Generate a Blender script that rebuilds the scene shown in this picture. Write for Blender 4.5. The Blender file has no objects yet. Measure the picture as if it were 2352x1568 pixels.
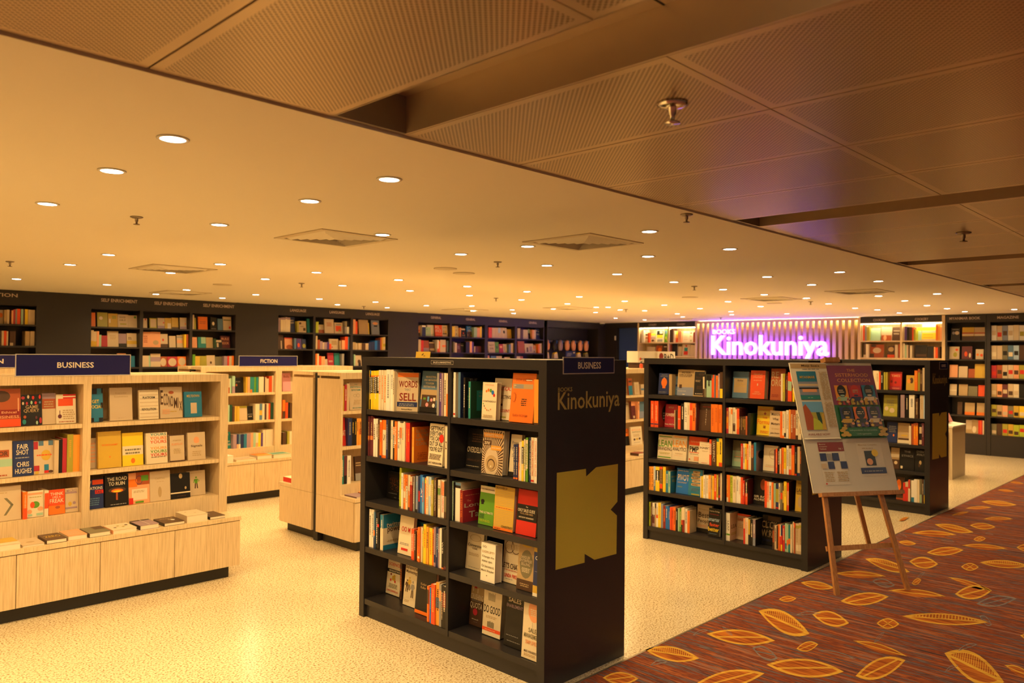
import bpy, math, random
from mathutils import Matrix, Vector
random.seed(11)
C = bpy.context.scene.collection
scene = bpy.context.scene
# ---------------------------------------------------------------- camera, world, exposure
YAW, PITCH, ROLL = .7707, .0154, .0093
fw = Vector((math.cos(PITCH)*math.cos(YAW), math.cos(PITCH)*math.sin(YAW), math.sin(PITCH)))
rt = Vector((math.sin(YAW), -math.cos(YAW), 0)); up = rt.cross(fw)
rt2 = rt*math.cos(ROLL)+up*math.sin(ROLL); up2 = up*math.cos(ROLL)-rt*math.sin(ROLL)
cam = bpy.data.objects.new('camera', bpy.data.cameras.new('camera')); C.objects.link(cam)
cam.matrix_world = Matrix(((rt2.x, up2.x, -fw.x, 0), (rt2.y, up2.y, -fw.y, 0), (rt2.z, up2.z, -fw.z, 1.6), (0, 0, 0, 1)))
cam.data.sensor_width = 36; cam.data.lens = 27.452; cam.data.clip_start = .05
cam.data.dof.use_dof = True; cam.data.dof.focus_distance = 4.3; cam.data.dof.aperture_fstop = 3.2
scene.camera = cam
scene.view_settings.view_transform = 'Standard'; scene.view_settings.look = 'None'
scene.view_settings.exposure = .86; scene.view_settings.gamma = 1; scene.view_settings.use_curve_mapping = False
LAMP_COLOUR = (1, .65, .25); LAMP_W = 5.2
world = bpy.data.worlds.new('world'); scene.world = world; world.use_nodes = True
bg = world.node_tree.nodes['Background']; bg.inputs[0].default_value = (1, .62, .3, 1); bg.inputs[1].default_value = .05

# ---------------------------------------------------------------- materials
PAL = dict(white=(.82, .79, .74), cream=(.76, .66, .5), sand=(.62, .49, .34), tan=(.48, .34, .18), gold=(.62, .4, .05), yellow=(.88, .62, .03),
 lightorange=(.86, .36, .05), orange=(.82, .19, .02), darkorange=(.55, .11, .02), redorange=(.78, .085, .02), rust=(.4, .09, .03), red=(.62, .03, .02),
 crimson=(.45, .03, .05), darkred=(.25, .02, .015), maroon=(.13, .03, .04), brown=(.085, .042, .025), black=(.013, .012, .013), grey=(.3, .29, .3),
 olivegrey=(.2, .18, .11), olive=(.4, .36, .05), lime=(.48, .56, .04), green=(.12, .32, .03), darkgreen=(.02, .075, .045), mint=(.36, .56, .42),
 teal=(.025, .24, .25), tealblue=(.025, .2, .38), steel=(.1, .2, .34), bluegrey=(.24, .28, .42), sky=(.15, .42, .8), lightblue=(.42, .58, .8),
 blue=(.015, .16, .62), navy=(.02, .035, .14), purple=(.1, .05, .24), mauve=(.36, .25, .32), pink=(.76, .34, .4), peach=(.82, .38, .2))
MATS = {}
def mat(name, col, rough=.5, metal=0., spec=.5, emit=None, es=0., coat=0.):
    if name in MATS: return MATS[name]
    m = bpy.data.materials.new(name); m.use_nodes = True
    b = m.node_tree.nodes['Principled BSDF']
    b.inputs['Base Color'].default_value = (*col, 1); b.inputs['Roughness'].default_value = rough
    b.inputs['Metallic'].default_value = metal; b.inputs['Specular IOR Level'].default_value = spec
    b.inputs['Coat Weight'].default_value = coat
    if emit: b.inputs['Emission Color'].default_value = (*emit, 1); b.inputs['Emission Strength'].default_value = es
    MATS[name] = m; return m
def pm(c):
    return MATS.get(c) or mat(c, PAL[c], .38, spec=.4)
def nodes(name, rough=.5, spec=.5):
    m = mat(name, (.5, .5, .5), rough, spec=spec); nt = m.node_tree
    return m, nt, nt.nodes['Principled BSDF'], nt.links.new
def ramp(nt, stops, interp='LINEAR'):
    r = nt.nodes.new('ShaderNodeValToRGB'); r.color_ramp.interpolation = interp
    e = r.color_ramp.elements
    e[0].position, e[0].color = stops[0][0], (*stops[0][1], 1); e[1].position, e[1].color = stops[-1][0], (*stops[-1][1], 1)
    for p, c in stops[1:-1]:
        x = e.new(p); x.color = (*c, 1)
    return r
def coords(nt, scale, kind='Object'):
    t = nt.nodes.new('ShaderNodeTexCoord'); mp = nt.nodes.new('ShaderNodeMapping'); mp.inputs['Scale'].default_value = scale
    nt.links.new(t.outputs[kind], mp.inputs['Vector']); return mp
def noise(nt, mp, sc, det=2., ro=.5):
    n = nt.nodes.new('ShaderNodeTexNoise'); n.inputs['Scale'].default_value = sc; n.inputs['Detail'].default_value = det; n.inputs['Roughness'].default_value = ro
    nt.links.new(mp.outputs[0], n.inputs['Vector']); return n
# pale wood laminate with fine upright grain
m, nt, b, ln = nodes('pale_wood', .45, .35)
n = noise(nt, coords(nt, (1, 1, .035)), 170, 3); r = ramp(nt, [(.3, (.56, .41, .24)), (.5, (.69, .53, .33)), (.7, (.76, .6, .39))])
ln(n.outputs['Fac'], r.inputs[0]); ln(r.outputs[0], b.inputs['Base Color'])
m, nt, b, ln = nodes('easel_wood', .45, .4)
n = noise(nt, coords(nt, (1, 1, .08)), 90, 3); r = ramp(nt, [(.3, (.36, .15, .05)), (.7, (.52, .25, .09))])
ln(n.outputs['Fac'], r.inputs[0]); ln(r.outputs[0], b.inputs['Base Color'])
# black laminate
m, nt, b, ln = nodes('black_laminate', .36, .45)
n = noise(nt, coords(nt, (1, 1, 1)), 400, 2); r = ramp(nt, [(.3, (.016, .015, .019)), (.7, (.026, .023, .027))])
ln(n.outputs['Fac'], r.inputs[0]); ln(r.outputs[0], b.inputs['Base Color'])
# speckled stone floor
m, nt, b, ln = nodes('terrazzo', .2, .5)
mp = coords(nt, (1, 1, 1)); n = noise(nt, mp, 95, 3, .6); r = ramp(nt, [(.33, (.2, .12, .06)), (.42, (.5, .38, .22)), (.5, (.8, .69, .5)), (.75, (.86, .77, .6))])
n2 = noise(nt, mp, 1.2, 2); r2 = ramp(nt, [(.3, (.88, .88, .88)), (.7, (1, 1, 1))]); mx = nt.nodes.new('ShaderNodeMix'); mx.data_type = 'RGBA'; mx.blend_type = 'MULTIPLY'; mx.inputs[0].default_value = 1
ln(n.outputs['Fac'], r.inputs[0]); ln(n2.outputs['Fac'], r2.inputs[0]); ln(r.outputs[0], mx.inputs[6]); ln(r2.outputs[0], mx.inputs[7]); ln(mx.outputs[2], b.inputs['Base Color'])
# striped carpet: long thin streaks across the walkway
m, nt, b, ln = nodes('carpet', .95, .1)
n = noise(nt, coords(nt, (1, .05, 1)), 34, 4, .65)
r = ramp(nt, [(.3, (.03, .025, .035)), (.37, (.13, .03, .025)), (.42, (.16, .15, .18)), (.46, (.07, .03, .035)), (.5, (.3, .07, .025)), (.54, (.1, .03, .03)), (.58, (.42, .12, .03)), (.63, (.15, .12, .14)), (.7, (.5, .17, .04))])
ln(n.outputs['Fac'], r.inputs[0]); ln(r.outputs[0], b.inputs['Base Color'])
n3 = noise(nt, coords(nt, (1, 1, 1)), 500, 2); bp = nt.nodes.new('ShaderNodeBump'); bp.inputs['Strength'].default_value = .5; bp.inputs['Distance'].default_value = .004
ln(n3.outputs['Fac'], bp.inputs['Height']); ln(bp.outputs[0], b.inputs['Normal'])
def fibre(name, c1, c2):
    m, nt, b, ln = nodes(name, .95, .1); n = noise(nt, coords(nt, (1, .1, 1)), 60, 3); r = ramp(nt, [(.35, c1), (.65, c2)])
    ln(n.outputs['Fac'], r.inputs[0]); ln(r.outputs[0], b.inputs['Base Color'])
fibre('leaf_yellow', (.5, .27, .04), (.68, .4, .06)); fibre('leaf_fill', (.22, .05, .018), (.5, .16, .025)); fibre('leaf_grey', (.14, .13, .16), (.24, .21, .22))
# ceiling paint, perforated metal
mat('ceiling_paint', (.8, .74, .62), .75, spec=.2)
m, nt, b, ln = nodes('perforated_metal', .3, .5); b.inputs['Metallic'].default_value = .55
mp = coords(nt, (1, 1, 1)); sx = nt.nodes.new('ShaderNodeSeparateXYZ'); ln(mp.outputs[0], sx.inputs[0])
def mth(op, a, bb=None):
    x = nt.nodes.new('ShaderNodeMath'); x.operation = op
    for i, v in enumerate((a, bb)):
        if v is None: continue
        if isinstance(v, (int, float)): x.inputs[i].default_value = v
        else: ln(v, x.inputs[i])
    return x.outputs[0]
hole = mth('GREATER_THAN', mth('MULTIPLY', mth('SINE', mth('MULTIPLY', sx.outputs[0], 2*math.pi/.017)), mth('SINE', mth('MULTIPLY', sx.outputs[1], 2*math.pi/.017))), .12)
inx = mth('LESS_THAN', mth('ABSOLUTE', sx.outputs[0]), .25); iny = mth('LESS_THAN', mth('ABSOLUTE', sx.outputs[1]), .49)
hole = mth('MULTIPLY', hole, mth('MULTIPLY', inx, iny))
mx = nt.nodes.new('ShaderNodeMix'); mx.data_type = 'RGBA'; ln(hole, mx.inputs[0]); mx.inputs[6].default_value = (.56, .44, .31, 1); mx.inputs[7].default_value = (.17, .12, .08, 1)
ln(mx.outputs[2], b.inputs['Base Color'])
mat('plain_metal', (.56, .45, .32), .35, .5); mat('dark_gap', (.02, .015, .012), .7)
mat('kick_black', (.02, .017, .016), .5); mat('wall_black', (.018, .015, .018), .45); mat('door_blue', (.03, .07, .3), .5)
mat('paper', (.78, .7, .56), .8, spec=.1); mat('sign_blue', (.012, .012, .11), .25); mat('sign_text', (.7, .62, .55), .5); mat('acrylic_edge', (.5, .48, .5), .2)
mat('emblem_gold', (.62, .5, .06), .5); mat('logo_gold', (.5, .4, .12), .5); mat('wall_text', (.55, .44, .4), .5); mat('white_cabinet', (.62, .52, .38), .45)
mat('chrome', (.75, .72, .68), .15, 1.); mat('dull_metal', (.3, .25, .2), .35, .8); mat('white_plastic', (.7, .68, .62), .5); mat('diffuser_paint', (.6, .52, .38), .5)
mat('lamp_glow', (1, 1, 1), .5, emit=(1, .9, .72), es=14.); mat('tube_glow', (1, 1, 1), .5, emit=(1, .86, .55), es=70.)
mat('strip_glow', (1, 1, 1), .5, emit=(1, .8, .38), es=26.); mat('letter_face', (.8, .8, .9), .4, emit=(.74, .82, 1), es=.55); mat('letter_side', (.1, .05, .6), .4, emit=(.16, .04, 1), es=11.)
mat('strip_metal', (.1, .09, .09), .4, .6); mat('slot_light', (.34, .29, .25), .6); mat('board_white', (.66, .63, .58), .6); mat('poster_white', (.72, .68, .62), .5)
mat('poster_purple', (.26, .06, .16), .45); mat('poster_green', (.02, .16, .06), .45); mat('slat_wood', (.62, .44, .27), .5, spec=.3); mat('slat_back', (.62, .47, .25), .6, spec=.2)

# ---------------------------------------------------------------- geometry collector
class Geo:
    def __init__(s): s.v = []; s.f = []; s.m = []; s.names = []
    def mi(s, n):
        if n not in s.names: s.names.append(n)
        return s.names.index(n)
    def add(s, vs, fs, mt, M=None):
        o = len(s.v); s.v += [tuple(M @ Vector(p)) for p in vs] if M else [tuple(p) for p in vs]
        i = s.mi(mt)
        for f in fs: s.f.append(tuple(o+k for k in f)); s.m.append(i)
        return s
    def box(s, x0, x1, y0, y1, z0, z1, mt, M=None):
        return s.add([(x0, y0, z0), (x1, y0, z0), (x1, y1, z0), (x0, y1, z0), (x0, y0, z1), (x1, y0, z1), (x1, y1, z1), (x0, y1, z1)],
                     [(3, 2, 1, 0), (4, 5, 6, 7), (0, 1, 5, 4), (1, 2, 6, 5), (2, 3, 7, 6), (3, 0, 4, 7)], mt, M)
    def poly(s, pts, mt): return s.add(pts, [tuple(range(len(pts)))], mt)
    def bar(s, a, b, wx, wy, side, mt):
        a, b, side = Vector(a), Vector(b), Vector(side); d = (b-a).normalized(); sd = (side-d*side.dot(d)).normalized(); ot = d.cross(sd)
        vs = [p+sd*(wx/2*i)+ot*(wy/2*j) for p in (a, b) for i, j in ((-1, -1), (1, -1), (1, 1), (-1, 1))]
        return s.add(vs, [(3, 2, 1, 0), (4, 5, 6, 7), (0, 1, 5, 4), (1, 2, 6, 5), (2, 3, 7, 6), (3, 0, 4, 7)], mt)
    def lathe(s, prof, mt, seg=16, at=(0, 0, 0)):
        vs, fs = [], []
        for r, z in prof:
            for k in range(seg):
                a = 2*math.pi*k/seg; vs.append((at[0]+r*math.cos(a), at[1]+r*math.sin(a), at[2]+z))
        for i in range(len(prof)-1):
            for k in range(seg):
                k2 = (k+1) % seg; fs.append((i*seg+k, i*seg+k2, (i+1)*seg+k2, (i+1)*seg+k))
        for i in (0, len(prof)-1):
            if prof[i][0] > 1e-5: fs.append(tuple(i*seg+k for k in range(seg)))
        return s.add(vs, fs, mt)
    def build(s, name, parent=None, smooth=False, M=None):
        me = bpy.data.meshes.new(name); me.from_pydata(s.v, [], s.f)
        for n in s.names: me.materials.append(MATS.get(n) or pm(n))
        me.polygons.foreach_set('material_index', s.m)
        if smooth: me.polygons.foreach_set('use_smooth', [True]*len(s.f))
        me.update(); return link(name, me, parent, M)
def link(name, me, parent=None, M=None):
    o = bpy.data.objects.new(name, me); C.objects.link(o)
    if parent: o.parent = parent
    if M is not None: o.matrix_world = M
    return o
def tag(o, label=None, cat=None, group=None, kind=None):
    if label: o['label'] = label
    if cat: o['category'] = cat
    if group: o['group'] = group
    if kind: o['kind'] = kind
    return o
def thing(name, label, cat, M=None, group=None):
    o = bpy.data.objects.new(name, None); C.objects.link(o); o.empty_display_size = .1
    if M is not None: o.matrix_world = M
    return tag(o, label, cat, group)
def struct(name, geo, parent=None): return tag(geo.build(name, parent), kind='structure') if parent is None else geo.build(name, parent)
def frame_u(plane, left):   # a face that looks along -x; u runs along -y, w goes deeper
    return Matrix(((0, 1, 0, plane), (-1, 0, 0, left), (0, 0, 1, 0), (0, 0, 0, 1)))
def frame_x(left, plane):   # a face that looks along -y; u runs along +x
    return Matrix.Translation((left, plane, 0))

# ---------------------------------------------------------------- lettering
_txt = {}
def text_shape(t, bold=0.):
    k = (t, bold)
    if k not in _txt:
        cu = bpy.data.curves.new('lettering', 'FONT'); cu.body = t; cu.resolution_u = 2; cu.offset = bold
        ob = bpy.data.objects.new('lettering', cu); C.objects.link(ob)
        dg = bpy.context.evaluated_depsgraph_get(); me = ob.evaluated_get(dg).to_mesh()
        vs = [(v.co.x, v.co.y) for v in me.vertices]; fs = [tuple(p.vertices) for p in me.polygons]
        ob.evaluated_get(dg).to_mesh_clear(); bpy.data.objects.remove(ob); bpy.data.curves.remove(cu)
        xs = [v[0] for v in vs] or [0, 1]; ys = [v[1] for v in vs] or [0, 1]
        _txt[k] = (vs, fs, min(xs), max(xs), min(ys), max(ys))
    return _txt[k]
def put_text(g, t, cx, cy, w, h, fn, mt, bold=.012):
    vs, fs, x0, x1, y0, y1 = text_shape(t, bold)
    if w is None: w = h*(x1-x0)/(y1-y0)
    if h is None: h = w*(y1-y0)/(x1-x0)
    sx, sy = w/max(x1-x0, 1e-6), h/max(y1-y0, 1e-6)
    g.add([fn(cx+(x-(x0+x1)/2)*sx, cy+(y-(y0+y1)/2)*sy) for x, y in vs], fs, mt)
def ell(cu, cv, ru, rv, n=16, p=1.):
    return [(cu+ru*math.copysign(abs(math.cos(a))**p, math.cos(a)), cv+rv*math.copysign(abs(math.sin(a))**p, math.sin(a))) for a in (2*math.pi*k/n for k in range(n))]
def draw_art(art, W, H, mapf, ga, gt, seed=1):
    """Flat print of a cover: art elements in cover fractions; mapf(a, b, layer) gives the point."""
    rnd = random.Random(seed)
    for i, e in enumerate(art):
        k = e[0]; F = lambda a, b, i=i: mapf(a*W, b*H, i+1); pol = lambda pts, c: ga.poly([F(*p) for p in pts], c)
        if isinstance(k, list): pol(k, e[1])
        elif k == 'T': put_text(gt, e[1], e[2]*W, e[3]*H, e[4]*W, e[5]*H, lambda a, b, i=i: mapf(a, b, i+3), e[6])
        elif k == 'R': pol([(e[1], e[2]), (e[3], e[2]), (e[3], e[4]), (e[1], e[4])], e[5])
        elif k == 'E': pol(ell(*e[1:5]), e[5])
        elif k == 'pill': pol(ell(*e[1:5], 20, .45), e[5])
        elif k == 'L':
            u0, u1, v0, v1, n, c = e[1:]
            for j in range(n):
                vb = v0+(v1-v0)*j/n; vt = vb+(v1-v0)/n*.5; u = u0+rnd.uniform(0, .1)*(u1-u0); end = u1-rnd.uniform(0, .15)*(u1-u0)
                while u < end-.01:
                    x = min(end, u+rnd.uniform(.05, .16)); pol([(u, vb), (x, vb), (x, vt), (u, vt)], c); u = x+.025
        elif k == 'ring':
            cu, cv, ru, rv, c = e[1:]; a, b = ell(cu, cv, ru, rv, 24), ell(cu, cv, ru*.9, rv*.9, 24)
            for j in range(24): pol([a[j], a[(j+1) % 24], b[(j+1) % 24], b[j]], c)
        elif k == 'rays':
            cu, cv, n, c1, c2 = e[1:]
            for j in range(n):
                a = 2*math.pi*j/n; pts = []
                for da, r0 in ((-.035, .33), (.035, .33), (.035, 0), (-.035, 0)):
                    dx, dy = math.cos(a+da), math.sin(a+da)
                    tmax = min(((1-cu)/dx if dx > 0 else -cu/dx) if abs(dx) > 1e-6 else 9, ((1-cv)/dy if dy > 0 else -cv/dy) if abs(dy) > 1e-6 else 9)
                    t = r0 if r0 else max(tmax*.98, .34); pts.append((cu+dx*min(t, tmax), cv+dy*min(t, tmax)))
                pol(pts, c1)
        elif k == 'stripes':
            for j in range(e[1]): v = (j+.5)/e[1]; pol([(.04, v), (.97, v), (.97, v+.25/e[1]), (.04, v+.25/e[1])], e[2])
        elif k == 'stripesv':
            u0, u1, v0, v1, n, c = e[1:]
            for j in range(n): u = u0+(u1-u0)*j/n; q = rnd.uniform(0, .2)*(v1-v0); pol([(u, v0), (u+(u1-u0)/n*.55, v0), (u+(u1-u0)/n*.55, v1-q), (u, v1-q)], c)
        elif k == 'dots':
            for j in range(70):
                r = rnd.randint(0, 9); u = .15+.8*rnd.random(); v = .3+.045*r
                if u > .15+.05*(9-r)*.4: pol([(u, v), (u+.015, v), (u+.015, v+.018), (u, v+.018)], e[1])
        elif k == 'person':
            cu, v0, h, c = e[1:]; pol(ell(cu, v0+h*.93, .05, h*.08), c)
            pol([(cu-.1, v0+h*.8), (cu+.1, v0+h*.8), (cu+.07, v0+h*.42), (cu-.07, v0+h*.42)], c); pol([(cu-.07, v0+h*.44), (cu-.01, v0+h*.44), (cu-.03, v0), (cu-.09, v0)], 'brown')
            pol([(cu+.01, v0+h*.44), (cu+.07, v0+h*.44), (cu+.1, v0), (cu+.04, v0)], 'brown'); pol([(cu-.1, v0+h*.8), (cu-.16, v0+h*.5), (cu-.12, v0+h*.48), (cu-.06, v0+h*.75)], c); pol([(cu+.1, v0+h*.8), (cu+.18, v0+h*.62), (cu+.1, v0+h*.5), (cu+.13, v0+h*.62)], c)
        elif k == 'chev':
            pol([(.45, .66), (.55, .66), (.76, .45), (.68, .43)], e[1]); pol([(.68, .47), (.76, .45), (.52, .16), (.44, .16)], e[1])
BOOKS=[
['s','S1',.047,.006,.235,.021,.145,1.255,'yellow',[[.42,.84,'black'],[.84,.88,'orange']],0,'white',0,'yellow and black spine-out book, first from left, top shelf, left bay, front black bookcase'],
['s','S1',.054,.01,.235,.022,.145,1.255,'black',[[.9,1,'blue'],[.25,.4,'yellow']],0,'white',0,'black and blue spine-out book, second from left, top shelf, left bay, front black bookcase'],
['s','S1',.064,.02,.232,.022,.145,1.255,'yellow',[[.42,.84,'black'],[.84,.88,'orange']],0,'white',0,'yellow and black spine-out book, third from left, top shelf, left bay, front black bookcase'],
['s','S1',.085,.017,.233,.024,.145,1.255,'yellow',[[.42,.84,'black'],[.84,.88,'orange']],0,'white',0,'yellow and black spine-out book, fourth from left, top shelf, left bay, front black bookcase'],
['s','S1',.103,.019,.233,.022,.145,1.255,'yellow',[[.42,.84,'black'],[.84,.88,'orange']],0,'white',0,'yellow and black spine-out book, fifth from left, top shelf, left bay, front black bookcase'],
['s','S1',.122,.028,.235,.023,.145,1.255,'yellow',[[.42,.84,'black'],[.84,.88,'orange']],0,'white',0,'yellow and black spine-out book, sixth from left, top shelf, left bay, front black bookcase'],
['s','S1',.151,.022,.239,.016,.145,1.255,'cream',[],0,'orange',0,'cream spine-out book, seventh from left, top shelf, left bay, front black bookcase'],
['s','S1',.173,.019,.239,.02,.145,1.255,'cream',[],0,'orange',0,'cream spine-out book, eighth from left, top shelf, left bay, front black bookcase'],
['s','S1',.192,.024,.239,.024,.145,1.255,'cream',[],0,'orange',0,'cream spine-out book, ninth from left, top shelf, left bay, front black bookcase'],
['s','S1',.219,.037,.243,.021,.145,1.255,'white',[],0,'grey',0,'white spine-out book, tenth from left, top shelf, left bay, front black bookcase'],
['s','S1',.257,.028,.244,.023,.145,1.255,'white',[],0,'grey',0,'white spine-out book, eleventh from left, top shelf, left bay, front black bookcase'],
['f','S1',.299,.14,.227,.035,.022,1.255,'sand',[['R',0,.88,1,.99,'orange'],['T','WORDS',.52,.7,.86,.17,'darkred'],['T','THAT',.5,.56,.3,.06,'grey'],['T','SELL',.52,.37,.78,.2,'darkred'],['R',.03,.12,.97,.24,'navy'],['L',.1,.9,.14,.22,2,'grey'],['T','Richard Bayan',.5,.05,.5,.04,'black']],3,24,'beige face-out book with huge dark red title words, top shelf, front black bookcase'],
['f','S1',.431,.148,.237,.1,.03,1.255,'steel',[['R',0,.3,1,.55,'tan'],['R',0,0,1,.12,'black'],['T','MARKETING',.55,.86,.6,.05,'cream'],['T','AND MANAGING',.55,.78,.8,.05,'cream'],['T','TOURISM',.5,.7,.5,.05,'cream'],['T','DESTINATIONS',.5,.62,.7,.05,'cream'],['R',.1,.12,.95,.42,'brown'],['R',.2,.3,.35,.35,'green'],['R',.45,.26,.55,.38,'sky'],['E',.45,.18,.09,.05,'pink'],['R',.8,.28,.93,.36,'cream'],['E',.7,.3,.07,.04,'pink'],['E',.85,.17,.08,.05,'white']],6,0,'blue-grey face-out book with a stickered suitcase, top shelf, front black bookcase'],
['s','S1',.686,.017,.234,.017,.145,1.255,'grey',[],0,0,0,'grey spine-out book, fifteenth from left, top shelf, left bay, front black bookcase'],
['s','S1',.704,.018,.234,.02,.145,1.255,'purple',[],0,'white',0,'purple spine-out book, sixteenth from left, top shelf, left bay, front black bookcase'],
['s','S1',.723,.014,.234,.018,.145,1.255,'mauve',[],0,0,0,'mauve spine-out book, seventeenth from left, top shelf, left bay, front black bookcase'],
['s','S1',.742,.018,.235,.02,.145,1.255,'cream',[],0,'black',0,'cream spine-out book, eighteenth from left, top shelf, left bay, front black bookcase'],
['s','S1',.817,.006,.21,.021,.145,1.255,'cream',[[.88,.9,'green'],[.78,.8,'orange'],[.34,.36,'orange']],0,'black',0,'cream and green spine-out book, first from left, top shelf, right bay, front black bookcase'],
['s','S1',.824,.016,.241,.016,.145,1.255,'white',[[.05,.09,'red']],0,0,['cream',[]],'white and red spine-out book, second from left, top shelf, right bay, front black bookcase'],
['s','S1',.86,.017,.242,.018,.145,1.255,'steel',[],0,0,['navy',[['E',.5,.75,.3,.12,'brown'],['L',.1,.9,.1,.2,2,'steel']]],'slate spine-out book, third from left, top shelf, right bay, front black bookcase'],
['s','S1',.902,.013,.215,.018,.145,1.255,'black',[],0,'white',['black',[['T','THE',.4,.93,.4,.08,'grey'],['T','SALES',.5,.5,.8,.12,'green']]],'black spine-out book, fourth from left, top shelf, right bay, front black bookcase'],
['s','S1',.936,.016,.195,.023,.145,1.255,'teal',[],0,'cream',['darkgreen',[['R',.3,.2,1,.75,'teal'],['T','The Only',.6,.68,.4,.04,'grey'],['T','Sales Book',.6,.6,.4,.04,'grey']]],'teal spine-out book, fifth from left, top shelf, right bay, front black bookcase'],
['f','S1',1.029,.106,.193,.03,.03,1.255,'cream',[['T','CONTAGIOUS',.5,.49,.9,.045,'brown'],['E',.28,.76,.06,.035,'orange'],['E',.42,.79,.07,.045,'orange'],['E',.58,.78,.08,.05,'green'],['E',.72,.73,.09,.06,'blue'],['E',.82,.66,.07,.045,'red'],['E',.1,.42,.03,.02,'green'],['E',.17,.36,.03,.02,'brown'],['E',.25,.3,.03,.02,'orange'],['E',.36,.26,.03,.02,'orange'],['E',.5,.25,.03,.02,'tan'],['E',.62,.28,.03,.02,'orange'],['T','JONAH BERGER',.5,.93,.6,.03,'orange'],['L',.1,.85,.06,.14,3,'tan']],3,0,'cream face-out book with an arc of coloured dots, top shelf, front black bookcase'],
['f','S1',1.059,.125,.214,.078,.022,1.255,'cream',[['T','CRITICAL',.6,.75,.75,.09,'red'],['T','SELECTING',.62,.55,.75,.08,'brown'],['E',.5,.36,.06,.03,'brown'],['T','ACCOUNT',.62,.22,.75,.07,'red'],['R',.5,.05,.8,.08,'olive']],6,0,'cream face-out book with red capitals behind dotted one, top shelf, front black bookcase'],
['f','S1',1.234,.161,.245,.025,.028,1.255,'orange',[['T','SHOW AND TELL',.5,.86,.7,.06,'darkorange'],['R',.05,.68,.9,.78,'tan'],['R',.15,.69,.5,.77,'grey'],['P',[[.45,.63],[.85,.53],[.75,.22],[.35,.34]],'tan'],['L',.45,.7,.34,.5,4,'brown'],['E',.14,.5,.08,.1,'darkorange'],['E',.13,.5,.06,.08,'orange'],['T','DAN ROAM',.45,.14,.6,.05,'darkorange'],['R',.1,.74,.2,.75,'cream'],['R',.6,.85,.85,.87,'cream']],7,0,'orange shrink-wrapped face-out book with a torn paper, top shelf, front black bookcase'],
['s','S1',1.408,.028,.22,.022,.16,1.255,'lightorange',[[0,.04,'brown']],0,0,0,'amber and brown spine-out book, ninth from left, top shelf, right bay, front black bookcase'],
['s','S1',.047,.015,.24,.017,.145,.973,'maroon',[[.4,.5,'orange']],0,'tan',0,'maroon and orange spine-out book, first from left, second shelf, left bay, front black bookcase'],
['s','S1',.063,.027,.242,.022,.145,.973,'maroon',[[.4,.5,'orange']],0,'tan',0,'maroon and orange spine-out book, second from left, second shelf, left bay, front black bookcase'],
['s','S1',.102,.02,.227,.017,.145,.973,'white',[],0,'brown',0,'white spine-out book, fourth from left, second shelf, left bay, front black bookcase'],
['s','S1',.122,.021,.228,.021,.145,.973,'white',[],0,'brown',0,'white spine-out book, fifth from left, second shelf, left bay, front black bookcase'],
['s','S1',.145,.021,.225,.017,.145,.973,'brown',[],0,'tan',0,'brown spine-out book, sixth from left, second shelf, left bay, front black bookcase'],
['s','S1',.167,.019,.223,.016,.145,.973,'orange',[[.95,1,'cream'],[0,.06,'navy']],0,'red',0,'orange and cream spine-out book, seventh from left, second shelf, left bay, front black bookcase'],
['s','S1',.186,.034,.225,.023,.145,.973,'orange',[[.07,.74,'cream'],[0,.06,'orange']],'S','black',0,'orange and cream spine-out book, eighth from left, second shelf, left bay, front black bookcase'],
['s','S1',.226,.019,.229,.018,.145,.973,'navy',[],0,'grey',0,'navy spine-out book, ninth from left, second shelf, left bay, front black bookcase'],
['s','S1',.245,.016,.23,.018,.145,.973,'black',[],0,0,0,'black spine-out book, tenth from left, second shelf, left bay, front black bookcase'],
['s','S1',.264,.022,.229,.024,.145,.973,'cream',[],0,'grey',0,'cream spine-out book, eleventh from left, second shelf, left bay, front black bookcase'],
['s','S1',.287,.022,.225,.023,.145,.973,'black',[[.65,.85,'orange']],0,'white',0,'black and orange spine-out book, twelfth from left, second shelf, left bay, front black bookcase'],
['s','S1',.309,.02,.225,.018,.145,.973,'orange',[],0,'white',0,'orange spine-out book, thirteenth from left, second shelf, left bay, front black bookcase'],
['s','S1',.33,.021,.227,.024,.145,.973,'white',[],'TXT ME','navy',0,'white spine-out book, fourteenth from left, second shelf, left bay, front black bookcase'],
['s','S1',.352,.021,.218,.02,.145,.973,'cream',[[.6,.88,'orange']],0,'grey',0,'cream and orange spine-out book, fifteenth from left, second shelf, left bay, front black bookcase'],
['s','S1',.374,.018,.219,.021,.145,.973,'cream',[],0,'grey',0,'cream spine-out book, sixteenth from left, second shelf, left bay, front black bookcase'],
['s','S1',.392,.013,.228,.018,.145,.973,'cream',[],0,0,0,'cream spine-out book, seventeenth from left, second shelf, left bay, front black bookcase'],
['s','S1',.407,.016,.223,.024,.145,.973,'red',[],0,'orange',0,'red spine-out book, eighteenth from left, second shelf, left bay, front black bookcase'],
['s','S1',.425,.02,.223,.022,.145,.973,'red',[],0,'lightorange',['darkred',[]],'red spine-out book, nineteenth from left, second shelf, left bay, front black bookcase'],
['s','S1',.463,.018,.201,.024,.14,.973,'lightorange',[],0,'orange',['orange',[['T','GOOD',.4,.88,.6,.09,'tan'],['T','IS THE',.45,.76,.65,.09,'tan'],['T','NEW',.35,.64,.5,.09,'tan'],['T','COOL',.4,.52,.6,.09,'tan'],['L',.15,.8,.08,.3,4,'darkorange']]],'orange book, spine and front with pale stacked capitals, second shelf, front black bookcase'],
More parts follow.
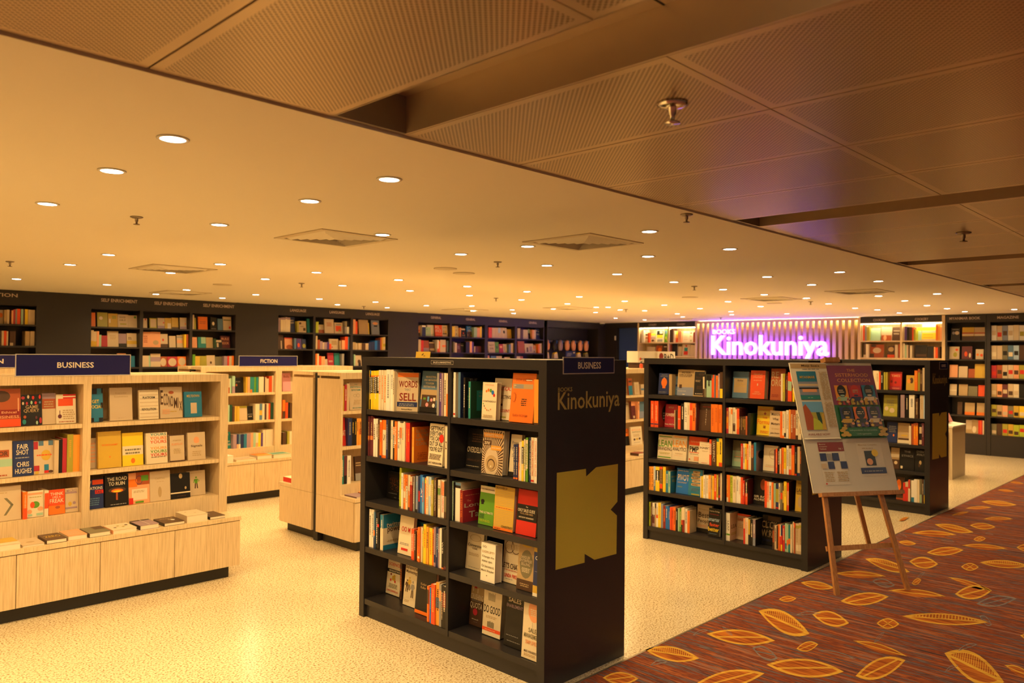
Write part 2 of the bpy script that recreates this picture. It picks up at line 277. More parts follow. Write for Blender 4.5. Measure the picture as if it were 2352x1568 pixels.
['f','S1',.604,.122,.231,.025,.03,.973,'cream',[['T','GETTING',.5,.885,.88,.11,'black'],['T','EVERYTHING',.5,.765,.92,.11,'black'],['T','YOU CAN',.4,.645,.72,.11,'black'],['T','OUT OF ALL',.5,.52,.92,.11,'black'],['T',"YOU'VE GOT",.5,.395,.92,.11,'black'],['E',.86,.66,.16,.1,'red'],['L',.06,.94,.15,.29,5,'brown'],['T','JAY ABRAHAM',.5,.06,.9,.06,'brown']],4,0,'white face-out book filled with bold black capitals, second shelf, front black bookcase'],
['s','S1',.751,.019,.229,.023,.145,.973,'cream',[],'N','brown',0,'cream spine-out book, twenty-second from left, second shelf, left bay, front black bookcase'],
['f','S1',.821,.14,.215,.11,.022,.973,'black',[['T','OVERDELIVER',.55,.47,1.02,.14,'cream'],['T','BRIAN KURTZ',.5,.21,.85,.05,'brown'],['L',.25,.95,.67,.9,4,'brown'],['T','Foreword by Jay Abraham',.42,.06,.7,.025,'cream']],6,0,'black face-out book with tall white capitals, second shelf, front black bookcase'],
['f','S1',1.021,.154,.227,.04,.04,.973,'sand',[['rays',.45,.28,48,'brown','tan'],['R',.04,.83,.95,.93,'lightorange'],['T','INFINITE VALUE',.5,.88,.8,.06,'cream'],['R',.04,.65,.42,.76,'brown'],['L',.08,.38,.67,.74,3,'cream'],['R',.42,.55,.9,.65,'lightorange'],['T','MARK DAVIES',.66,.6,.38,.035,'cream'],['E',.46,.25,.27,.18,'tan'],['E',.46,.23,.18,.12,'brown'],['E',.46,.22,.15,.1,'tan'],['E',.46,.18,.03,.02,'cream']],4,0,'tan face-out book with brown rays around an egg, second shelf, front black bookcase'],
['f','S1',1.19,.075,.213,.07,.022,.973,'cream',[['T','Power',.5,.8,.7,.08,'grey'],['T','Of',.3,.65,.3,.08,'grey'],['T','Sales',.5,.5,.6,.08,'grey'],['R',0,0,1,.11,'black'],['P',[[0,.14],[.1,.3],[.25,.16],[.45,.32],[.6,.15],[.8,.28],[1,.14]],'orange']],6,0,'cream face-out book half hidden by blue spines, second shelf, front black bookcase'],
['s','S1',1.276,.013,.174,.018,.145,.973,'navy',[[.02,.07,'orange']],'PERFECT SELLING','cream',0,'navy and orange spine-out book, fourth from left, second shelf, right bay, front black bookcase'],
['s','S1',1.29,.015,.175,.019,.145,.973,'navy',[[.02,.07,'orange']],'PERFECT SELLING','cream',0,'navy and orange spine-out book, fifth from left, second shelf, right bay, front black bookcase'],
['s','S1',1.314,.008,.189,.017,.145,.973,'cream',[],0,'orange',0,'cream spine-out book, seventh from left, second shelf, right bay, front black bookcase'],
['s','S1',1.323,.009,.192,.017,.145,.973,'white',[],0,0,0,'white spine-out book, eighth from left, second shelf, right bay, front black bookcase'],
['s','S1',1.333,.013,.198,.017,.145,.973,'yellow',[[.43,.85,'black']],0,'white',0,'yellow and black spine-out book, ninth from left, second shelf, right bay, front black bookcase'],
['s','S1',1.347,.009,.206,.018,.145,.973,'cream',[],0,'green',0,'cream spine-out book, tenth from left, second shelf, right bay, front black bookcase'],
['s','S1',1.356,.01,.214,.021,.145,.973,'green',[[.25,.95,'cream']],0,'green',0,'green and cream spine-out book, eleventh from left, second shelf, right bay, front black bookcase'],
['s','S1',1.367,.009,.216,.016,.145,.973,'green',[[.3,.95,'cream']],0,'green',0,'green and cream spine-out book, twelfth from left, second shelf, right bay, front black bookcase'],
['s','S1',1.38,.014,.217,.021,.145,.973,'navy',[],'EFFECTIVE SALES ENABLEMENT','cream',0,'navy spine-out book, thirteenth from left, second shelf, right bay, front black bookcase'],
['s','S1',1.394,.02,.219,.019,.145,.973,'cream',[[.02,.06,'red']],'PREDICTABLE PROSPECTING','red',0,'cream and red spine-out book, fourteenth from left, second shelf, right bay, front black bookcase'],
['s','S1',1.416,.018,.219,.018,.145,.973,'white',[],'CONSISTENCY SELLING','orange',0,'white spine-out book, fifteenth from left, second shelf, right bay, front black bookcase'],
['f','S1',.048,.119,.162,.16,.022,.7,'black',[['T','THE BLOCKCHAIN',.45,.86,.6,.03,'brown'],['L',.2,.8,.74,.82,2,'brown'],['dots','orange'],['T','WILLIAM MOUGAYAR',.5,.2,.7,.03,'grey'],['T','WILEY',.75,.06,.2,.03,'grey']],4,0,'black face-out book with scattered tiny orange dots, third shelf, front black bookcase'],
['s','S1',.315,.02,.225,.053,.19,.7,'lime',[],0,0,['lime',[]],'lime spine-out book, second from left, third shelf, left bay, front black bookcase'],
['s','S1',.374,.017,.204,.02,.2,.7,'white',[],0,'grey',0,'white spine-out book, third from left, third shelf, left bay, front black bookcase'],
['s','S1',.398,.016,.197,.019,.145,.7,'orange',[[.33,.52,'cream']],'The Advert','cream',0,'orange and cream spine-out book, fourth from left, third shelf, left bay, front black bookcase'],
['s','S1',.415,.019,.199,.02,.145,.7,'cream',[[.68,1,'orange']],'CREATIVITY','brown',0,'cream and orange spine-out book, fifth from left, third shelf, left bay, front black bookcase'],
['s','S1',.438,.019,.199,.022,.145,.7,'orange',[[.55,1,'cream'],[0,.08,'brown']],0,'cream',0,'orange and cream spine-out book, sixth from left, third shelf, left bay, front black bookcase'],
['s','S1',.458,.024,.195,.016,.145,.7,'darkred',[[.75,1,'sand']],0,'red',0,'dark-red and beige spine-out book, seventh from left, third shelf, left bay, front black bookcase'],
['s','S1',.498,.014,.206,.024,.145,.7,'black',[],0,0,0,'black spine-out book, ninth from left, third shelf, left bay, front black bookcase'],
['s','S1',.513,.017,.203,.016,.145,.7,'bluegrey',[[0,.08,'black']],0,'sky',0,'grey-blue and black spine-out book, tenth from left, third shelf, left bay, front black bookcase'],
['s','S1',.53,.012,.202,.022,.145,.7,'navy',[[.3,.6,'red']],0,0,0,'navy and red spine-out book, eleventh from left, third shelf, left bay, front black bookcase'],
['s','S1',.543,.023,.213,.023,.145,.7,'blue',[],'AI','white',0,'blue spine-out book, twelfth from left, third shelf, left bay, front black bookcase'],
['s','S1',.568,.016,.202,.016,.145,.7,'sky',[],0,'red',0,'sky spine-out book, thirteenth from left, third shelf, left bay, front black bookcase'],
['s','S1',.585,.015,.2,.022,.145,.7,'orange',[[.85,.95,'yellow']],0,0,0,'orange and yellow spine-out book, fourteenth from left, third shelf, left bay, front black bookcase'],
['s','S1',.6,.02,.21,.019,.145,.7,'cream',[],'WINNING WELL','orange',0,'cream spine-out book, fifteenth from left, third shelf, left bay, front black bookcase'],
['s','S1',.621,.021,.21,.021,.145,.7,'lightblue',[[.5,.8,'cream']],0,0,0,'pale-blue and cream spine-out book, sixteenth from left, third shelf, left bay, front black bookcase'],
['s','S1',.649,.017,.197,.016,.145,.7,'olive',[],0,'cream',0,'olive spine-out book, eighteenth from left, third shelf, left bay, front black bookcase'],
['s','S1',.67,.02,.213,.016,.145,.7,'brown',[],'MARKET RESEARCH IN PRACTICE','cream',0,'brown spine-out book, nineteenth from left, third shelf, left bay, front black bookcase'],
['s','S1',.703,.021,.204,.017,.145,.7,'cream',[[.6,.78,'green']],0,'grey',0,'cream and green spine-out book, twentieth from left, third shelf, left bay, front black bookcase'],
['s','S1',.724,.029,.204,.024,.145,.7,'white',[[.6,.97,'peach']],'GUERRILLA MARKETING','red',0,'white and peach spine-out book, twenty-first from left, third shelf, left bay, front black bookcase'],
['s','S1',.754,.018,.202,.018,.145,.7,'olivegrey',[[0,.18,'brown'],[.6,1,'black']],0,0,0,'drab and brown spine-out book, twenty-second from left, third shelf, left bay, front black bookcase'],
['s','S1',.817,.006,.21,.022,.145,.7,'mint',[],0,'white',0,'mint spine-out book, first from left, third shelf, right bay, front black bookcase'],
['s','S1',.824,.006,.203,.023,.145,.7,'black',[],0,'grey',0,'black spine-out book, second from left, third shelf, right bay, front black bookcase'],
['s','S1',.839,.043,.206,.024,.2,.7,'white',[[.93,1,'steel'],[.86,.93,'black']],0,0,['cream',[]],'white and slate spine-out book, third from left, third shelf, right bay, front black bookcase'],
['s','S1',.882,.023,.17,.019,.14,.7,'darkred',[],'THE LONG TAIL','orange',['crimson',[['T','The',.3,.66,.22,.06,'peach'],['T','Long',.56,.5,1,.17,'cream'],['T','Tail',.68,.22,.75,.2,'cream'],['L',.1,.95,.82,.86,1,'peach']]],'dark red book with large cream title on its front, third shelf, front black bookcase'],
['f','S1',.979,.112,.2,.06,.022,.7,'green',[['R',0,.83,1,1,'cream'],['T','THE COMPLETE GUIDE',.5,.92,.85,.03,'brown'],['E',.2,.6,.12,.05,'black'],['R',.12,.52,.28,.56,'black'],['T','THE ULTIMATE',.5,.32,.9,.055,'cream'],['T','SALES',.22,.25,.32,.05,'darkgreen'],['T','BOOK',.22,.19,.32,.05,'darkgreen'],['L',.05,.85,.08,.14,3,'lime']],6,0,'green face-out book with cream band on top, third shelf, front black bookcase'],
['f','S1',1.119,.139,.221,.035,.035,.7,'gold',[['stripes',26,'tan'],['T','THE POWER OF',.32,.95,.6,.05,'brown'],['R',.02,.48,.98,.53,'lightorange'],['L',.05,.95,.5,.52,1,'brown'],['T','CONSISTENCY',.7,.09,.58,.05,'brown'],['R',0,0,1,.06,'orange'],['L',.05,.4,.02,.05,1,'brown']],4,0,'yellow face-out book with fine horizontal lines, third shelf, front black bookcase'],
['f','S1',1.273,.135,.222,.04,.022,.7,'red',[['R',0,.31,1,.67,'black'],['T','The',.48,.62,.1,.03,'cream'],['T','ONLY SALES GUIDE',.47,.54,.85,.07,'cream'],['T',"YOU'LL EVER NEED",.48,.47,.66,.04,'tan'],['T','ANTHONY IANNARINO',.48,.385,.74,.035,'cream']],6,0,'red face-out book with black title block, third shelf, front black bookcase'],
['s','S1',.068,.02,.227,.019,.145,.425,'white',[],0,'brown',0,'white spine-out book, first from left, fourth shelf, left bay, front black bookcase'],
['s','S1',.089,.026,.228,.02,.145,.425,'white',[],0,'grey',0,'white spine-out book, second from left, fourth shelf, left bay, front black bookcase'],
['s','S1',.131,.02,.219,.022,.145,.425,'black',[],0,'white',0,'black spine-out book, fourth from left, fourth shelf, left bay, front black bookcase'],
['s','S1',.152,.017,.221,.017,.145,.425,'black',[[.6,.68,'red']],0,0,0,'black and red spine-out book, fifth from left, fourth shelf, left bay, front black bookcase'],
['s','S1',.175,.027,.209,.022,.14,.425,'cream',[[.62,1,'tealblue']],0,'cream',['cream',[['R',0,.62,1,1,'tealblue'],['R',0,0,1,.14,'tealblue'],['T','twitter',.6,.7,.85,.13,'cream'],['T','power',.62,.53,.8,.16,'brown'],['L',.2,.95,.22,.28,2,'tan']]],'teal and cream book with large lowercase title, fourth shelf, front black bookcase'],
['f','S1',.306,.128,.224,.05,.022,.425,'cream',[['P',[[.12,.5],[.1,.66],[.35,.84],[.6,.86],[.85,.7],[.85,.5],[.75,.38],[.7,.3],[.3,.36]],'black'],['P',[[.5,.84],[.52,.9],[.7,.8],[.66,.74]],'tan'],['T','OO M',.48,.64,.62,.13,'red'],['T','MARKETING',.48,.53,.6,.05,'cream'],['L',.1,.85,.24,.31,2,'grey'],['R',.25,.1,.72,.16,'red']],6,0,'cream face-out book with black torn hole, fourth shelf, front black bookcase'],
['f','S1',.358,.11,.185,.12,.022,.425,'tealblue',[['T','THE',.4,.9,.5,.05,'steel']],3,0,'teal book partly hidden behind orange spines, fourth shelf, front black bookcase'],
['s','S1',.47,.017,.173,.022,.145,.425,'redorange',[],0,'cream',0,'vermilion spine-out book, ninth from left, fourth shelf, left bay, front black bookcase'],
['s','S1',.52,.015,.173,.023,.145,.425,'orange',[],0,'darkred',0,'orange spine-out book, twelfth from left, fourth shelf, left bay, front black bookcase'],
['s','S1',.535,.017,.193,.016,.145,.425,'orange',[[.1,.16,'cream']],0,'red',0,'orange and cream spine-out book, thirteenth from left, fourth shelf, left bay, front black bookcase'],
['s','S1',.553,.016,.194,.024,.145,.425,'cream',[],0,0,0,'cream spine-out book, fourteenth from left, fourth shelf, left bay, front black bookcase'],
['s','S1',.584,.022,.218,.017,.145,.425,'yellow',[],0,'orange',0,'yellow spine-out book, sixteenth from left, fourth shelf, left bay, front black bookcase'],
['s','S1',.606,.019,.207,.019,.145,.425,'lightorange',[],0,'brown',0,'amber spine-out book, seventeenth from left, fourth shelf, left bay, front black bookcase'],
['s','S1',.629,.026,.204,.021,.145,.425,'yellow',[],0,'orange',0,'yellow spine-out book, eighteenth from left, fourth shelf, left bay, front black bookcase'],
['s','S1',.655,.013,.202,.023,.145,.425,'orange',[],0,'brown',0,'orange spine-out book, nineteenth from left, fourth shelf, left bay, front black bookcase'],
['s','S1',.671,.015,.215,.019,.145,.425,'mauve',[[.1,.3,'navy']],0,0,0,'mauve and navy spine-out book, twentieth from left, fourth shelf, left bay, front black bookcase'],
['s','S1',.686,.011,.217,.023,.145,.425,'navy',[],0,'lightblue',0,'navy spine-out book, twenty-first from left, fourth shelf, left bay, front black bookcase'],
['s','S1',.697,.012,.219,.02,.145,.425,'navy',[],0,'lightblue',0,'navy spine-out book, twenty-second from left, fourth shelf, left bay, front black bookcase'],
['s','S1',.71,.01,.213,.018,.145,.425,'mauve',[],0,'white',0,'mauve spine-out book, twenty-third from left, fourth shelf, left bay, front black bookcase'],
['s','S1',.72,.018,.218,.019,.145,.425,'white',[],0,0,0,'white spine-out book, twenty-fourth from left, fourth shelf, left bay, front black bookcase'],
['s','S1',.739,.017,.213,.017,.145,.425,'black',[[0,.04,'orange']],'WEB','white',0,'black and orange spine-out book, twenty-fifth from left, fourth shelf, left bay, front black bookcase'],
['s','S1',.758,.017,.217,.017,.145,.425,'black',[[0,.08,'maroon']],0,0,0,'black and maroon spine-out book, twenty-sixth from left, fourth shelf, left bay, front black bookcase'],
['f','S1',.818,.128,.206,.12,.022,.425,'cream',[['T','THE',.4,.96,.3,.02,'brown'],['T','Conversion',.5,.63,.86,.07,'black'],['T','CODE',.5,.55,.3,.05,'brown'],['ring',.5,.82,.34,.09,'tan'],['L',.15,.8,.36,.44,3,'tan'],['L',.15,.85,.06,.08,1,'grey']],6,0,'pale face-out book with a faint ellipse, fourth shelf, front black bookcase'],
['f','S1',1.043,.105,.196,.02,.05,.425,'white',[['T','DO:',.25,.9,.28,.06,'olivegrey'],['T','DISRUPT!',.5,.77,.85,.06,'tan'],['T','Change the',.5,.64,.85,.07,'olivegrey'],['T','status quo.',.45,.52,.75,.07,'olivegrey'],['T','Or become it.',.5,.4,.88,.07,'olivegrey'],['T','Mark Shayler',.5,.28,.9,.07,'olivegrey'],['P',[[.5,.84],[.62,.84],[.5,.7],[.66,.62],[.45,.5],[.62,.4],[.55,.34],[.38,.5],[.52,.6],[.34,.7]],'yellow'],['E',.45,.16,.03,.015,'brown']],2,0,'small white face-out book with yellow lightning bolt, fourth shelf, front black bookcase'],
['f','S1',1.129,.127,.23,.088,.022,.425,'cream',[['ring',.32,.78,.26,.14,'brown'],['ring',.68,.8,.26,.16,'brown'],['L',.45,.85,.74,.86,4,'tan'],['L',.1,.45,.72,.84,4,'tan'],['P',[[.2,.62],[.3,.6],[.42,.5]],'brown'],['T',"LET'S CHAT",.46,.37,.95,.12,'brown'],['L',.1,.95,.27,.29,1,'red'],['T','LINDA PIKE',.5,.16,.7,.08,'red'],['L',.2,.7,.08,.1,1,'grey']],6,0,'white face-out book with two outlined speech balloons, fourth shelf, front black bookcase'],
['f','S1',1.271,.11,.232,.05,.022,.425,'tan',[['R',0,0,1,.22,'brown'],['E',.52,.55,.4,.3,'olivegrey'],['T','SANDLER',.45,.69,.55,.06,'cream'],['T','ENTERPRISE',.48,.62,.75,.06,'cream'],['T','SELLING',.48,.55,.55,.06,'cream'],['L',.25,.8,.38,.48,4,'cream'],['L',.2,.85,.08,.16,2,'tan'],['E',.5,.94,.3,.04,'gold']],6,0,'gold face-out book with a dark round emblem, fourth shelf, front black bookcase'],
['f','S1',1.41,.043,.236,.02,.022,.425,'navy',[['R',0,.9,1,1,'gold'],['R',0,0,1,.07,'white'],['R',0,.07,1,.22,'gold'],['T','C.',.5,.78,.5,.08,'white'],['L',.2,.9,.5,.52,1,'grey']],3,0,'navy and yellow face-out book beside the end post, fourth shelf, front black bookcase'],
['f','S1',.05,.136,.225,.16,.03,.113,'cream',[['T','THE',.45,.9,.14,.02,'orange'],['T','SCIENCE',.5,.8,.85,.08,'red'],['T','of',.45,.73,.06,.02,'orange'],['R',0,.58,1,.67,'black'],['T','MARKETING',.55,.625,.8,.05,'cream'],['E',.3,.53,.05,.03,'darkred'],['E',.55,.5,.07,.04,'gold'],['E',.55,.42,.08,.05,'gold'],['E',.3,.38,.05,.035,'red'],['E',.62,.36,.05,.035,'red'],['R',.4,.38,.5,.5,'gold'],['L',.2,.85,.18,.3,4,'olivegrey'],['T','DAN ZARRELLA',.5,.1,.8,.05,'red']],6,0,'cream face-out book with red title and pixel runner, bottom shelf, front black bookcase'],
['s','S1',.21,.018,.22,.147,.12,.113,'brown',[],0,'orange',0,'brown spine-out book, second from left, bottom shelf, left bay, front black bookcase'],
['f','S1',.297,.116,.253,.1,.022,.113,'cream',[['T','Behavioral',.5,.87,.9,.09,'brown'],['T','Marketing',.5,.76,.85,.09,'brown'],['person',.22,.3,.28,'brown'],['person',.4,.35,.3,'gold'],['person',.68,.2,.38,'grey'],['L',.1,.5,.08,.14,2,'tan']],6,0,'cream face-out book with three small figures, bottom shelf, front black bookcase'],
['f','S1',.458,.168,.271,.06,.022,.113,'black',[['T','Kotler',.38,.62,.3,.05,'tan'],['T','Keller',.38,.55,.28,.05,'tan'],['R',0,0,1,.07,'orange']],5,0,'large black face-out book with orange bottom strip, bottom shelf, front black bookcase'],
['s','S1',.627,.014,.197,.012,.145,.113,'orange',[[.5,.9,'brown']],0,0,0,'orange and brown spine-out book, fifth from left, bottom shelf, left bay, front black bookcase'],
['s','S1',.642,.012,.193,.014,.145,.113,'redorange',[],0,'brown',0,'vermilion spine-out book, sixth from left, bottom shelf, left bay, front black bookcase'],
['s','S1',.655,.013,.193,.007,.145,.113,'blue',[],0,'sky',0,'blue spine-out book, seventh from left, bottom shelf, left bay, front black bookcase'],
['s','S1',.669,.031,.218,.006,.145,.113,'redorange',[],0,'lightorange',['orange',[]],'vermilion spine-out book, eighth from left, bottom shelf, left bay, front black bookcase'],
['s','S1',.701,.029,.233,.014,.145,.113,'lightorange',[[.4,.65,'steel']],0,'brown',0,'amber and slate spine-out book, ninth from left, bottom shelf, left bay, front black bookcase'],
['s','S1',.731,.018,.23,.01,.145,.113,'grey',[[.6,.85,'peach']],0,0,0,'grey and peach spine-out book, tenth from left, bottom shelf, left bay, front black bookcase'],
['s','S1',.751,.012,.225,.009,.145,.113,'black',[[.3,.6,'brown']],0,'cream',0,'black and brown spine-out book, eleventh from left, bottom shelf, left bay, front black bookcase'],
['s','S1',.763,.028,.224,.008,.145,.113,'black',[[.5,.85,'darkred']],0,'cream',0,'black and dark-red spine-out book, twelfth from left, bottom shelf, left bay, front black bookcase'],
['f','S1',.818,.1,.229,.15,.022,.113,'brown',[['R',0,.6,1,1,'tan'],['P',[[.1,.62],[.15,.85],[.5,.9],[.75,.8],[.8,.6]],'black'],['R',.15,.78,.2,.88,'cream'],['R',.5,.76,.56,.86,'cream'],['R',.25,.86,.45,.9,'crimson'],['T','CRUSHING',.5,.67,.98,.13,'cream'],['L',.1,.9,.56,.6,2,'grey'],['T','QUOTA',.5,.46,.96,.16,'cream'],['E',.45,.32,.18,.08,'crimson'],['T','Mark Donohoe, PhD',.5,.15,.5,.03,'cream'],['L',.35,.7,.09,.1,1,'grey']],6,0,'brown face-out book with a shouting open mouth, bottom shelf, front black bookcase'],
['f','S1',.976,.134,.249,.1,.045,.113,'cream',[['stripesv',.25,.65,.72,.9,12,'olivegrey'],['T','DO GOOD',.5,.54,.92,.16,'black'],['L',.12,.8,.36,.42,2,'tan'],['stripesv',.27,.65,.17,.31,12,'olivegrey'],['R',0,.09,1,.16,'redorange'],['L',.15,.8,.11,.14,1,'peach'],['L',0,0,0,0,0,'tan']],4,0,'cream face-out book with barcode and orange band, bottom shelf, front black bookcase'],
['f','S1',1.166,.126,.267,.07,.022,.113,'black',[['T','SALES',.46,.86,.7,.08,'cream'],['T','ENABLEMENT',.48,.75,.9,.06,'mauve'],['P',[[.3,.55],[.45,.6],[.65,.5],[.5,.38]],'teal'],['P',[[.3,.55],[.45,.48],[.5,.38]],'darkgreen'],['L',.1,.9,.2,.22,1,'grey'],['L',.1,.9,.1,.12,1,'grey']],6,0,'black face-out book with small green gem, bottom shelf, front black bookcase'],
['f','S1',1.339,.114,.277,.02,.022,.113,'cream',[['E',.62,.84,.34,.2,'peach'],['L',.4,.9,.75,.88,4,'cream'],['R',.55,.5,.56,.64,'grey'],['T','SALES',.62,.5,.55,.08,'olivegrey'],['T','MANAGEMENT',.55,.4,.9,.08,'olivegrey'],['T','SIMPLIFIED',.55,.29,.7,.07,'peach'],['T','MIKE WEINBERG',.5,.13,.7,.04,'brown'],['L',.1,.9,.05,.1,2,'tan']],4,0,'cream face-out book with large coral circle, bottom shelf, front black bookcase'],
['f','S2',.099,.107,.181,.07,.05,1.255,'navy',[['E',.52,.56,.27,.22,'orange'],['R',.38,.28,.66,.45,'orange'],['P',[[.28,.5],[.2,.4],[.3,.38]],'orange'],['E',.5,.78,.04,.02,'cream'],['T','PREDICTABLY',.55,.92,.6,.05,'grey'],['T','IRRATIONAL',.5,.85,.7,.05,'grey'],['T','DAN ARIELY',.45,.1,.75,.05,'grey'],['L',.1,.8,.03,.05,1,'grey']],6,0,'navy face-out book with orange head silhouette, top shelf, second black bookcase'],
['s','S2',.223,.028,.179,.051,.12,1.255,'tan',[],0,0,0,'tan spine-out book, second from left, top shelf, left bay, second black bookcase'],
['f','S2',.252,.02,.161,.1,.022,1.255,'steel',[['R',0,.45,1,.55,'navy'],['T','The',.5,.3,.6,.06,'lightblue'],['L',.1,.9,.6,.9,4,'bluegrey']],6,0,'slate face-out book beside tilted navy one, top shelf, second black bookcase'],
['f','S2',.295,.157,.221,.06,.022,1.255,'tan',[['R',0,0,1,.32,'bluegrey'],['P',[[.3,.2],[.25,.4],[.3,.6],[.75,.62],[.85,.45],[.7,.17]],'black'],['E',.48,.53,.09,.08,'tan'],['T','PETER',.52,.88,.55,.07,'brown'],['T','DRUCKER',.5,.79,.8,.07,'brown'],['L',.1,.9,.72,.75,1,'brown'],['R',.12,.28,.28,.42,'brown'],['T','WILLIAM COHEN',.3,.17,.5,.03,'cream'],['R',.35,.03,.5,.06,'cream']],6,0,'tan face-out book with dark seated portrait, top shelf, second black bookcase'],
['f','S2',.464,.099,.217,.04,.022,1.255,'brown',[['R',.06,.04,1,.95,'black'],['R',0,0,.06,1,'tan'],['R',0,.95,1,1,'tan'],['R',0,0,1,.04,'tan'],['T','PETER',.72,.84,.5,.08,'brown'],['T','DRUCKER',.58,.72,.8,.08,'brown'],['T','WAY',.4,.59,.5,.09,'tan'],['L',.3,.9,.28,.42,3,'brown'],['T','BUSINESS',.55,.1,.7,.04,'cream']],6,0,'black face-out book with tan frame, top shelf, second black bookcase'],
['s','S2',.601,.046,.183,.023,.145,1.255,'mint',[[.76,1,'black']],0,'black',0,'mint and black spine-out book, eighth from left, top shelf, left bay, second black bookcase'],
['s','S2',.687,.022,.18,.02,.145,1.255,'orange',[],0,'darkorange',0,'orange spine-out book, twelfth from left, top shelf, left bay, second black bookcase'],
['s','S2',.725,.025,.209,.019,.145,1.255,'brown',[[0,.36,'yellow']],0,0,0,'brown and yellow spine-out book, fourteenth from left, top shelf, left bay, second black bookcase'],
['f','S2',.795,.138,.213,.09,.04,1.255,'steel',[['R',.08,.2,.9,.74,'tan'],['T','Forbes',.48,.66,.35,.06,'brown'],['T','BOOK OF',.48,.55,.4,.05,'gold'],['T','QUOTATIONS',.48,.45,.7,.05,'gold']],6,0,'slate face-out book with cream label square, top shelf, second black bookcase'],
['f','S2',.965,.122,.223,.06,.06,1.255,'redorange',[['T','PEOPLE',.5,.86,.6,.06,'peach'],['T','STRATEGY',.5,.76,.65,.06,'peach'],['L',.15,.85,.64,.68,1,'peach'],['T','1',.5,.5,.06,.08,'cream'],['T','LINDA',.48,.24,.35,.05,'peach'],['T','HARTLEY',.46,.17,.6,.05,'peach']],6,0,'bright red leaning face-out book, top shelf, second black bookcase'],
['f','S2',1.13,.112,.245,.07,.022,1.255,'rust',[['T','RE',.3,.8,.5,.2,'tan'],['T','ORG',.42,.55,.8,.22,'tan'],['L',.1,.6,.1,.2,2,'darkred']],6,0,'rust face-out book with giant beige letters, top shelf, second black bookcase'],
['s','S2',1.258,.019,.211,.016,.145,1.255,'olive',[],0,'yellow',0,'olive spine-out book, fifth from left, top shelf, right bay, second black bookcase'],
['s','S2',1.296,.015,.222,.023,.145,1.255,'redorange',[[.37,.7,'mint']],0,0,0,'vermilion and mint spine-out book, seventh from left, top shelf, right bay, second black bookcase'],
['s','S2',1.313,.017,.217,.016,.145,1.255,'redorange',[[.37,.7,'mint']],0,0,0,'vermilion and mint spine-out book, eighth from left, top shelf, right bay, second black bookcase'],
['s','S2',.058,.033,.227,.02,.145,.973,'redorange',[[.1,.14,'navy']],0,'peach',0,'vermilion and navy spine-out book, first from left, second shelf, left bay, second black bookcase'],
['s','S2',.094,.04,.227,.023,.145,.973,'redorange',[[.1,.14,'navy']],0,'peach',['darkred',[['E',.9,.5,.55,.34,'black'],['L',.5,.9,.3,.6,3,'grey']]],'vermilion and navy spine-out book, second from left, second shelf, left bay, second black bookcase'],
['f','S2',.146,.117,.198,.1,.022,.973,'crimson',[['T','NETFLIX',.5,.86,.45,.07,'tan'],['T','POWERFUL',.55,.54,.98,.14,'cream'],['T','Patty McCord',.5,.12,.92,.08,'cream'],['L',.1,.9,.38,.42,1,'darkred']],6,0,'dark red face-out book with white capitals, second shelf, second black bookcase'],
['s','S2',.334,.025,.197,.017,.145,.973,'redorange',[[.42,.46,'peach']],0,0,0,'vermilion and peach spine-out book, seventh from left, second shelf, left bay, second black bookcase'],
['s','S2',.362,.027,.218,.022,.145,.973,'black',[],0,'cream',0,'black spine-out book, eighth from left, second shelf, left bay, second black bookcase'],
['s','S2',.39,.032,.23,.024,.145,.973,'white',[],'GET FIT','brown',0,'white spine-out book, ninth from left, second shelf, left bay, second black bookcase'],
['s','S2',.422,.023,.23,.021,.145,.973,'cream',[],0,'tan',0,'cream spine-out book, tenth from left, second shelf, left bay, second black bookcase'],
['s','S2',.445,.027,.226,.022,.145,.973,'redorange',[[.55,.74,'peach']],0,0,0,'vermilion and peach spine-out book, eleventh from left, second shelf, left bay, second black bookcase'],
['s','S2',.473,.029,.226,.017,.145,.973,'orange',[],0,'darkred',0,'orange spine-out book, twelfth from left, second shelf, left bay, second black bookcase'],
['f','S2',.513,.117,.227,.05,.022,.973,'brown',[['P',[[0,0],[.26,.78],[.5,0]],'gold'],['P',[[.55,0],[.84,.78],[1,.3],[1,0]],'gold'],['E',.85,.1,.12,.055,'brown'],['L',.1,.95,.94,.96,1,'grey'],['T','ROBERT GREENE',.6,.87,.7,.03,'red'],['T','M',.55,.77,.06,.06,'cream'],['T','A',.55,.68,.06,.06,'cream'],['T','S',.55,.59,.06,.06,'cream'],['T','T',.55,.5,.06,.06,'cream'],['T','E',.55,.41,.06,.06,'cream'],['T','R',.55,.32,.06,.06,'cream'],['T','Y',.55,.23,.06,.06,'cream']],6,0,'brown face-out book with two gold triangles, second shelf, second black bookcase'],
['s','S2',.646,.031,.228,.019,.145,.973,'orange',[],0,'darkorange',0,'orange spine-out book, fifteenth from left, second shelf, left bay, second black bookcase'],
['s','S2',.679,.03,.228,.017,.145,.973,'orange',[],0,'darkorange',0,'orange spine-out book, sixteenth from left, second shelf, left bay, second black bookcase'],
['s','S2',.709,.032,.227,.023,.145,.973,'orange',[],0,'darkorange',0,'orange spine-out book, seventeenth from left, second shelf, left bay, second black bookcase'],
['s','S2',.785,.018,.205,.018,.145,.973,'crimson',[[.18,.64,'orange']],0,'yellow',0,'crimson and orange spine-out book, first from left, second shelf, right bay, second black bookcase'],
['s','S2',.804,.021,.21,.02,.145,.973,'cream',[],0,'tan',0,'cream spine-out book, second from left, second shelf, right bay, second black bookcase'],
['s','S2',.84,.021,.21,.024,.145,.973,'cream',[[.1,.4,'brown']],0,'grey',0,'cream and brown spine-out book, fourth from left, second shelf, right bay, second black bookcase'],
['s','S2',.873,.022,.204,.023,.145,.973,'redorange',[[.2,.6,'orange']],0,0,['maroon',[]],'vermilion and orange spine-out book, sixth from left, second shelf, right bay, second black bookcase'],
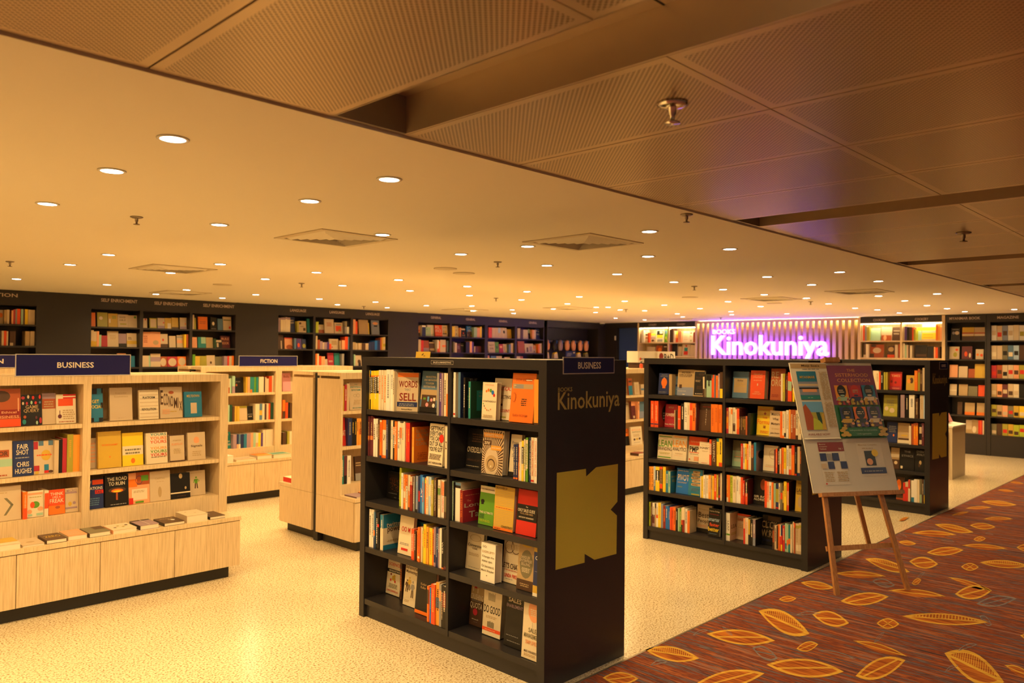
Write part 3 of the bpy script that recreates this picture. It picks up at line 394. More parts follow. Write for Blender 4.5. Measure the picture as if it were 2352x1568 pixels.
['f','S2',1.01,.13,.227,.085,.022,.973,'yellow',[['R',0,.68,1,1,'gold'],['T','Albert-Laszlo',.5,.9,.85,.05,'orange'],['R',.47,.7,.53,.8,'darkred'],['R',.42,.735,.58,.765,'darkred'],['T','THE',.5,.61,.3,.06,'orange'],['T','Formula',.52,.46,.98,.16,'orange'],['R',.42,.3,.58,.33,'darkred'],['R',.42,.25,.58,.28,'darkred'],['L',.2,.85,.08,.18,2,'orange']],6,0,'yellow face-out book with plus and equals signs, second shelf, second black bookcase'],
['f','S2',1.135,.099,.201,.045,.022,.973,'sand',[['T','Measure',.48,.86,.7,.1,'brown'],['T','What',.48,.68,.5,.1,'brown'],['T','Matters',.48,.5,.7,.1,'brown'],['L',.15,.85,.28,.34,2,'tan'],['T','John Doerr',.48,.13,.75,.08,'brown']],6,0,'sand face-out book with spaced serif words, second shelf, second black bookcase'],
['s','S2',1.235,.019,.202,.024,.145,.973,'orange',[],0,'redorange',0,'orange spine-out book, sixteenth from left, second shelf, right bay, second black bookcase'],
['s','S2',1.255,.016,.206,.02,.145,.973,'cream',[[0,.1,'orange']],0,'grey',0,'cream and orange spine-out book, seventeenth from left, second shelf, right bay, second black bookcase'],
['s','S2',1.285,.019,.215,.02,.145,.973,'white',[],0,'tan',0,'white spine-out book, nineteenth from left, second shelf, right bay, second black bookcase'],
['s','S2',1.305,.014,.221,.022,.145,.973,'lightorange',[],0,0,0,'amber spine-out book, twentieth from left, second shelf, right bay, second black bookcase'],
['s','S2',1.32,.02,.22,.02,.145,.973,'rust',[],0,'cream',0,'rust spine-out book, twenty-first from left, second shelf, right bay, second black bookcase'],
['s','S2',1.341,.019,.22,.018,.145,.973,'rust',[],0,'cream',0,'rust spine-out book, twenty-second from left, second shelf, right bay, second black bookcase'],
['s','S2',1.361,.017,.218,.019,.145,.973,'cream',[[0,.14,'brown']],0,'brown',0,'cream and brown spine-out book, twenty-third from left, second shelf, right bay, second black bookcase'],
['s','S2',1.381,.033,.158,.017,.145,.973,'cream',[],0,'tan',0,'cream spine-out book, twenty-fourth from left, second shelf, right bay, second black bookcase'],
['f','S2',.096,.144,.207,.07,.022,.7,'cream',[['R',.06,.9,.94,.94,'green'],['T','Laura Busche',.5,.83,.3,.03,'brown'],['T','LEAN',.5,.64,.95,.27,'green'],['T','BRANDING',.5,.42,.95,.15,'brown'],['L',.1,.85,.2,.28,2,'olive'],['R',.03,.05,.94,.09,'green']],6,0,'cream face-out book with green bars and title, third shelf, second black bookcase'],
['f','S2',.245,.14,.209,.065,.035,.7,'cream',[['R',.08,.92,.94,.96,'lightorange'],['L',.15,.85,.85,.87,1,'olive'],['T','LEAN',.5,.67,.95,.27,'lightorange'],['T','ANALYTICS',.5,.45,.95,.15,'brown'],['L',.2,.8,.24,.3,2,'tan'],['L',.15,.8,.18,.2,1,'peach']],6,0,'cream face-out book with orange title beside green-titled one, third shelf, second black bookcase'],
['f','S2',.395,.174,.211,.08,.022,.7,'cream',[['R',0,.66,1,1,'redorange'],['P',[[.62,1],[.7,1],[1,.8],[1,.72]],'gold'],['L',.05,.6,.78,.84,2,'peach'],['T','PMP',.3,.5,.48,.22,'black'],['R',.05,.36,.58,.385,'redorange'],['L',.05,.6,.3,.33,1,'brown'],['R',.32,.05,.58,.22,'peach'],['R',.05,.07,.12,.12,'redorange']],6,0,'large red and cream face-out book with black letters, third shelf, second black bookcase'],
['f','S2',.526,.1,.181,.03,.022,.7,'cream',[['T','THE POWER OF',.5,.86,.75,.04,'tan'],['T','HABIT',.55,.73,.98,.1,'brown'],['L',.25,.85,.56,.62,2,'tan'],['P',[[.4,.48],[.46,.48],[.65,.28],[.6,.26]],'brown'],['P',[[.55,.48],[.6,.48],[.75,.3],[.7,.27]],'brown'],['P',[[.35,.2],[.38,.2],[.45,.3],[.42,.3]],'tan'],['L',.2,.9,.05,.08,1,'red']],6,0,'small cream face-out book before a larger red one, third shelf, second black bookcase'],
['s','S2',.632,.018,.211,.019,.145,.7,'redorange',[[.42,.85,'cream']],0,'red',0,'vermilion and cream spine-out book, fifth from left, third shelf, left bay, second black bookcase'],
['s','S2',.651,.039,.212,.024,.145,.7,'brown',[],'LEAN IMPACT','cream',['darkred',[]],'brown spine-out book, sixth from left, third shelf, left bay, second black bookcase'],
['s','S2',.696,.021,.225,.024,.145,.7,'yellow',[[.88,1,'teal']],0,'olive',0,'yellow and teal spine-out book, seventh from left, third shelf, left bay, second black bookcase'],
['s','S2',.718,.029,.227,.021,.145,.7,'yellow',[[0,.14,'redorange']],0,'brown',0,'yellow and vermilion spine-out book, eighth from left, third shelf, left bay, second black bookcase'],
['f','S2',.786,.119,.211,.11,.022,.7,'mint',[['R',0,.6,1,1,'olivegrey'],['R',.15,.36,.95,.39,'peach'],['L',.1,.9,.2,.32,3,'sand'],['L',.1,.9,.45,.58,3,'sand']],6,0,'pale green face-out book with thin coral line, third shelf, second black bookcase'],
['s','S2',.977,.022,.226,.02,.145,.7,'cream',[],0,'tan',['brown',[]],'cream spine-out book, sixth from left, third shelf, right bay, second black bookcase'],
['s','S2',1,.021,.208,.019,.145,.7,'brown',[[.5,.95,'rust']],0,'tan',0,'brown and rust spine-out book, seventh from left, third shelf, right bay, second black bookcase'],
['s','S2',1.025,.019,.221,.017,.145,.7,'tealblue',[],0,'blue',['mauve',[['E',.6,.55,.4,.15,'black'],['R',0,.7,1,1,'steel']]],'teal spine-out book, eighth from left, third shelf, right bay, second black bookcase'],
['f','S2',1.074,.116,.199,.07,.022,.7,'cream',[['ring',.68,.66,.3,.19,'tan'],['R',.42,.65,.85,.68,'tan'],['L',.15,.8,.22,.25,1,'tan'],['L',.15,.8,.16,.2,1,'peach']],6,0,'cream face-out book with one large lowercase ring, third shelf, second black bookcase'],
['s','S2',1.204,.013,.187,.018,.145,.7,'redorange',[],0,'peach',0,'vermilion spine-out book, eleventh from left, third shelf, right bay, second black bookcase'],
['s','S2',1.248,.018,.2,.022,.145,.7,'orange',[],0,'redorange',0,'orange spine-out book, fourteenth from left, third shelf, right bay, second black bookcase'],
['s','S2',1.267,.017,.199,.023,.145,.7,'yellow',[[0,.2,'cream']],0,'olive',0,'yellow and cream spine-out book, fifteenth from left, third shelf, right bay, second black bookcase'],
['s','S2',1.29,.017,.22,.019,.145,.7,'white',[],0,'grey',0,'white spine-out book, sixteenth from left, third shelf, right bay, second black bookcase'],
['s','S2',1.307,.019,.199,.022,.145,.7,'cream',[[0,.2,'redorange']],0,'tan',0,'cream and vermilion spine-out book, seventeenth from left, third shelf, right bay, second black bookcase'],
['s','S2',1.327,.024,.225,.022,.145,.7,'orange',[[.68,1,'redorange']],0,0,0,'orange and vermilion spine-out book, eighteenth from left, third shelf, right bay, second black bookcase'],
['s','S2',1.353,.015,.212,.022,.145,.7,'black',[[0,.06,'red']],0,'grey',0,'black and red spine-out book, nineteenth from left, third shelf, right bay, second black bookcase'],
['s','S2',1.374,.02,.22,.021,.145,.7,'sand',[[0,.1,'navy']],0,0,0,'beige and navy spine-out book, twentieth from left, third shelf, right bay, second black bookcase'],
['s','S2',1.406,.02,.225,.022,.145,.7,'orange',[[0,.4,'redorange']],0,'peach',0,'orange and vermilion spine-out book, twenty-second from left, third shelf, right bay, second black bookcase'],
['s','S2',.047,.016,.203,.019,.145,.425,'lightorange',[],'THE FIRST 90','brown',0,'amber spine-out book, first from left, fourth shelf, left bay, second black bookcase'],
['s','S2',.064,.028,.204,.022,.145,.425,'lightorange',[],'THE FIRST 90','brown',0,'amber spine-out book, second from left, fourth shelf, left bay, second black bookcase'],
['s','S2',.114,.039,.209,.018,.145,.425,'yellow',[[.44,.86,'black']],0,'white',0,'yellow and black spine-out book, fourth from left, fourth shelf, left bay, second black bookcase'],
['s','S2',.154,.029,.213,.02,.145,.425,'brown',[[.12,.32,'redorange'],[.9,1,'redorange']],0,'tan',0,'brown and vermilion spine-out book, fifth from left, fourth shelf, left bay, second black bookcase'],
['s','S2',.185,.028,.216,.022,.145,.425,'yellow',[],0,'gold',['lightorange',[]],'yellow spine-out book, sixth from left, fourth shelf, left bay, second black bookcase'],
['s','S2',.215,.026,.184,.022,.145,.425,'tealblue',[],0,'cream',0,'teal spine-out book, seventh from left, fourth shelf, left bay, second black bookcase'],
['f','S2',.297,.12,.212,.05,.022,.425,'blue',[['T','JENNY BLAKE',.5,.9,.85,.06,'cream'],['T','PIVOT',.55,.64,.9,.24,'cream'],['L',.1,.9,.42,.48,2,'tan'],['P',[[.3,0],[.38,0],[.9,.26],[.86,.3]],'cream'],['P',[[.72,.32],[.95,.33],[.92,.2]],'cream'],['R',.1,.24,.5,.3,'steel']],6,0,'blue face-out book with white arrow, fourth shelf, second black bookcase'],
['f','S2',.421,.128,.219,.04,.022,.425,'tealblue',[['pill',.55,.89,.27,.05,'tan'],['pill',.5,.785,.31,.05,'tan'],['pill',.55,.665,.38,.05,'tan'],['pill',.55,.545,.31,.05,'tan'],['pill',.55,.42,.36,.05,'tan'],['T','THE',.5,.89,.22,.05,'brown'],['T','NEW',.48,.785,.3,.05,'brown'],['T','RULES',.5,.665,.45,.05,'brown'],['T','OF',.5,.545,.2,.05,'brown'],['T','WORK',.48,.42,.45,.05,'brown'],['L',.2,.85,.18,.32,4,'steel'],['R',.25,.03,.85,.08,'olive']],6,0,'teal face-out book with five pale pills of words, fourth shelf, second black bookcase'],
['s','S2',.578,.021,.189,.018,.145,.425,'white',[],0,'tan',0,'white spine-out book, thirteenth from left, fourth shelf, left bay, second black bookcase'],
['s','S2',.6,.023,.189,.024,.145,.425,'white',[],0,'tan',0,'white spine-out book, fourteenth from left, fourth shelf, left bay, second black bookcase'],
['s','S2',.625,.023,.194,.021,.145,.425,'lightorange',[],0,'cream',0,'amber spine-out book, fifteenth from left, fourth shelf, left bay, second black bookcase'],
['s','S2',.676,.022,.206,.021,.145,.425,'redorange',[],0,'cream',0,'vermilion spine-out book, eighteenth from left, fourth shelf, left bay, second black bookcase'],
['s','S2',.792,.014,.216,.016,.145,.425,'orange',[[0,.17,'cream']],0,'yellow',0,'orange and cream spine-out book, second from left, fourth shelf, right bay, second black bookcase'],
['s','S2',.82,.023,.214,.02,.145,.425,'lime',[],'BUILT TO LAST','darkgreen',0,'lime spine-out book, fourth from left, fourth shelf, right bay, second black bookcase'],
['s','S2',.844,.028,.211,.018,.145,.425,'cream',[],0,'tan',0,'cream spine-out book, fifth from left, fourth shelf, right bay, second black bookcase'],
['s','S2',.873,.023,.216,.021,.145,.425,'white',[],0,'grey',0,'white spine-out book, sixth from left, fourth shelf, right bay, second black bookcase'],
['s','S2',.912,.018,.209,.02,.145,.425,'redorange',[],0,'orange',0,'vermilion spine-out book, eighth from left, fourth shelf, right bay, second black bookcase'],
['s','S2',.948,.022,.198,.023,.145,.425,'black',[[0,.45,'redorange']],0,'cream',['maroon',[]],'black and vermilion spine-out book, tenth from left, fourth shelf, right bay, second black bookcase'],
['f','S2',.983,.14,.219,.09,.022,.425,'black',[['E',.55,.72,.17,.2,'rust'],['P',[[.35,.3],[.4,.55],[.7,.55],[.75,.3]],'cream'],['P',[[.5,.32],[.53,.52],[.58,.52],[.6,.32]],'darkred'],['P',[[.3,.3],[.25,.5],[.42,.52],[.45,.3]],'black'],['T','SIR ROD',.48,.28,.9,.08,'cream'],['T','ALDRIDGE',.5,.18,.95,.08,'cream']],6,0,'black face-out book with portrait of a man in tie, fourth shelf, second black bookcase'],
['s','S2',1.113,.019,.205,.021,.066,.425,'redorange',[],0,0,0,'vermilion spine-out book, twelfth from left, fourth shelf, right bay, second black bookcase'],
['s','S2',1.132,.017,.201,.022,.145,.425,'peach',[[0,.22,'cream']],0,'redorange',0,'peach and cream spine-out book, thirteenth from left, fourth shelf, right bay, second black bookcase'],
['s','S2',1.15,.02,.202,.019,.145,.425,'white',[],0,'brown',0,'white spine-out book, fourteenth from left, fourth shelf, right bay, second black bookcase'],
['s','S2',1.187,.016,.196,.021,.145,.425,'mint',[[0,.25,'sand']],0,0,0,'mint and beige spine-out book, sixteenth from left, fourth shelf, right bay, second black bookcase'],
['s','S2',1.204,.023,.194,.022,.145,.425,'navy',[[.28,.8,'olive'],[.02,.08,'red']],0,0,0,'navy and olive spine-out book, seventeenth from left, fourth shelf, right bay, second black bookcase'],
['s','S2',1.241,.016,.201,.023,.145,.425,'olivegrey',[[.4,.65,'redorange']],0,0,0,'drab and vermilion spine-out book, nineteenth from left, fourth shelf, right bay, second black bookcase'],
['s','S2',1.269,.022,.22,.019,.145,.425,'yellow',[],0,'olive',0,'yellow spine-out book, twenty-first from left, fourth shelf, right bay, second black bookcase'],
['s','S2',1.292,.015,.214,.023,.145,.425,'redorange',[[.2,.7,'peach']],0,0,['brown',[]],'vermilion and peach spine-out book, twenty-second from left, fourth shelf, right bay, second black bookcase'],
['f','S2',1.343,.068,.231,.05,.022,.425,'gold',[['T','DAN',.5,.9,.5,.05,'brown'],['T','LAB',.45,.68,.7,.12,'brown'],['L',.1,.9,.54,.6,2,'brown'],['E',.6,.32,.3,.2,'tan'],['P',[[.3,.15],[.6,.08],[.95,.2],[.9,.05]],'black']],6,0,'dim gold face-out book at bay end, fourth shelf, second black bookcase'],
['s','S2',.047,.014,.206,.023,.145,.113,'lime',[],'BEATING','darkgreen',0,'lime spine-out book, first from left, bottom shelf, left bay, second black bookcase'],
['s','S2',.081,.023,.205,.022,.145,.113,'white',[[.14,.5,'maroon'],[0,.14,'mauve']],0,'grey',0,'white and maroon spine-out book, third from left, bottom shelf, left bay, second black bookcase'],
['s','S2',.138,.028,.213,.024,.145,.113,'yellow',[],0,'gold',0,'yellow spine-out book, sixth from left, bottom shelf, left bay, second black bookcase'],
['s','S2',.167,.022,.209,.024,.145,.113,'bluegrey',[],0,'grey',0,'grey-blue spine-out book, seventh from left, bottom shelf, left bay, second black bookcase'],
['s','S2',.191,.025,.195,.02,.145,.113,'darkred',[],0,'orange',0,'dark-red spine-out book, eighth from left, bottom shelf, left bay, second black bookcase'],
['s','S2',.294,.021,.197,.02,.145,.113,'orange',[],0,'darkred',0,'orange spine-out book, fourteenth from left, bottom shelf, left bay, second black bookcase'],
['s','S2',.384,.021,.208,.017,.145,.113,'cream',[[0,.5,'darkred']],0,0,0,'cream and dark-red spine-out book, nineteenth from left, bottom shelf, left bay, second black bookcase'],
['s','S2',.406,.021,.2,.023,.145,.113,'white',[],0,'brown',0,'white spine-out book, twentieth from left, bottom shelf, left bay, second black bookcase'],
['s','S2',.428,.022,.186,.023,.106,.113,'orange',[],0,0,['sand',[]],'orange spine-out book, twenty-first from left, bottom shelf, left bay, second black bookcase'],
['f','S2',.448,.139,.226,.13,.022,.113,'sand',[['T','Bringing',.42,.83,.65,.07,'tan'],['T','Best',.45,.63,.7,.2,'brown'],['T','People',.5,.4,.85,.17,'brown'],['R',0,0,1,.14,'black'],['L',.08,.7,.2,.28,3,'peach'],['E',.9,.25,.12,.09,'brown']],6,0,'beige face-out book with large serif title, bottom shelf, second black bookcase'],
['f','S2',.597,.103,.223,.06,.03,.113,'black',[['T','Charles Duhigg',.5,.9,.9,.06,'cream'],['T','THE POWER OF HABIT',.5,.79,.8,.03,'crimson'],['T','smarter',.5,.6,.98,.12,'lightblue'],['T','faster',.55,.42,.85,.12,'redorange'],['T','better',.5,.25,.95,.15,'yellow'],['L',.1,.9,.08,.12,1,'steel']],6,0,'black face-out book with three coloured lowercase words, bottom shelf, second black bookcase'],
['s','S2',.785,.006,.224,.02,.145,.113,'white',[[.2,.26,'green']],'LEAP','black',0,'white and green spine-out book, first from left, bottom shelf, right bay, second black bookcase'],
['s','S2',.792,.026,.221,.022,.145,.113,'white',[[.2,.26,'green']],'LEAP','black',['sand',[['T','LEAP',.55,.5,.8,.14,'brown'],['L',.1,.8,.2,.3,2,'olive']]],'white and green spine-out book, second from left, bottom shelf, right bay, second black bookcase'],
['f','S2',.821,.115,.206,.12,.022,.113,'sand',[['R',0,.92,1,1,'redorange'],['T','CADENCE',.5,.78,.9,.1,'red'],['L',.1,.9,.45,.65,3,'tan'],['P',[[.25,0],[.35,.3],[.8,.3],[.85,0]],'redorange']],6,0,'sand face-out book with red shape at its foot, bottom shelf, second black bookcase'],
['s','S2',.952,.025,.206,.022,.145,.113,'cream',[],0,'peach',0,'cream spine-out book, fifth from left, bottom shelf, right bay, second black bookcase'],
['s','S2',.996,.021,.202,.022,.145,.113,'black',[],0,'cream',0,'black spine-out book, seventh from left, bottom shelf, right bay, second black bookcase'],
['s','S2',1.019,.021,.204,.017,.145,.113,'mauve',[[0,.3,'bluegrey']],0,'white',['black',[]],'mauve and grey-blue spine-out book, eighth from left, bottom shelf, right bay, second black bookcase'],
['f','S2',1.039,.148,.228,.12,.022,.113,'black',[['T','CL CK',.4,.68,.85,.24,'tan'],['T','W RK',.38,.38,.8,.24,'tan'],['ring',.36,.68,.11,.09,'tan'],['ring',.36,.36,.11,.09,'tan'],['L',.05,.6,.12,.2,2,'navy'],['R',.3,.82,1,.98,'brown']],6,0,'black face-out book with clock-face letters, bottom shelf, second black bookcase'],
['s','S2',1.195,.017,.186,.022,.145,.113,'sand',[],0,'brown',0,'beige spine-out book, eleventh from left, bottom shelf, right bay, second black bookcase'],
['s','S2',1.259,.018,.195,.021,.145,.113,'red',[],0,'cream',0,'red spine-out book, sixteenth from left, bottom shelf, right bay, second black bookcase'],
['s','S2',1.279,.015,.214,.021,.145,.113,'mint',[[.1,.3,'steel']],0,0,0,'mint and slate spine-out book, seventeenth from left, bottom shelf, right bay, second black bookcase'],
['s','S2',1.322,.015,.214,.019,.145,.113,'cream',[],0,'tan',0,'cream spine-out book, twentieth from left, bottom shelf, right bay, second black bookcase'],
['s','S2',1.361,.026,.228,.021,.145,.113,'sand',[[.83,.93,'olive'],[.1,.3,'cream']],0,'tan',0,'beige and olive spine-out book, twenty-third from left, bottom shelf, right bay, second black bookcase'],
['s','S2',1.387,.026,.235,.022,.145,.113,'sand',[[.83,.93,'olive'],[.1,.3,'cream']],0,'tan',0,'beige and olive spine-out book, twenty-fourth from left, bottom shelf, right bay, second black bookcase'],
['s','S3',.913,.03,.199,.021,.145,1.255,'cream',[],0,0,0,'cream spine-out book, first from left, top shelf, third black bookcase'],
['s','S3',.943,.028,.198,.022,.145,1.255,'cream',[],0,'tan',0,'cream spine-out book, second from left, top shelf, third black bookcase'],
['f','S3',1.059,.117,.189,.08,.022,1.255,'red',[['T','TIMES',.5,.77,.75,.12,'peach'],['E',.15,.45,.1,.08,'darkred'],['E',.5,.4,.1,.07,'darkred'],['R',0,0,1,.2,'crimson'],['L',.2,.9,.05,.12,2,'peach']],6,0,'red face-out book with dark spots, top shelf, third black bookcase'],
['f','S3',1.216,.086,.155,.1,.022,1.255,'gold',[['E',.6,.65,.2,.2,'brown'],['E',.3,.6,.2,.15,'lightorange']],6,0,'small gold face-out book before orange spines, top shelf, third black bookcase'],
['s','S3',1.324,.03,.208,.016,.145,1.255,'orange',[],0,'lightorange',0,'orange spine-out book, ninth from left, top shelf, third black bookcase'],
['f','S3',.997,.138,.222,.08,.022,.973,'olive',[['E',.22,.36,.14,.1,'sand'],['E',.62,.28,.18,.12,'sand'],['P',[[.55,.3],[.65,.45],[.75,.3]],'sand'],['L',.2,.8,.5,.8,4,'olivegrey']],6,0,'olive face-out book with two pale vessels, second shelf, third black bookcase'],
['s','S3',1.19,.039,.236,.017,.145,.973,'mauve',[],0,'grey',0,'mauve spine-out book, third from left, second shelf, third black bookcase'],
['s','S3',1.239,.024,.233,.02,.145,.973,'black',[],0,'cream',0,'black spine-out book, fourth from left, second shelf, third black bookcase'],
['s','S3',1.271,.052,.239,.021,.145,.973,'white',[],0,'grey',0,'white spine-out book, fifth from left, second shelf, third black bookcase'],
['s','S3',1.331,.03,.205,.018,.145,.973,'brown',[],0,'tan',0,'brown spine-out book, sixth from left, second shelf, third black bookcase'],
['s','S3',1.375,.034,.241,.021,.145,.973,'sand',[],0,'tan',0,'beige spine-out book, seventh from left, second shelf, third black bookcase'],
['f','S3',1.032,.103,.213,.08,.022,.7,'navy',[['L',.15,.9,.5,.85,4,'grey'],['E',.65,.35,.08,.06,'orange']],6,0,'navy face-out book with orange spark, third shelf, third black bookcase'],
['f','S3',1.143,.117,.21,.07,.022,.7,'tan',[['R',.05,.17,.95,.25,'brown'],['R',0,0,1,.15,'cream'],['R',.3,.35,.8,.42,'gold']],6,0,'tan face-out book with brown strip, third shelf, third black bookcase'],
['s','S3',1.369,.024,.221,.021,.145,.7,'black',[[.05,.25,'sand'],[.55,.85,'sand']],0,0,0,'black and beige spine-out book, seventh from left, third shelf, third black bookcase'],
['s','S3',1.393,.022,.229,.016,.145,.7,'maroon',[],0,'mauve',0,'maroon spine-out book, eighth from left, third shelf, third black bookcase'],
['f','S3',1.075,.083,.22,.07,.022,.425,'tan',[['R',0,0,1,.45,'brown'],['E',.6,.3,.2,.08,'sand'],['R',0,.55,1,.7,'cream']],6,0,'tan landscape face-out book beside easel board, fourth shelf, third black bookcase'],
['f','S3',1.169,.138,.223,.06,.022,.425,'black',[['T','THE',.5,.85,.45,.09,'grey'],['T','ETHICS',.52,.66,.8,.09,'grey'],['P',[[.15,.3],[.45,.42],[.5,.6],[.6,.4],[.95,.45],[.75,.32],[.9,.15],[.6,.3]],'pink'],['R',.05,.06,.2,.18,'cream']],6,0,'black face-out book with pink star shape, fourth shelf, third black bookcase'],
['f','S3',1.314,.113,.224,.06,.022,.425,'black',[['T','DIVERSITY',.55,.9,.85,.1,'grey'],['T','ANALYSIS',.55,.77,.85,.1,'grey'],['E',.45,.4,.1,.1,'tan'],['R',.3,.2,.45,.35,'brown']],6,0,'black face-out book with grey block title, fourth shelf, third black bookcase'],
['f','S3',1.137,.071,.233,.05,.022,.113,'brown',[['E',.3,.65,.35,.25,'orange'],['R',0,.2,1,.3,'black'],['L',.1,.9,.32,.38,1,'cream'],['R',0,0,1,.08,'rust']],6,0,'brown face-out book with orange shape by red spines, bottom shelf, third black bookcase'],
['s','S3',1.237,.026,.198,.02,.145,.113,'sand',[[0,.75,'red']],0,0,0,'beige and red spine-out book, third from left, bottom shelf, third black bookcase'],
['s','S3',1.294,.028,.222,.018,.145,.113,'white',[[0,.22,'tealblue']],0,0,0,'white and teal spine-out book, fifth from left, bottom shelf, third black bookcase'],
['s','S3',1.322,.028,.237,.016,.145,.113,'white',[],0,0,0,'white spine-out book, sixth from left, bottom shelf, third black bookcase'],
['s','S3',1.351,.022,.237,.017,.145,.113,'cream',[],0,0,0,'cream spine-out book, seventh from left, bottom shelf, third black bookcase'],
['f','U1',.943,.156,.232,.04,.022,1.123,'rust',[['R',0,.25,1,.45,'darkred'],['E',.35,.8,.3,.15,'brown'],['T','BUSINESS',.52,.26,.85,.07,'peach'],['T','Ethical',.6,.38,.5,.06,'peach'],['R',0,0,1,.2,'redorange'],['R',.9,.4,.94,.75,'peach']],6,0,'large glossy rust-red face-out book, top shelf, wooden business bookcase'],
['f','U1',1.105,.115,.191,.06,.022,1.123,'black',[['T','GAME',.52,.6,.6,.12,'tan'],['T','QUERY',.5,.47,.75,.12,'tan'],['E',.1,.9,.09,.05,'crimson'],['E',.35,.93,.05,.06,'sand'],['E',.58,.9,.06,.06,'red'],['E',.9,.92,.05,.07,'red'],['E',.1,.72,.05,.05,'sand'],['E',.28,.72,.05,.05,'crimson'],['E',.5,.74,.05,.06,'mint'],['E',.7,.73,.06,.05,'red'],['E',.9,.74,.05,.04,'steel'],['E',.18,.28,.07,.05,'rust'],['E',.15,.12,.09,.08,'teal'],['P',[[.42,.05],[.52,.28],[.58,.26],[.52,.05]],'red'],['E',.72,.25,.05,.05,'maroon'],['E',.75,.08,.05,.06,'mint'],['E',.92,.15,.06,.1,'crimson']],6,0,'black face-out book sprinkled with coloured specks, top shelf, wooden business bookcase'],
['f','U1',1.227,.076,.196,.08,.022,1.123,'sand',[['R',0,.5,1,.82,'rust'],['R',0,.82,1,1,'mauve'],['L',.1,.9,.55,.78,3,'tan']],6,0,'sand face-out book with rust band, top shelf, wooden business bookcase'],
['f','U1',1.303,.115,.187,.07,.022,1.123,'cream',[['R',.1,.6,.85,.85,'redorange'],['R',.35,.85,1,1,'red'],['R',.35,.9,1,.94,'cream'],['E',.18,.25,.1,.07,'maroon'],['R',.17,.3,.2,.45,'maroon'],['L',.3,.95,.15,.5,5,'tan'],['L',.1,.95,.05,.1,1,'rust']],6,0,'cream face-out book with red stamped title, top shelf, wooden business bookcase'],
['f','U1',1.487,.094,.22,.07,.022,1.123,'tealblue',[['T','GET',.52,.61,.45,.1,'yellow'],['T','SOCIAL',.55,.45,.8,.1,'yellow'],['R',.3,.83,.62,1,'black'],['R',.85,.4,1,.57,'black'],['R',0,0,.4,.12,'black'],['R',.72,0,1,.12,'black'],['R',.9,.85,1,1,'black']],6,0,'blue face-out book with black patches beside divider, top shelf, wooden business bookcase'],
['f','U1',1.627,.144,.221,.08,.022,1.123,'sand',[['T','Everyday',.5,.83,.5,.06,'tan'],['T','Economics',.5,.73,.6,.06,'tan'],['P',[[.16,.47],[.86,.47],[.76,.26],[.26,.26]],'mauve'],['P',[[.2,.45],[.82,.45],[.73,.28],[.29,.28]],'sand'],['L',.35,.65,.07,.09,1,'tan']],6,0,'plain beige face-out book with outlined tub, top shelf, wooden business bookcase'],
['f','U1',1.808,.13,.201,.06,.022,1.123,'cream',[['T','PLATFORM',.5,.74,.62,.08,'black'],['T','REVOLUTION',.5,.34,.72,.08,'black'],['stripes',8,'sand'],['T','PLATFORM',.5,.741,.62,.08,'black'],['T','REVOLUTION',.5,.341,.72,.08,'black']],6,0,'cream face-out book with two small black words, top shelf, wooden business bookcase'],
['f','U1',1.952,.155,.218,.07,.022,1.123,'sand',[['P',[[.02,.88],[.1,.9],[.98,.6],[.98,.3],[.85,.28],[.02,.45]],'cream'],['T','E',.08,.67,.12,.46,'brown'],['T','CO',.26,.6,.2,.4,'brown'],['T','NO',.48,.54,.2,.36,'brown'],['T','MI',.72,.48,.2,.34,'brown'],['T','X',.92,.38,.12,.3,'brown'],['E',.5,.82,.12,.05,'rust'],['L',.08,.45,.14,.3,4,'peach'],['L',.45,.75,.2,.24,1,'gold']],6,0,'parchment face-out book with slanting brown capitals, top shelf, wooden business bookcase'],
['f','U1',2.118,.126,.181,.06,.022,1.123,'tealblue',[['T','MELTDOWN',.5,.83,.72,.1,'gold'],['R',.35,.14,.7,.56,'sand'],['P',[[.45,.56],[.64,.56],[.56,.38]],'brown'],['L',.25,.75,.65,.7,1,'steel']],6,0,'teal face-out book with white card, top shelf, wooden business bookcase'],
['f','U1',.951,.108,.224,.04,.022,.815,'sand',[['R',.3,.55,.85,.75,'rust'],['R',0,.3,1,.5,'mint'],['T','FOR',.5,.65,.6,.12,'brown'],['L',.2,.8,.05,.12,1,'rust']],6,0,'sand face-out book with pale green band, middle shelf, wooden business bookcase'],
['f','U1',1.065,.111,.217,.05,.022,.815,'navy',[['T','FAIR',.48,.83,.55,.14,'cream'],['T','SHOT',.46,.67,.6,.14,'cream'],['L',.1,.9,.5,.56,1,'grey'],['T','CHRIS',.48,.33,.6,.14,'cream'],['T','HUGHES',.5,.14,.8,.14,'cream']],6,0,'navy face-out book with chunky cream capitals, middle shelf, wooden business bookcase'],
['f','U1',1.18,.11,.207,.06,.022,.815,'sand',[['R',0,.75,.22,.98,'crimson'],['R',.75,.85,1,1,'steel'],['R',.25,.85,.5,1,'steel'],['E',.62,.56,.25,.16,'gold'],['L',.1,.95,.55,.62,1,'redorange'],['R',0,.1,.28,.26,'crimson'],['R',.52,.1,.75,.28,'tealblue'],['R',.52,.02,.75,.1,'red'],['E',.15,.05,.1,.05,'gold'],['E',.85,.06,.12,.04,'brown']],6,0,'cream face-out book with bright icon squares, middle shelf, wooden business bookcase'],
['s','U1',1.289,.025,.208,.049,.16,.815,'sand',[],0,0,0,'beige spine-out book, fourth from left, middle shelf, left bay, wooden business bookcase'],
['s','U1',1.314,.02,.211,.047,.16,.815,'black',[],0,0,0,'black spine-out book, fifth from left, middle shelf, left bay, wooden business bookcase'],
['s','U1',1.335,.024,.218,.048,.16,.815,'crimson',[],0,0,0,'crimson spine-out book, sixth from left, middle shelf, left bay, wooden business bookcase'],
['s','U1',1.361,.035,.241,.046,.16,.815,'olive',[],0,'gold',0,'olive spine-out book, seventh from left, middle shelf, left bay, wooden business bookcase'],
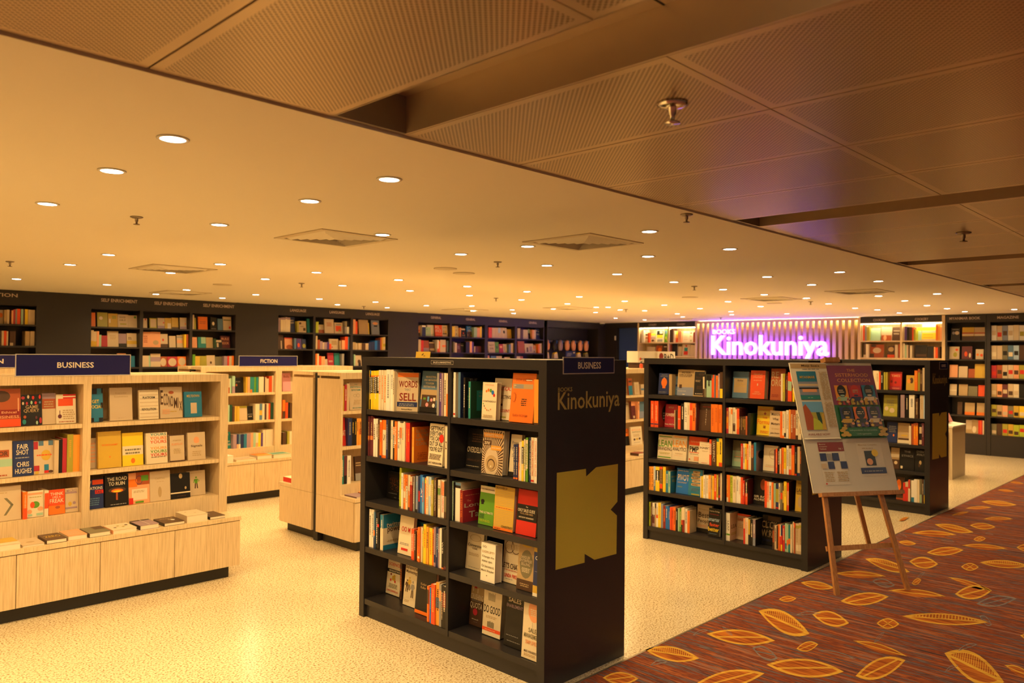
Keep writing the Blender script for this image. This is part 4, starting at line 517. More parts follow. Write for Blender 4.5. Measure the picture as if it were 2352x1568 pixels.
['s','U1',1.396,.04,.236,.05,.16,.815,'lightorange',[],0,0,0,'amber spine-out book, eighth from left, middle shelf, left bay, wooden business bookcase'],
['f','U1',1.487,.067,.199,.098,.022,.815,'sand',[['L',.45,.95,.2,.9,6,'peach']],6,0,'slim sand face-out book beside divider, middle shelf, wooden business bookcase'],
['f','U1',1.55,.144,.24,.05,.03,.815,'gold',[['P',[[0,0],[0,.28],[.1,.36],[.22,.33],[.5,.03],[.5,0]],'black'],['P',[[.5,0],[.5,.03],[.85,.38],[.95,.34],[1,.4],[1,0]],'black'],['E',.5,.3,.03,.02,'orange'],['T','THE WISE ECONOMIST',.5,.63,.7,.05,'orange']],6,0,'yellow face-out book with black jagged corners, middle shelf, wooden business bookcase'],
['f','U1',1.705,.134,.222,.06,.022,.815,'yellow',[['R',0,.33,1,.6,'cream'],['L',.1,.95,.36,.56,2,'olivegrey'],['P',[[.25,.68],[.45,.8],[.6,.88],[.8,.96],[.85,.9],[.7,.8],[.65,.68],[.5,.66],[.45,.74]],'orange'],['E',.5,.15,.1,.08,'orange']],6,0,'yellow and white face-out book with orange spinning top, middle shelf, wooden business bookcase'],
['f','U1',1.856,.143,.212,.05,.03,.815,'cream',[['T','YOURS',.58,.94,.75,.08,'teal'],['T','YOURS',.58,.82,.78,.1,'orange'],['T','YOURS',.58,.7,.78,.1,'redorange'],['T','YOURS',.58,.5,.78,.08,'lightorange'],['T','YOURS',.58,.39,.78,.09,'green'],['T','YOURS',.58,.28,.78,.1,'red'],['L',.2,.95,.2,.23,1,'brown']],6,0,'white face-out book repeating one rainbow word, middle shelf, wooden business bookcase'],
['f','U1',2.016,.11,.19,.06,.022,.815,'sand',[['R',0,.96,1,1,'brown'],['R',0,0,.04,1,'brown'],['R',.96,0,1,1,'brown'],['R',0,0,1,.04,'brown'],['T','POSITIVE',.5,.78,.5,.05,'tan'],['T','SURPLUS',.5,.64,.7,.08,'peach'],['L',.25,.75,.3,.5,4,'tan']],6,0,'pinkish face-out book with thin brown border, middle shelf, wooden business bookcase'],
['f','U1',2.147,.127,.196,.06,.022,.815,'sand',[['E',.5,.72,.16,.12,'peach'],['R',.36,.62,.64,.76,'peach'],['T','Signals',.5,.5,.65,.1,'brown'],['L',.2,.8,.15,.35,3,'tan']],6,0,'beige face-out book with small orange emblem, middle shelf, wooden business bookcase'],
['f','U1',.943,.165,.207,.03,.022,.555,'sand',[['chev','olivegrey'],['L',.3,.6,.8,.85,1,'tan']],6,0,'large cream face-out book with thin arrowhead, bottom shelf, wooden business bookcase'],
['s','U1',1.114,.023,.167,.019,.145,.555,'orange',[[0,.4,'redorange']],0,'peach',0,'orange and vermilion spine-out book, second from left, bottom shelf, left bay, wooden business bookcase'],
['f','U1',1.143,.09,.16,.04,.022,.555,'cream',[['R',.05,.85,.95,.93,'peach'],['L',.1,.9,.75,.8,1,'olive'],['E',.5,.47,.26,.13,'green'],['E',.32,.47,.14,.12,'redorange'],['E',.15,.22,.14,.08,'peach'],['E',.8,.3,.18,.08,'peach'],['R',.05,.05,.3,.12,'mint'],['R',.55,.05,.95,.14,'mint']],6,0,'cream face-out book with round green fruit, bottom shelf, wooden business bookcase'],
['s','U1',1.234,.022,.16,.031,.145,.555,'cream',[[.3,.9,'redorange']],0,0,0,'cream and vermilion spine-out book, fourth from left, bottom shelf, left bay, wooden business bookcase'],
['f','U1',1.261,.093,.154,.04,.022,.555,'redorange',[['T','THINK',.5,.83,.8,.12,'cream'],['T','LIKE A',.5,.7,.5,.08,'cream'],['T','FREAK',.5,.55,.85,.16,'cream'],['R',0,0,1,.36,'orange'],['E',.55,.28,.15,.06,'rust']],6,0,'orange face-out book with white capitals, bottom shelf, wooden business bookcase'],
['f','U1',1.359,.076,.152,.05,.022,.555,'sand',[['T','MICRO',.48,.9,.75,.12,'mauve'],['R',0,.78,.9,.84,'mauve'],['E',.35,.35,.14,.09,'gold'],['E',.68,.38,.12,.06,'mauve'],['R',0,.15,.9,.22,'mauve']],6,0,'beige face-out book with mauve title at bay end, bottom shelf, wooden business bookcase'],
['f','U1',1.487,.103,.191,.06,.022,.555,'navy',[['R',.35,.82,1,.98,'redorange'],['T','WHY',.17,.9,.25,.1,'cream'],['T','NATIONS',.5,.7,.9,.1,'cream'],['R',.5,.5,1,.63,'red'],['T','FAIL',.75,.56,.4,.1,'maroon'],['L',.1,.8,.12,.4,4,'steel']],6,0,'navy face-out book with red bars beside divider, bottom shelf, wooden business bookcase'],
['f','U1',1.597,.146,.205,.05,.03,.555,'black',[['P',[[0,.3],[.2,.5],[.8,.5],[1,.3],[.6,.4],[.4,.4]],'brown'],['E',.52,.52,.38,.09,'brown'],['E',.52,.5,.26,.06,'orange'],['E',.52,.48,.18,.03,'yellow'],['R',.46,.2,.54,.45,'rust'],['T','THE ROAD',.52,.88,.86,.12,'cream'],['T','TO RUIN',.5,.73,.7,.12,'cream'],['L',.15,.9,.05,.1,1,'grey']],6,0,'black face-out book with mushroom cloud, bottom shelf, wooden business bookcase'],
['f','U1',1.746,.137,.208,.05,.022,.555,'peach',[['R',.35,.6,1,1,'rust'],['R',0,.55,.4,.8,'orange'],['ring',.5,.76,.17,.14,'navy'],['R',.6,.72,.95,.9,'green'],['R',.14,.12,.88,.48,'cream'],['L',.2,.8,.36,.44,2,'tan'],['R',.3,.02,.7,.08,'green'],['R',0,0,.2,.2,'red']],6,0,'colourful collage face-out book with cream panel, bottom shelf, wooden business bookcase'],
['f','U1',1.885,.138,.205,.05,.022,.555,'sand',[['T','CAPITAL',.5,.75,.5,.06,'tan'],['L',.3,.7,.64,.67,1,'tan'],['E',.48,.3,.09,.18,'tan']],6,0,'pale plain face-out book with faint bottle, bottom shelf, wooden business bookcase'],
['f','U1',2.025,.138,.176,.05,.022,.555,'black',[['E',.52,.88,.09,.1,'tan'],['R',0,.2,1,.25,'cream'],['P',[[.3,.35],[.4,.8],[.65,.8],[.8,.35]],'navy'],['L',.3,.8,.08,.14,1,'brown'],['E',.76,.4,.05,.06,'tan']],6,0,'black face-out book with dim seated portrait, bottom shelf, wooden business bookcase'],
['f','U1',2.158,.133,.175,.09,.022,.555,'sand',[['person',.5,.28,.48,'green'],['L',.2,.9,.9,.94,1,'tan']],6,0,'cream face-out book with green standing figure, bottom shelf, wooden business bookcase'],
['s','G',.03,.021,.207,.031,.145,1.115,'gold',[],0,0,0,'gold spine-out book, first from left, top shelf, wooden gondola'],
['s','G',.052,.023,.215,.028,.145,1.115,'crimson',[],0,'cream',0,'crimson spine-out book, second from left, top shelf, wooden gondola'],
['s','G',.075,.027,.225,.033,.145,1.115,'sand',[],0,0,0,'beige spine-out book, third from left, top shelf, wooden gondola'],
['f','G',.128,.124,.229,.06,.022,1.115,'sand',[['T','THE',.55,.92,.25,.03,'teal'],['T','SNOWBALL',.55,.83,.9,.06,'teal'],['T','SYSTEM',.55,.72,.7,.06,'teal'],['ring',.45,.52,.12,.05,'olivegrey'],['ring',.7,.52,.14,.06,'olivegrey'],['L',.3,.9,.2,.38,4,'tan'],['T','MO BUNNELL',.6,.07,.75,.04,'teal']],6,0,'cream face-out book with teal title, top shelf, wooden gondola'],
['f','G',4.069,.076,.202,.06,.022,1.115,'rust',[['R',0,0,1,.55,'tealblue'],['R',.1,.75,.9,.85,'brown']],6,0,'rust and teal face-out book seen between black bookcases, top shelf, wooden gondola'],
['f','G',4.216,.098,.15,.08,.022,1.115,'sand',[['L',.2,.8,.2,.85,6,'tan']],6,0,'small sand face-out book seen between black bookcases, top shelf, wooden gondola'],
['f','G',.022,.065,.231,.05,.022,.825,'red',[['T','GREAT',.5,.45,1,.2,'cream'],['L',.3,.8,.62,.66,1,'darkred']],6,0,'red face-out book with white capitals by post, middle shelf, wooden gondola'],
['s','G',.088,.039,.23,.026,.145,.825,'navy',[],0,'grey',0,'navy spine-out book, second from left, middle shelf, wooden gondola'],
['s','G',.128,.024,.224,.029,.145,.825,'black',[],0,'gold',0,'black spine-out book, third from left, middle shelf, wooden gondola'],
['s','G',.153,.022,.223,.028,.145,.825,'black',[],0,'gold',0,'black spine-out book, fourth from left, middle shelf, wooden gondola'],
['s','G',.175,.021,.222,.029,.145,.825,'lightorange',[],0,'brown',0,'amber spine-out book, fifth from left, middle shelf, wooden gondola'],
['s','G',.197,.028,.22,.027,.145,.825,'lightorange',[[.4,.6,'orange']],0,'brown',0,'amber and orange spine-out book, sixth from left, middle shelf, wooden gondola'],
['f','G',4.041,.103,.195,.1,.022,.825,'sand',[['P',[[.2,.1],[.5,.4],[.4,.7],[.7,.6],[.6,.3],[.8,.1]],'black'],['T','HEAD',.5,.92,.8,.1,'brown']],6,0,'white face-out book with black brush figure, middle shelf, wooden gondola'],
['f','G',4.136,.075,.21,.06,.022,.825,'maroon',[['R',0,.75,1,1,'peach'],['R',.3,.05,.8,.18,'sand']],6,0,'maroon face-out book with peach top, middle shelf, wooden gondola'],
['f','G',4.317,.117,.199,.08,.022,.825,'steel',[['R',0,0,1,.4,'bluegrey']],6,0,'slate face-out book in gap between bookcases, middle shelf, wooden gondola'],
['s','G',.03,.028,.233,.033,.145,.515,'teal',[],0,'cream',0,'teal spine-out book, first from left, bottom shelf, wooden gondola'],
['s','G',.058,.027,.231,.029,.145,.515,'maroon',[[0,.3,'black']],0,0,0,'maroon and black spine-out book, second from left, bottom shelf, wooden gondola'],
['s','G',.086,.035,.23,.026,.145,.515,'white',[],0,'grey',['sand',[['T','FROM',.5,.85,.7,.1,'rust'],['T','MORE',.5,.7,.7,.1,'rust'],['L',.1,.9,.1,.5,4,'tan']]],'white spine-out book, third from left, bottom shelf, wooden gondola'],
['f','G',.214,.068,.203,.09,.022,.515,'brown',[['L',.1,.9,.6,.8,2,'tan'],['R',0,0,1,.3,'grey']],6,0,'dim brown book partly hidden by black bookcase, bottom shelf, wooden gondola'],
['f','G',3.982,.131,.196,.08,.022,.515,'black',[['R',0,.55,1,1,'orange'],['T','ONE',.6,.78,.5,.12,'brown']],6,0,'orange and black face-out book in gap between bookcases, bottom shelf, wooden gondola'],
['f','G',4.102,.225,.218,.04,.022,.515,'cream',[['T','MUSCULAR',.5,.82,.8,.1,'peach'],['T','PORTFOLIOS',.5,.7,.75,.08,'olivegrey'],['L',.2,.8,.45,.6,3,'tan'],['E',.28,.3,.09,.06,'brown'],['E',.52,.31,.09,.06,'gold'],['E',.75,.32,.09,.06,'brown'],['L',.2,.8,.12,.16,1,'grey']],6,0,'cream face-out book with three brown pots, bottom shelf, wooden gondola']]
FAR_BOOKS=[
['s','S2',.911,.017,.202,.021,.145,.7,'red',[],0,'cream',0],
['s','S2',1.171,.016,.201,.017,.145,.425,'orange',[],0,0,0],
['s','S2',.97,.02,.171,.02,.145,.973,'black',[],0,0,['darkgreen',[]]],
['s','S2',1.307,.014,.21,.019,.145,.113,'teal',[[.3,.5,'orange']],0,0,0],
['s','S1',.483,.013,.197,.021,.145,.7,'grey',[],0,'white',0],
['s','S2',1.278,.016,.196,.024,.145,1.255,'maroon',[],0,'tan',0],
['s','S2',1.222,.015,.198,.023,.145,.113,'orange',[],0,'redorange',0],
['s','S3',1.375,.023,.211,.019,.145,1.255,'brown',[],0,'tan',0],
['s','S3',1.373,.019,.243,.023,.145,.113,'olivegrey',[[0,.35,'mint']],0,0,0],
['s','S1',.761,.01,.234,.021,.145,1.255,'orange',[[.52,1,'cream']],0,0,0],
['s','S1',.286,.012,.235,.019,.145,1.255,'cream',[],0,'black',0],
['s','S2',1.35,.011,.229,.017,.145,.113,'rust',[[.85,1,'redorange']],0,0,0],
['s','S2',1.219,.016,.194,.021,.145,.7,'black',[],0,'cream',0],
['s','S2',.978,.016,.199,.021,.145,.113,'black',[[.4,1,'gold']],0,0,0],
['s','S3',1.335,.021,.224,.024,.145,.7,'orange',[[.85,1,'rust']],0,'yellow',0],
['s','S2',1.338,.011,.235,.024,.145,.113,'sand',[[.1,.9,'cream']],0,0,0],
['s','S3',1.422,.02,.237,.021,.145,1.255,'sand',[],0,0,0],
['s','S2',1.228,.013,.202,.019,.145,.425,'cream',[],0,'brown',0],
['s','S3',1.314,.021,.223,.023,.145,.7,'orange',[[.85,1,'rust']],0,'yellow',0],
['s','S1',.116,.013,.216,.016,.145,.425,'steel',[[.35,.5,'orange'],[0,.3,'navy']],0,0,0],
['s','S2',.93,.017,.188,.017,.145,.425,'red',[],0,'cream',0],
['s','S2',.092,.02,.209,.021,.145,.425,'lightblue',[[0,.45,'steel']],0,'cream',0],
['s','S3',1.41,.018,.242,.021,.145,.973,'lightblue',[],0,0,0],
['s','S2',1.271,.013,.206,.017,.145,.973,'cream',[[.05,.2,'black']],0,0,0],
['s','S2',.961,.015,.203,.021,.145,.7,'orange',[],0,'cream',0],
['s','S2',.93,.016,.203,.023,.145,.7,'cream',[],0,'navy',0],
['s','S2',.897,.015,.211,.019,.145,.425,'white',[],0,'peach',0],
['s','S2',1.243,.014,.209,.019,.145,1.255,'cream',[],0,0,0],
['s','S3',1.4,.019,.237,.018,.145,1.255,'sand',[],0,0,0],
['s','S2',.317,.02,.191,.018,.145,.113,'black',[],0,'cream',0],
['s','S3',1.412,.018,.242,.024,.145,.113,'steel',[[0,.35,'yellow']],0,0,0],
['s','S1',.5,.013,.167,.019,.145,.425,'brown',[],0,'cream',0],
['s','S2',.714,.016,.21,.024,.145,.425,'maroon',[[.1,.2,'red']],0,'grey',0],
['s','S2',.12,.018,.207,.023,.145,.113,'white',[[.38,.52,'redorange']],0,'grey',0],
['s','S1',.57,.012,.179,.021,.145,.425,'olive',[],0,'yellow',0],
['s','S2',.825,.014,.208,.018,.145,.973,'cream',[[.75,.95,'orange']],0,0,0],
['s','S3',1.293,.02,.216,.024,.145,.7,'rust',[],0,0,0],
['s','S2',.937,.015,.202,.02,.145,.113,'red',[[.6,1,'peach']],0,0,0],
['s','S2',.675,.009,.185,.019,.145,1.255,'steel',[],0,0,0],
['s','S2',1.394,.011,.222,.019,.145,.7,'brown',[],0,'orange',0],
['s','S2',.785,.006,.204,.024,.145,.425,'black',[[.25,.6,'maroon']],0,'cream',0],
['s','S3',1.27,.022,.192,.02,.145,.7,'cream',[],0,0,0],
['s','S2',.242,.02,.181,.018,.145,.425,'mint',[],0,'teal',['tealblue',[['T','KILL IT',.55,.55,.7,.12,'olive'],['L',.1,.9,.7,.8,2,'olive']]]],
['s','S2',.947,.014,.205,.02,.145,.7,'yellow',[[.4,.6,'gold']],0,'brown',0],
['s','S2',1.295,.012,.209,.017,.145,.113,'mint',[[.25,.45,'orange']],0,0,0],
['s','S2',.216,.019,.196,.021,.145,.113,'blue',[],0,'cream',0],
['s','S2',.699,.015,.205,.02,.145,.425,'olive',[[0,.1,'white']],0,'yellow',0],
['s','S2',.709,.015,.197,.018,.145,1.255,'mauve',[],0,'cream',0],
['s','S1',1.306,.008,.176,.022,.145,.973,'orange',[[.5,1,'darkred']],0,0,0],
['s','S1',.091,.011,.233,.023,.145,.973,'darkred',[],0,0,0],
['s','S2',.807,.013,.215,.016,.145,.425,'orange',[],0,0,0],
['s','S3',.991,.024,.184,.02,.145,1.255,'black',[],0,'cream',0],
['s','S3',1.215,.022,.19,.018,.145,.113,'red',[],0,0,0],
['s','S3',1.355,.018,.224,.023,.145,1.255,'olive',[[.85,1,'rust']],0,0,0],
['s','S2',.353,.016,.195,.022,.145,.113,'green',[],0,'cream',0],
['s','S1',.488,.011,.173,.018,.145,.425,'redorange',[],0,'cream',0],
['s','S2',1.235,.012,.19,.018,.145,.7,'cream',[[0,.4,'peach']],0,0,0],
['s','S1',.642,.006,.192,.017,.145,.7,'cream',[],0,'brown',0],
['s','S2',.731,.013,.22,.024,.145,.425,'cream',[],0,0,0],
['s','S2',1.247,.012,.196,.018,.145,.113,'navy',[[0,.25,'yellow'],[.25,.6,'red']],0,0,0],
['s','S2',.277,.017,.193,.021,.145,.113,'redorange',[],0,'brown',0],
['s','S2',.66,.015,.192,.02,.145,.425,'yellow',[],0,'orange',0],
['s','S3',1.159,.017,.234,.021,.145,.973,'black',[],0,0,0],
['s','S3',1.395,.016,.24,.021,.145,.113,'brown',[],0,'cream',0],
['s','S2',.56,.016,.176,.022,.145,.425,'yellow',[],0,'olive',0],
['s','S3',1.266,.017,.224,.017,.145,.113,'cream',[[.6,1,'red']],0,0,0],
['s','S2',.583,.015,.188,.022,.145,1.255,'olivegrey',[[.4,1,'black']],0,0,0],
['s','S2',.26,.016,.193,.018,.145,.113,'redorange',[],0,0,0],
['s','S3',1.422,.017,.213,.02,.145,.7,'red',[[0,.4,'cream']],0,0,0],
['s','S2',1.181,.013,.182,.019,.096,.113,'brown',[[.3,.8,'rust']],0,0,0],
['s','S2',1.191,.013,.18,.018,.145,.7,'maroon',[],0,0,0],
['s','S2',.338,.015,.192,.02,.145,.113,'mint',[],0,0,0],
['s','S2',.661,.014,.185,.02,.145,1.255,'redorange',[],0,'orange',0],
['s','S2',.065,.015,.203,.019,.145,.113,'brown',[],0,'tan',0],
['s','S2',.37,.013,.2,.022,.145,.113,'cream',[[0,.3,'black'],[.3,.5,'redorange']],0,0,0],
['s','S2',.563,.015,.167,.031,.145,1.255,'cream',[[0,.4,'brown']],0,0,0],
['s','S3',1.428,.013,.236,.016,.145,.973,'steel',[[0,.2,'gold']],0,0,0],
['s','S2',.953,.014,.149,.018,.12,.973,'rust',[],0,0,0],
['s','S2',.938,.014,.146,.02,.12,.973,'brown',[],0,'gold',0],
['f','G',4.352,.07,.12,.08,.022,1.115,'sand',[['R',0,.4,1,.6,'steel']],6,0],
['s','S2',.923,.014,.144,.023,.12,.973,'brown',[],0,'gold',0],
['s','S2',.862,.011,.197,.023,.145,.973,'cream',[],0,0,0],
['s','S3',1.042,.018,.185,.02,.145,1.255,'olive',[],0,0,0],
['s','S3',1.022,.018,.185,.016,.145,1.255,'olive',[],0,0,0],
['s','S2',1.258,.01,.184,.022,.145,.425,'brown',[[.3,.8,'gold']],0,0,0],
['s','S2',1.238,.009,.198,.019,.145,.113,'cream',[[0,.55,'red']],0,0,0],
['s','S2',.235,.012,.198,.021,.145,.113,'blue',[],0,0,0],
['s','S2',.909,.013,.143,.022,.12,.973,'brown',[],0,'tan',0],
['s','S3',.973,.017,.186,.021,.145,1.255,'redorange',[],0,0,0],
['s','S2',.648,.011,.193,.02,.145,.425,'tan',[],0,'brown',0],
['s','S2',.107,.013,.201,.023,.145,.113,'tan',[[.8,1,'black']],0,0,0],
['s','S2',1.335,.016,.105,.019,.145,1.255,'yellow',[],0,0,0],
['s','S2',1.213,.009,.184,.019,.145,.113,'black',[[0,.06,'peach']],0,0,0],
['s','G',4.212,.033,.21,.033,.145,.825,'peach',[],0,'brown',0],
['s','S2',.248,.011,.185,.018,.145,.113,'blue',[],0,'cream',0],
['s','S2',.503,.008,.226,.018,.145,.973,'maroon',[],0,'cream',0],
['s','S2',.648,.012,.158,.023,.145,1.255,'redorange',[],0,0,0],
['s','S2',.308,.011,.159,.017,.12,.973,'brown',[],0,0,0],
['s','S2',.295,.012,.159,.023,.12,.973,'tan',[],0,0,0],
['s','S2',.32,.011,.16,.022,.12,.973,'brown',[],0,0,0],
['s','S2',.55,.009,.176,.019,.145,.425,'cream',[],0,0,0],
['s','S2',.902,.006,.142,.018,.12,.973,'brown',[],0,'tan',0],
['s','S2',.896,.006,.141,.022,.12,.973,'brown',[],0,'tan',0],
['s','FI',.275,.024,.161,.043,.145,1.142,'sand',[[0,.4,'peach']],0,0,0],
['s','FI',.302,.03,.16,.037,.145,1.142,'sand',[[0,.4,'rust']],0,0,0],
['s','FI',.333,.019,.162,.04,.145,1.142,'mint',[],0,0,0],
['s','FI',.361,.033,.188,.04,.145,1.142,'mint',[[0,.4,'mauve']],0,0,0],
['f','FI',.419,.099,.166,.09,.022,1.142,'black',[['E',.2,.5,.1,.08,'rust'],['T','INK',.4,.72,.6,.1,'grey']],6,0],
['s','FI',.519,.018,.174,.04,.145,1.142,'gold',[],0,0,0],
['s','FI',.54,.025,.174,.039,.145,1.142,'peach',[],0,0,0],
['s','FI',.566,.025,.173,.037,.145,1.142,'teal',[[0,.2,'orange']],0,0,0],
['s','FI',.591,.024,.17,.041,.145,1.142,'teal',[],0,0,0],
['s','FI',.616,.023,.172,.042,.145,1.142,'green',[],0,0,0],
['s','FI',.64,.023,.169,.037,.145,1.142,'teal',[],0,0,0],
['s','FI',.672,.057,.174,.038,.145,1.142,'cream',[],0,'tan',0],
['s','FI',.733,.014,.168,.043,.145,1.142,'brown',[],0,0,0],
['s','FI',.748,.015,.168,.042,.145,1.142,'sand',[],0,0,0],
['s','FI',.763,.029,.152,.041,.145,1.142,'sand',[],0,0,0],
['s','FI',.793,.035,.178,.036,.145,1.142,'redorange',[],0,0,0],
['s','FI',.828,.023,.184,.042,.145,1.142,'cream',[],0,0,0],
['s','FI',.283,.024,.164,.044,.145,.835,'tealblue',[],0,0,0],
['s','FI',.31,.027,.183,.044,.145,.835,'mint',[],0,0,0],
['s','FI',.339,.027,.181,.042,.145,.835,'darkgreen',[],0,0,0],
['s','FI',.367,.024,.166,.036,.145,.835,'brown',[],0,0,0],
['s','FI',.392,.027,.165,.043,.145,.835,'gold',[],0,0,0],
['s','FI',.421,.027,.164,.038,.145,.835,'gold',[],0,0,0],
['f','FI',.476,.092,.158,.09,.022,.835,'sand',[['R',0,.85,1,1,'olive'],['P',[[0,0],[0,.15],[.5,.35],[1,.2],[1,0]],'olive']],6,0],
['f','FI',.57,.065,.154,.09,.022,.835,'black',[['T','MYSTERY',.5,.4,.8,.1,'grey'],['T','BOOK',.5,.25,.6,.1,'cream']],6,0],
['s','FI',.636,.047,.18,.041,.145,.835,'cream',[],0,0,0],
['s','FI',.684,.034,.179,.044,.145,.835,'steel',[[.3,.6,'gold']],0,0,0],
['s','FI',.719,.027,.18,.042,.145,.835,'cream',[],0,'brown',0],
['s','FI',.747,.019,.174,.037,.145,.835,'brown',[],0,0,0],
['s','FI',.766,.025,.181,.038,.145,.835,'sand',[],0,'brown',0],
['s','FI',.791,.025,.18,.043,.145,.835,'redorange',[],0,0,0],
['s','FI',.817,.034,.188,.037,.145,.835,'darkgreen',[],0,0,0],
['f','FI',.314,.066,.179,.09,.022,.54,'teal',[['E',.55,.85,.08,.08,'peach'],['T','la Rose',.5,.45,.7,.14,'cream'],['T','retrouve',.55,.25,.8,.14,'cream']],6,0],
['s','FI',.382,.039,.154,.041,.145,.54,'mauve',[],0,0,0],
['s','FI',.422,.021,.155,.039,.145,.54,'navy',[[0,.3,'peach']],0,0,0],
['s','FI',.443,.021,.154,.037,.145,.54,'steel',[[0,.3,'cream']],0,0,0],
['s','FI',.464,.038,.152,.041,.145,.54,'navy',[],0,0,0],
['s','FI',.503,.033,.152,.036,.145,.54,'tealblue',[],0,0,0],
['s','FI',.537,.046,.155,.037,.145,.54,'mauve',[],0,0,0],
['s','FI',.584,.028,.159,.039,.145,.54,'peach',[],0,0,0],
['s','FI',.612,.031,.157,.037,.145,.54,'mint',[],0,0,0],
['s','FI',.643,.028,.155,.036,.145,.54,'cream',[[0,.3,'peach']],0,0,0],
['s','FI',.672,.032,.152,.041,.145,.54,'yellow',[],0,0,0],
['s','FI',.704,.027,.15,.042,.145,.54,'purple',[],0,0,0],
['s','FI',.731,.029,.181,.043,.145,.54,'cream',[],0,'brown',0],
['s','FI',.761,.028,.182,.037,.145,.54,'cream',[],0,'brown',0],
['s','FI',.79,.032,.183,.039,.145,.54,'cream',[],0,'brown',0],
['s','FI',.822,.029,.184,.039,.145,.54,'cream',[],0,'brown',0],
['f','FI',.994,.104,.208,.09,.022,1.142,'pink',[['P',[[0,.3],[1,.55],[1,.7],[0,.6]],'peach'],['T','Bella',.5,.8,.7,.12,'rust']],6,0],
['f','FI',1.099,.102,.155,.09,.022,1.142,'sand',[['L',.2,.9,.3,.7,4,'tan']],6,0],
['s','FI',.967,.033,.213,.041,.145,.835,'orange',[[0,.4,'brown']],0,0,0],
['s','FI',1.004,.03,.181,.04,.145,.835,'redorange',[],0,0,0],
['s','FI',1.034,.023,.18,.044,.145,.835,'black',[],0,0,0],
['s','FI',1.058,.026,.176,.039,.145,.835,'brown',[],0,0,0],
['s','FI',1.088,.034,.178,.036,.145,.835,'yellow',[],0,0,0],
['s','FI',1.122,.033,.177,.042,.145,.835,'sand',[],0,0,0],
['s','FI',.972,.043,.138,.037,.145,.54,'brown',[],0,0,0],
['f','FI',1.016,.02,.057,.09,.022,.54,'darkgreen',[],6,0],
['s','FI',1.032,.027,.147,.041,.145,.54,'olive',[],0,0,0],
['s','FI',1.059,.02,.145,.04,.145,.54,'cream',[],0,0,0],
['s','FI',1.079,.023,.144,.043,.145,.54,'cream',[],0,0,0],
['s','FI',1.103,.03,.145,.04,.145,.54,'cream',[],0,0,0],
['f','SE',3.546,.056,.186,.09,.022,1.907,'orange',[],6,0],
['f','SE',3.626,.128,.192,.09,.022,1.907,'olive',[['E',.35,.6,.18,.12,'cream']],6,0],
['f','SE',3.762,.12,.183,.09,.022,1.907,'gold',[['R',.4,.6,.85,.85,'olive'],['R',.1,.3,.25,.6,'cream']],6,0],
['f','SE',3.886,.134,.176,.09,.022,1.907,'sand',[['T','GOOD',.45,.78,.6,.14,'brown'],['T','FOR IT',.45,.55,.6,.14,'brown'],['R',.2,.2,.8,.3,'olive']],6,0],
['f','SE',4.021,.114,.168,.09,.022,1.907,'sand',[['E',.78,.85,.13,.1,'green']],6,0],
['f','SE',4.217,.054,.133,.09,.022,1.907,'sand',[['E',.6,.9,.2,.1,'crimson']],6,0],
['f','SE',4.306,.096,.142,.09,.022,1.907,'olive',[['R',.1,.1,.9,.9,'sand']],6,0],
['f','SE',4.415,.097,.147,.09,.022,1.907,'sand',[['R',0,0,1,.25,'mauve'],['E',.85,.55,.1,.08,'red']],6,0],
['f','SE',4.516,.091,.15,.09,.022,1.907,'gold',[['R',.4,0,.9,.5,'cream']],6,0],
['f','SE',4.612,.094,.159,.09,.022,1.907,'gold',[['R',0,0,1,.15,'brown']],6,0],
['f','SE',4.729,.098,.164,.09,.022,1.907,'sand',[['R',0,0,1,.2,'mauve'],['E',.8,.45,.1,.08,'orange']],6,0],
['s','SE',4.891,.019,.213,.041,.145,1.907,'sand',[],0,0,0],
['f','SE',4.932,.032,.17,.09,.022,1.907,'olive',[],6,0],
['f','SE',4.997,.138,.189,.09,.022,1.907,'orange',[['L',.15,.85,.45,.7,2,'rust']],6,0],
['f','SE',5.182,.094,.186,.09,.022,1.907,'black',[['P',[[0,1],[.2,1],[.45,.7],[.7,1],[.9,1],[.5,.55]],'red'],['E',.45,.5,.2,.15,'cream'],['L',.1,.9,.08,.15,1,'grey']],6,0],
['f','SE',5.291,.08,.171,.09,.022,1.907,'steel',[],6,0],
['f','SE',5.377,.127,.204,.09,.022,1.907,'sand',[['R',.05,.7,.95,.8,'olivegrey'],['E',.8,.2,.12,.1,'red']],6,0],
['s','SE',3.533,.032,.217,.038,.145,1.64,'sand',[[0,.35,'gold']],0,0,0],
['s','SE',3.566,.037,.201,.04,.145,1.64,'sand',[[0,.35,'gold']],0,0,0],
['s','SE',3.604,.028,.206,.038,.145,1.64,'peach',[],0,0,0],
['s','SE',3.633,.028,.159,.042,.145,1.64,'mint',[],0,0,0],
['f','SE',3.677,.08,.149,.09,.022,1.64,'crimson',[],6,0],
['f','SE',3.757,.14,.209,.09,.022,1.64,'sand',[['L',.2,.8,.5,.8,3,'tan']],6,0],
['f','SE',3.899,.102,.181,.09,.022,1.64,'mauve',[['R',0,0,1,.25,'black']],6,0],
['f','SE',4.006,.129,.189,.09,.022,1.64,'sand',[['L',.1,.5,.55,.75,2,'brown'],['R',0,.2,1,.45,'gold']],6,0],
['f','SE',4.216,.112,.214,.09,.022,1.64,'peach',[['L',.1,.6,.3,.8,4,'rust']],6,0],
['f','SE',4.328,.132,.217,.09,.022,1.64,'peach',[['E',.5,.3,.3,.15,'tan']],6,0],
['f','SE',4.46,.101,.19,.09,.022,1.64,'sand',[['R',0,0,1,.25,'brown'],['E',.35,.55,.12,.1,'red']],6,0],
['f','SE',4.581,.092,.165,.09,.022,1.64,'sand',[['P',[[.4,.2],[.55,.4],[.55,.2]],'brown']],6,0],
['f','SE',4.69,.083,.177,.09,.022,1.64,'sand',[['R',0,.35,1,.6,'peach'],['R',0,.8,1,.9,'grey']],6,0],
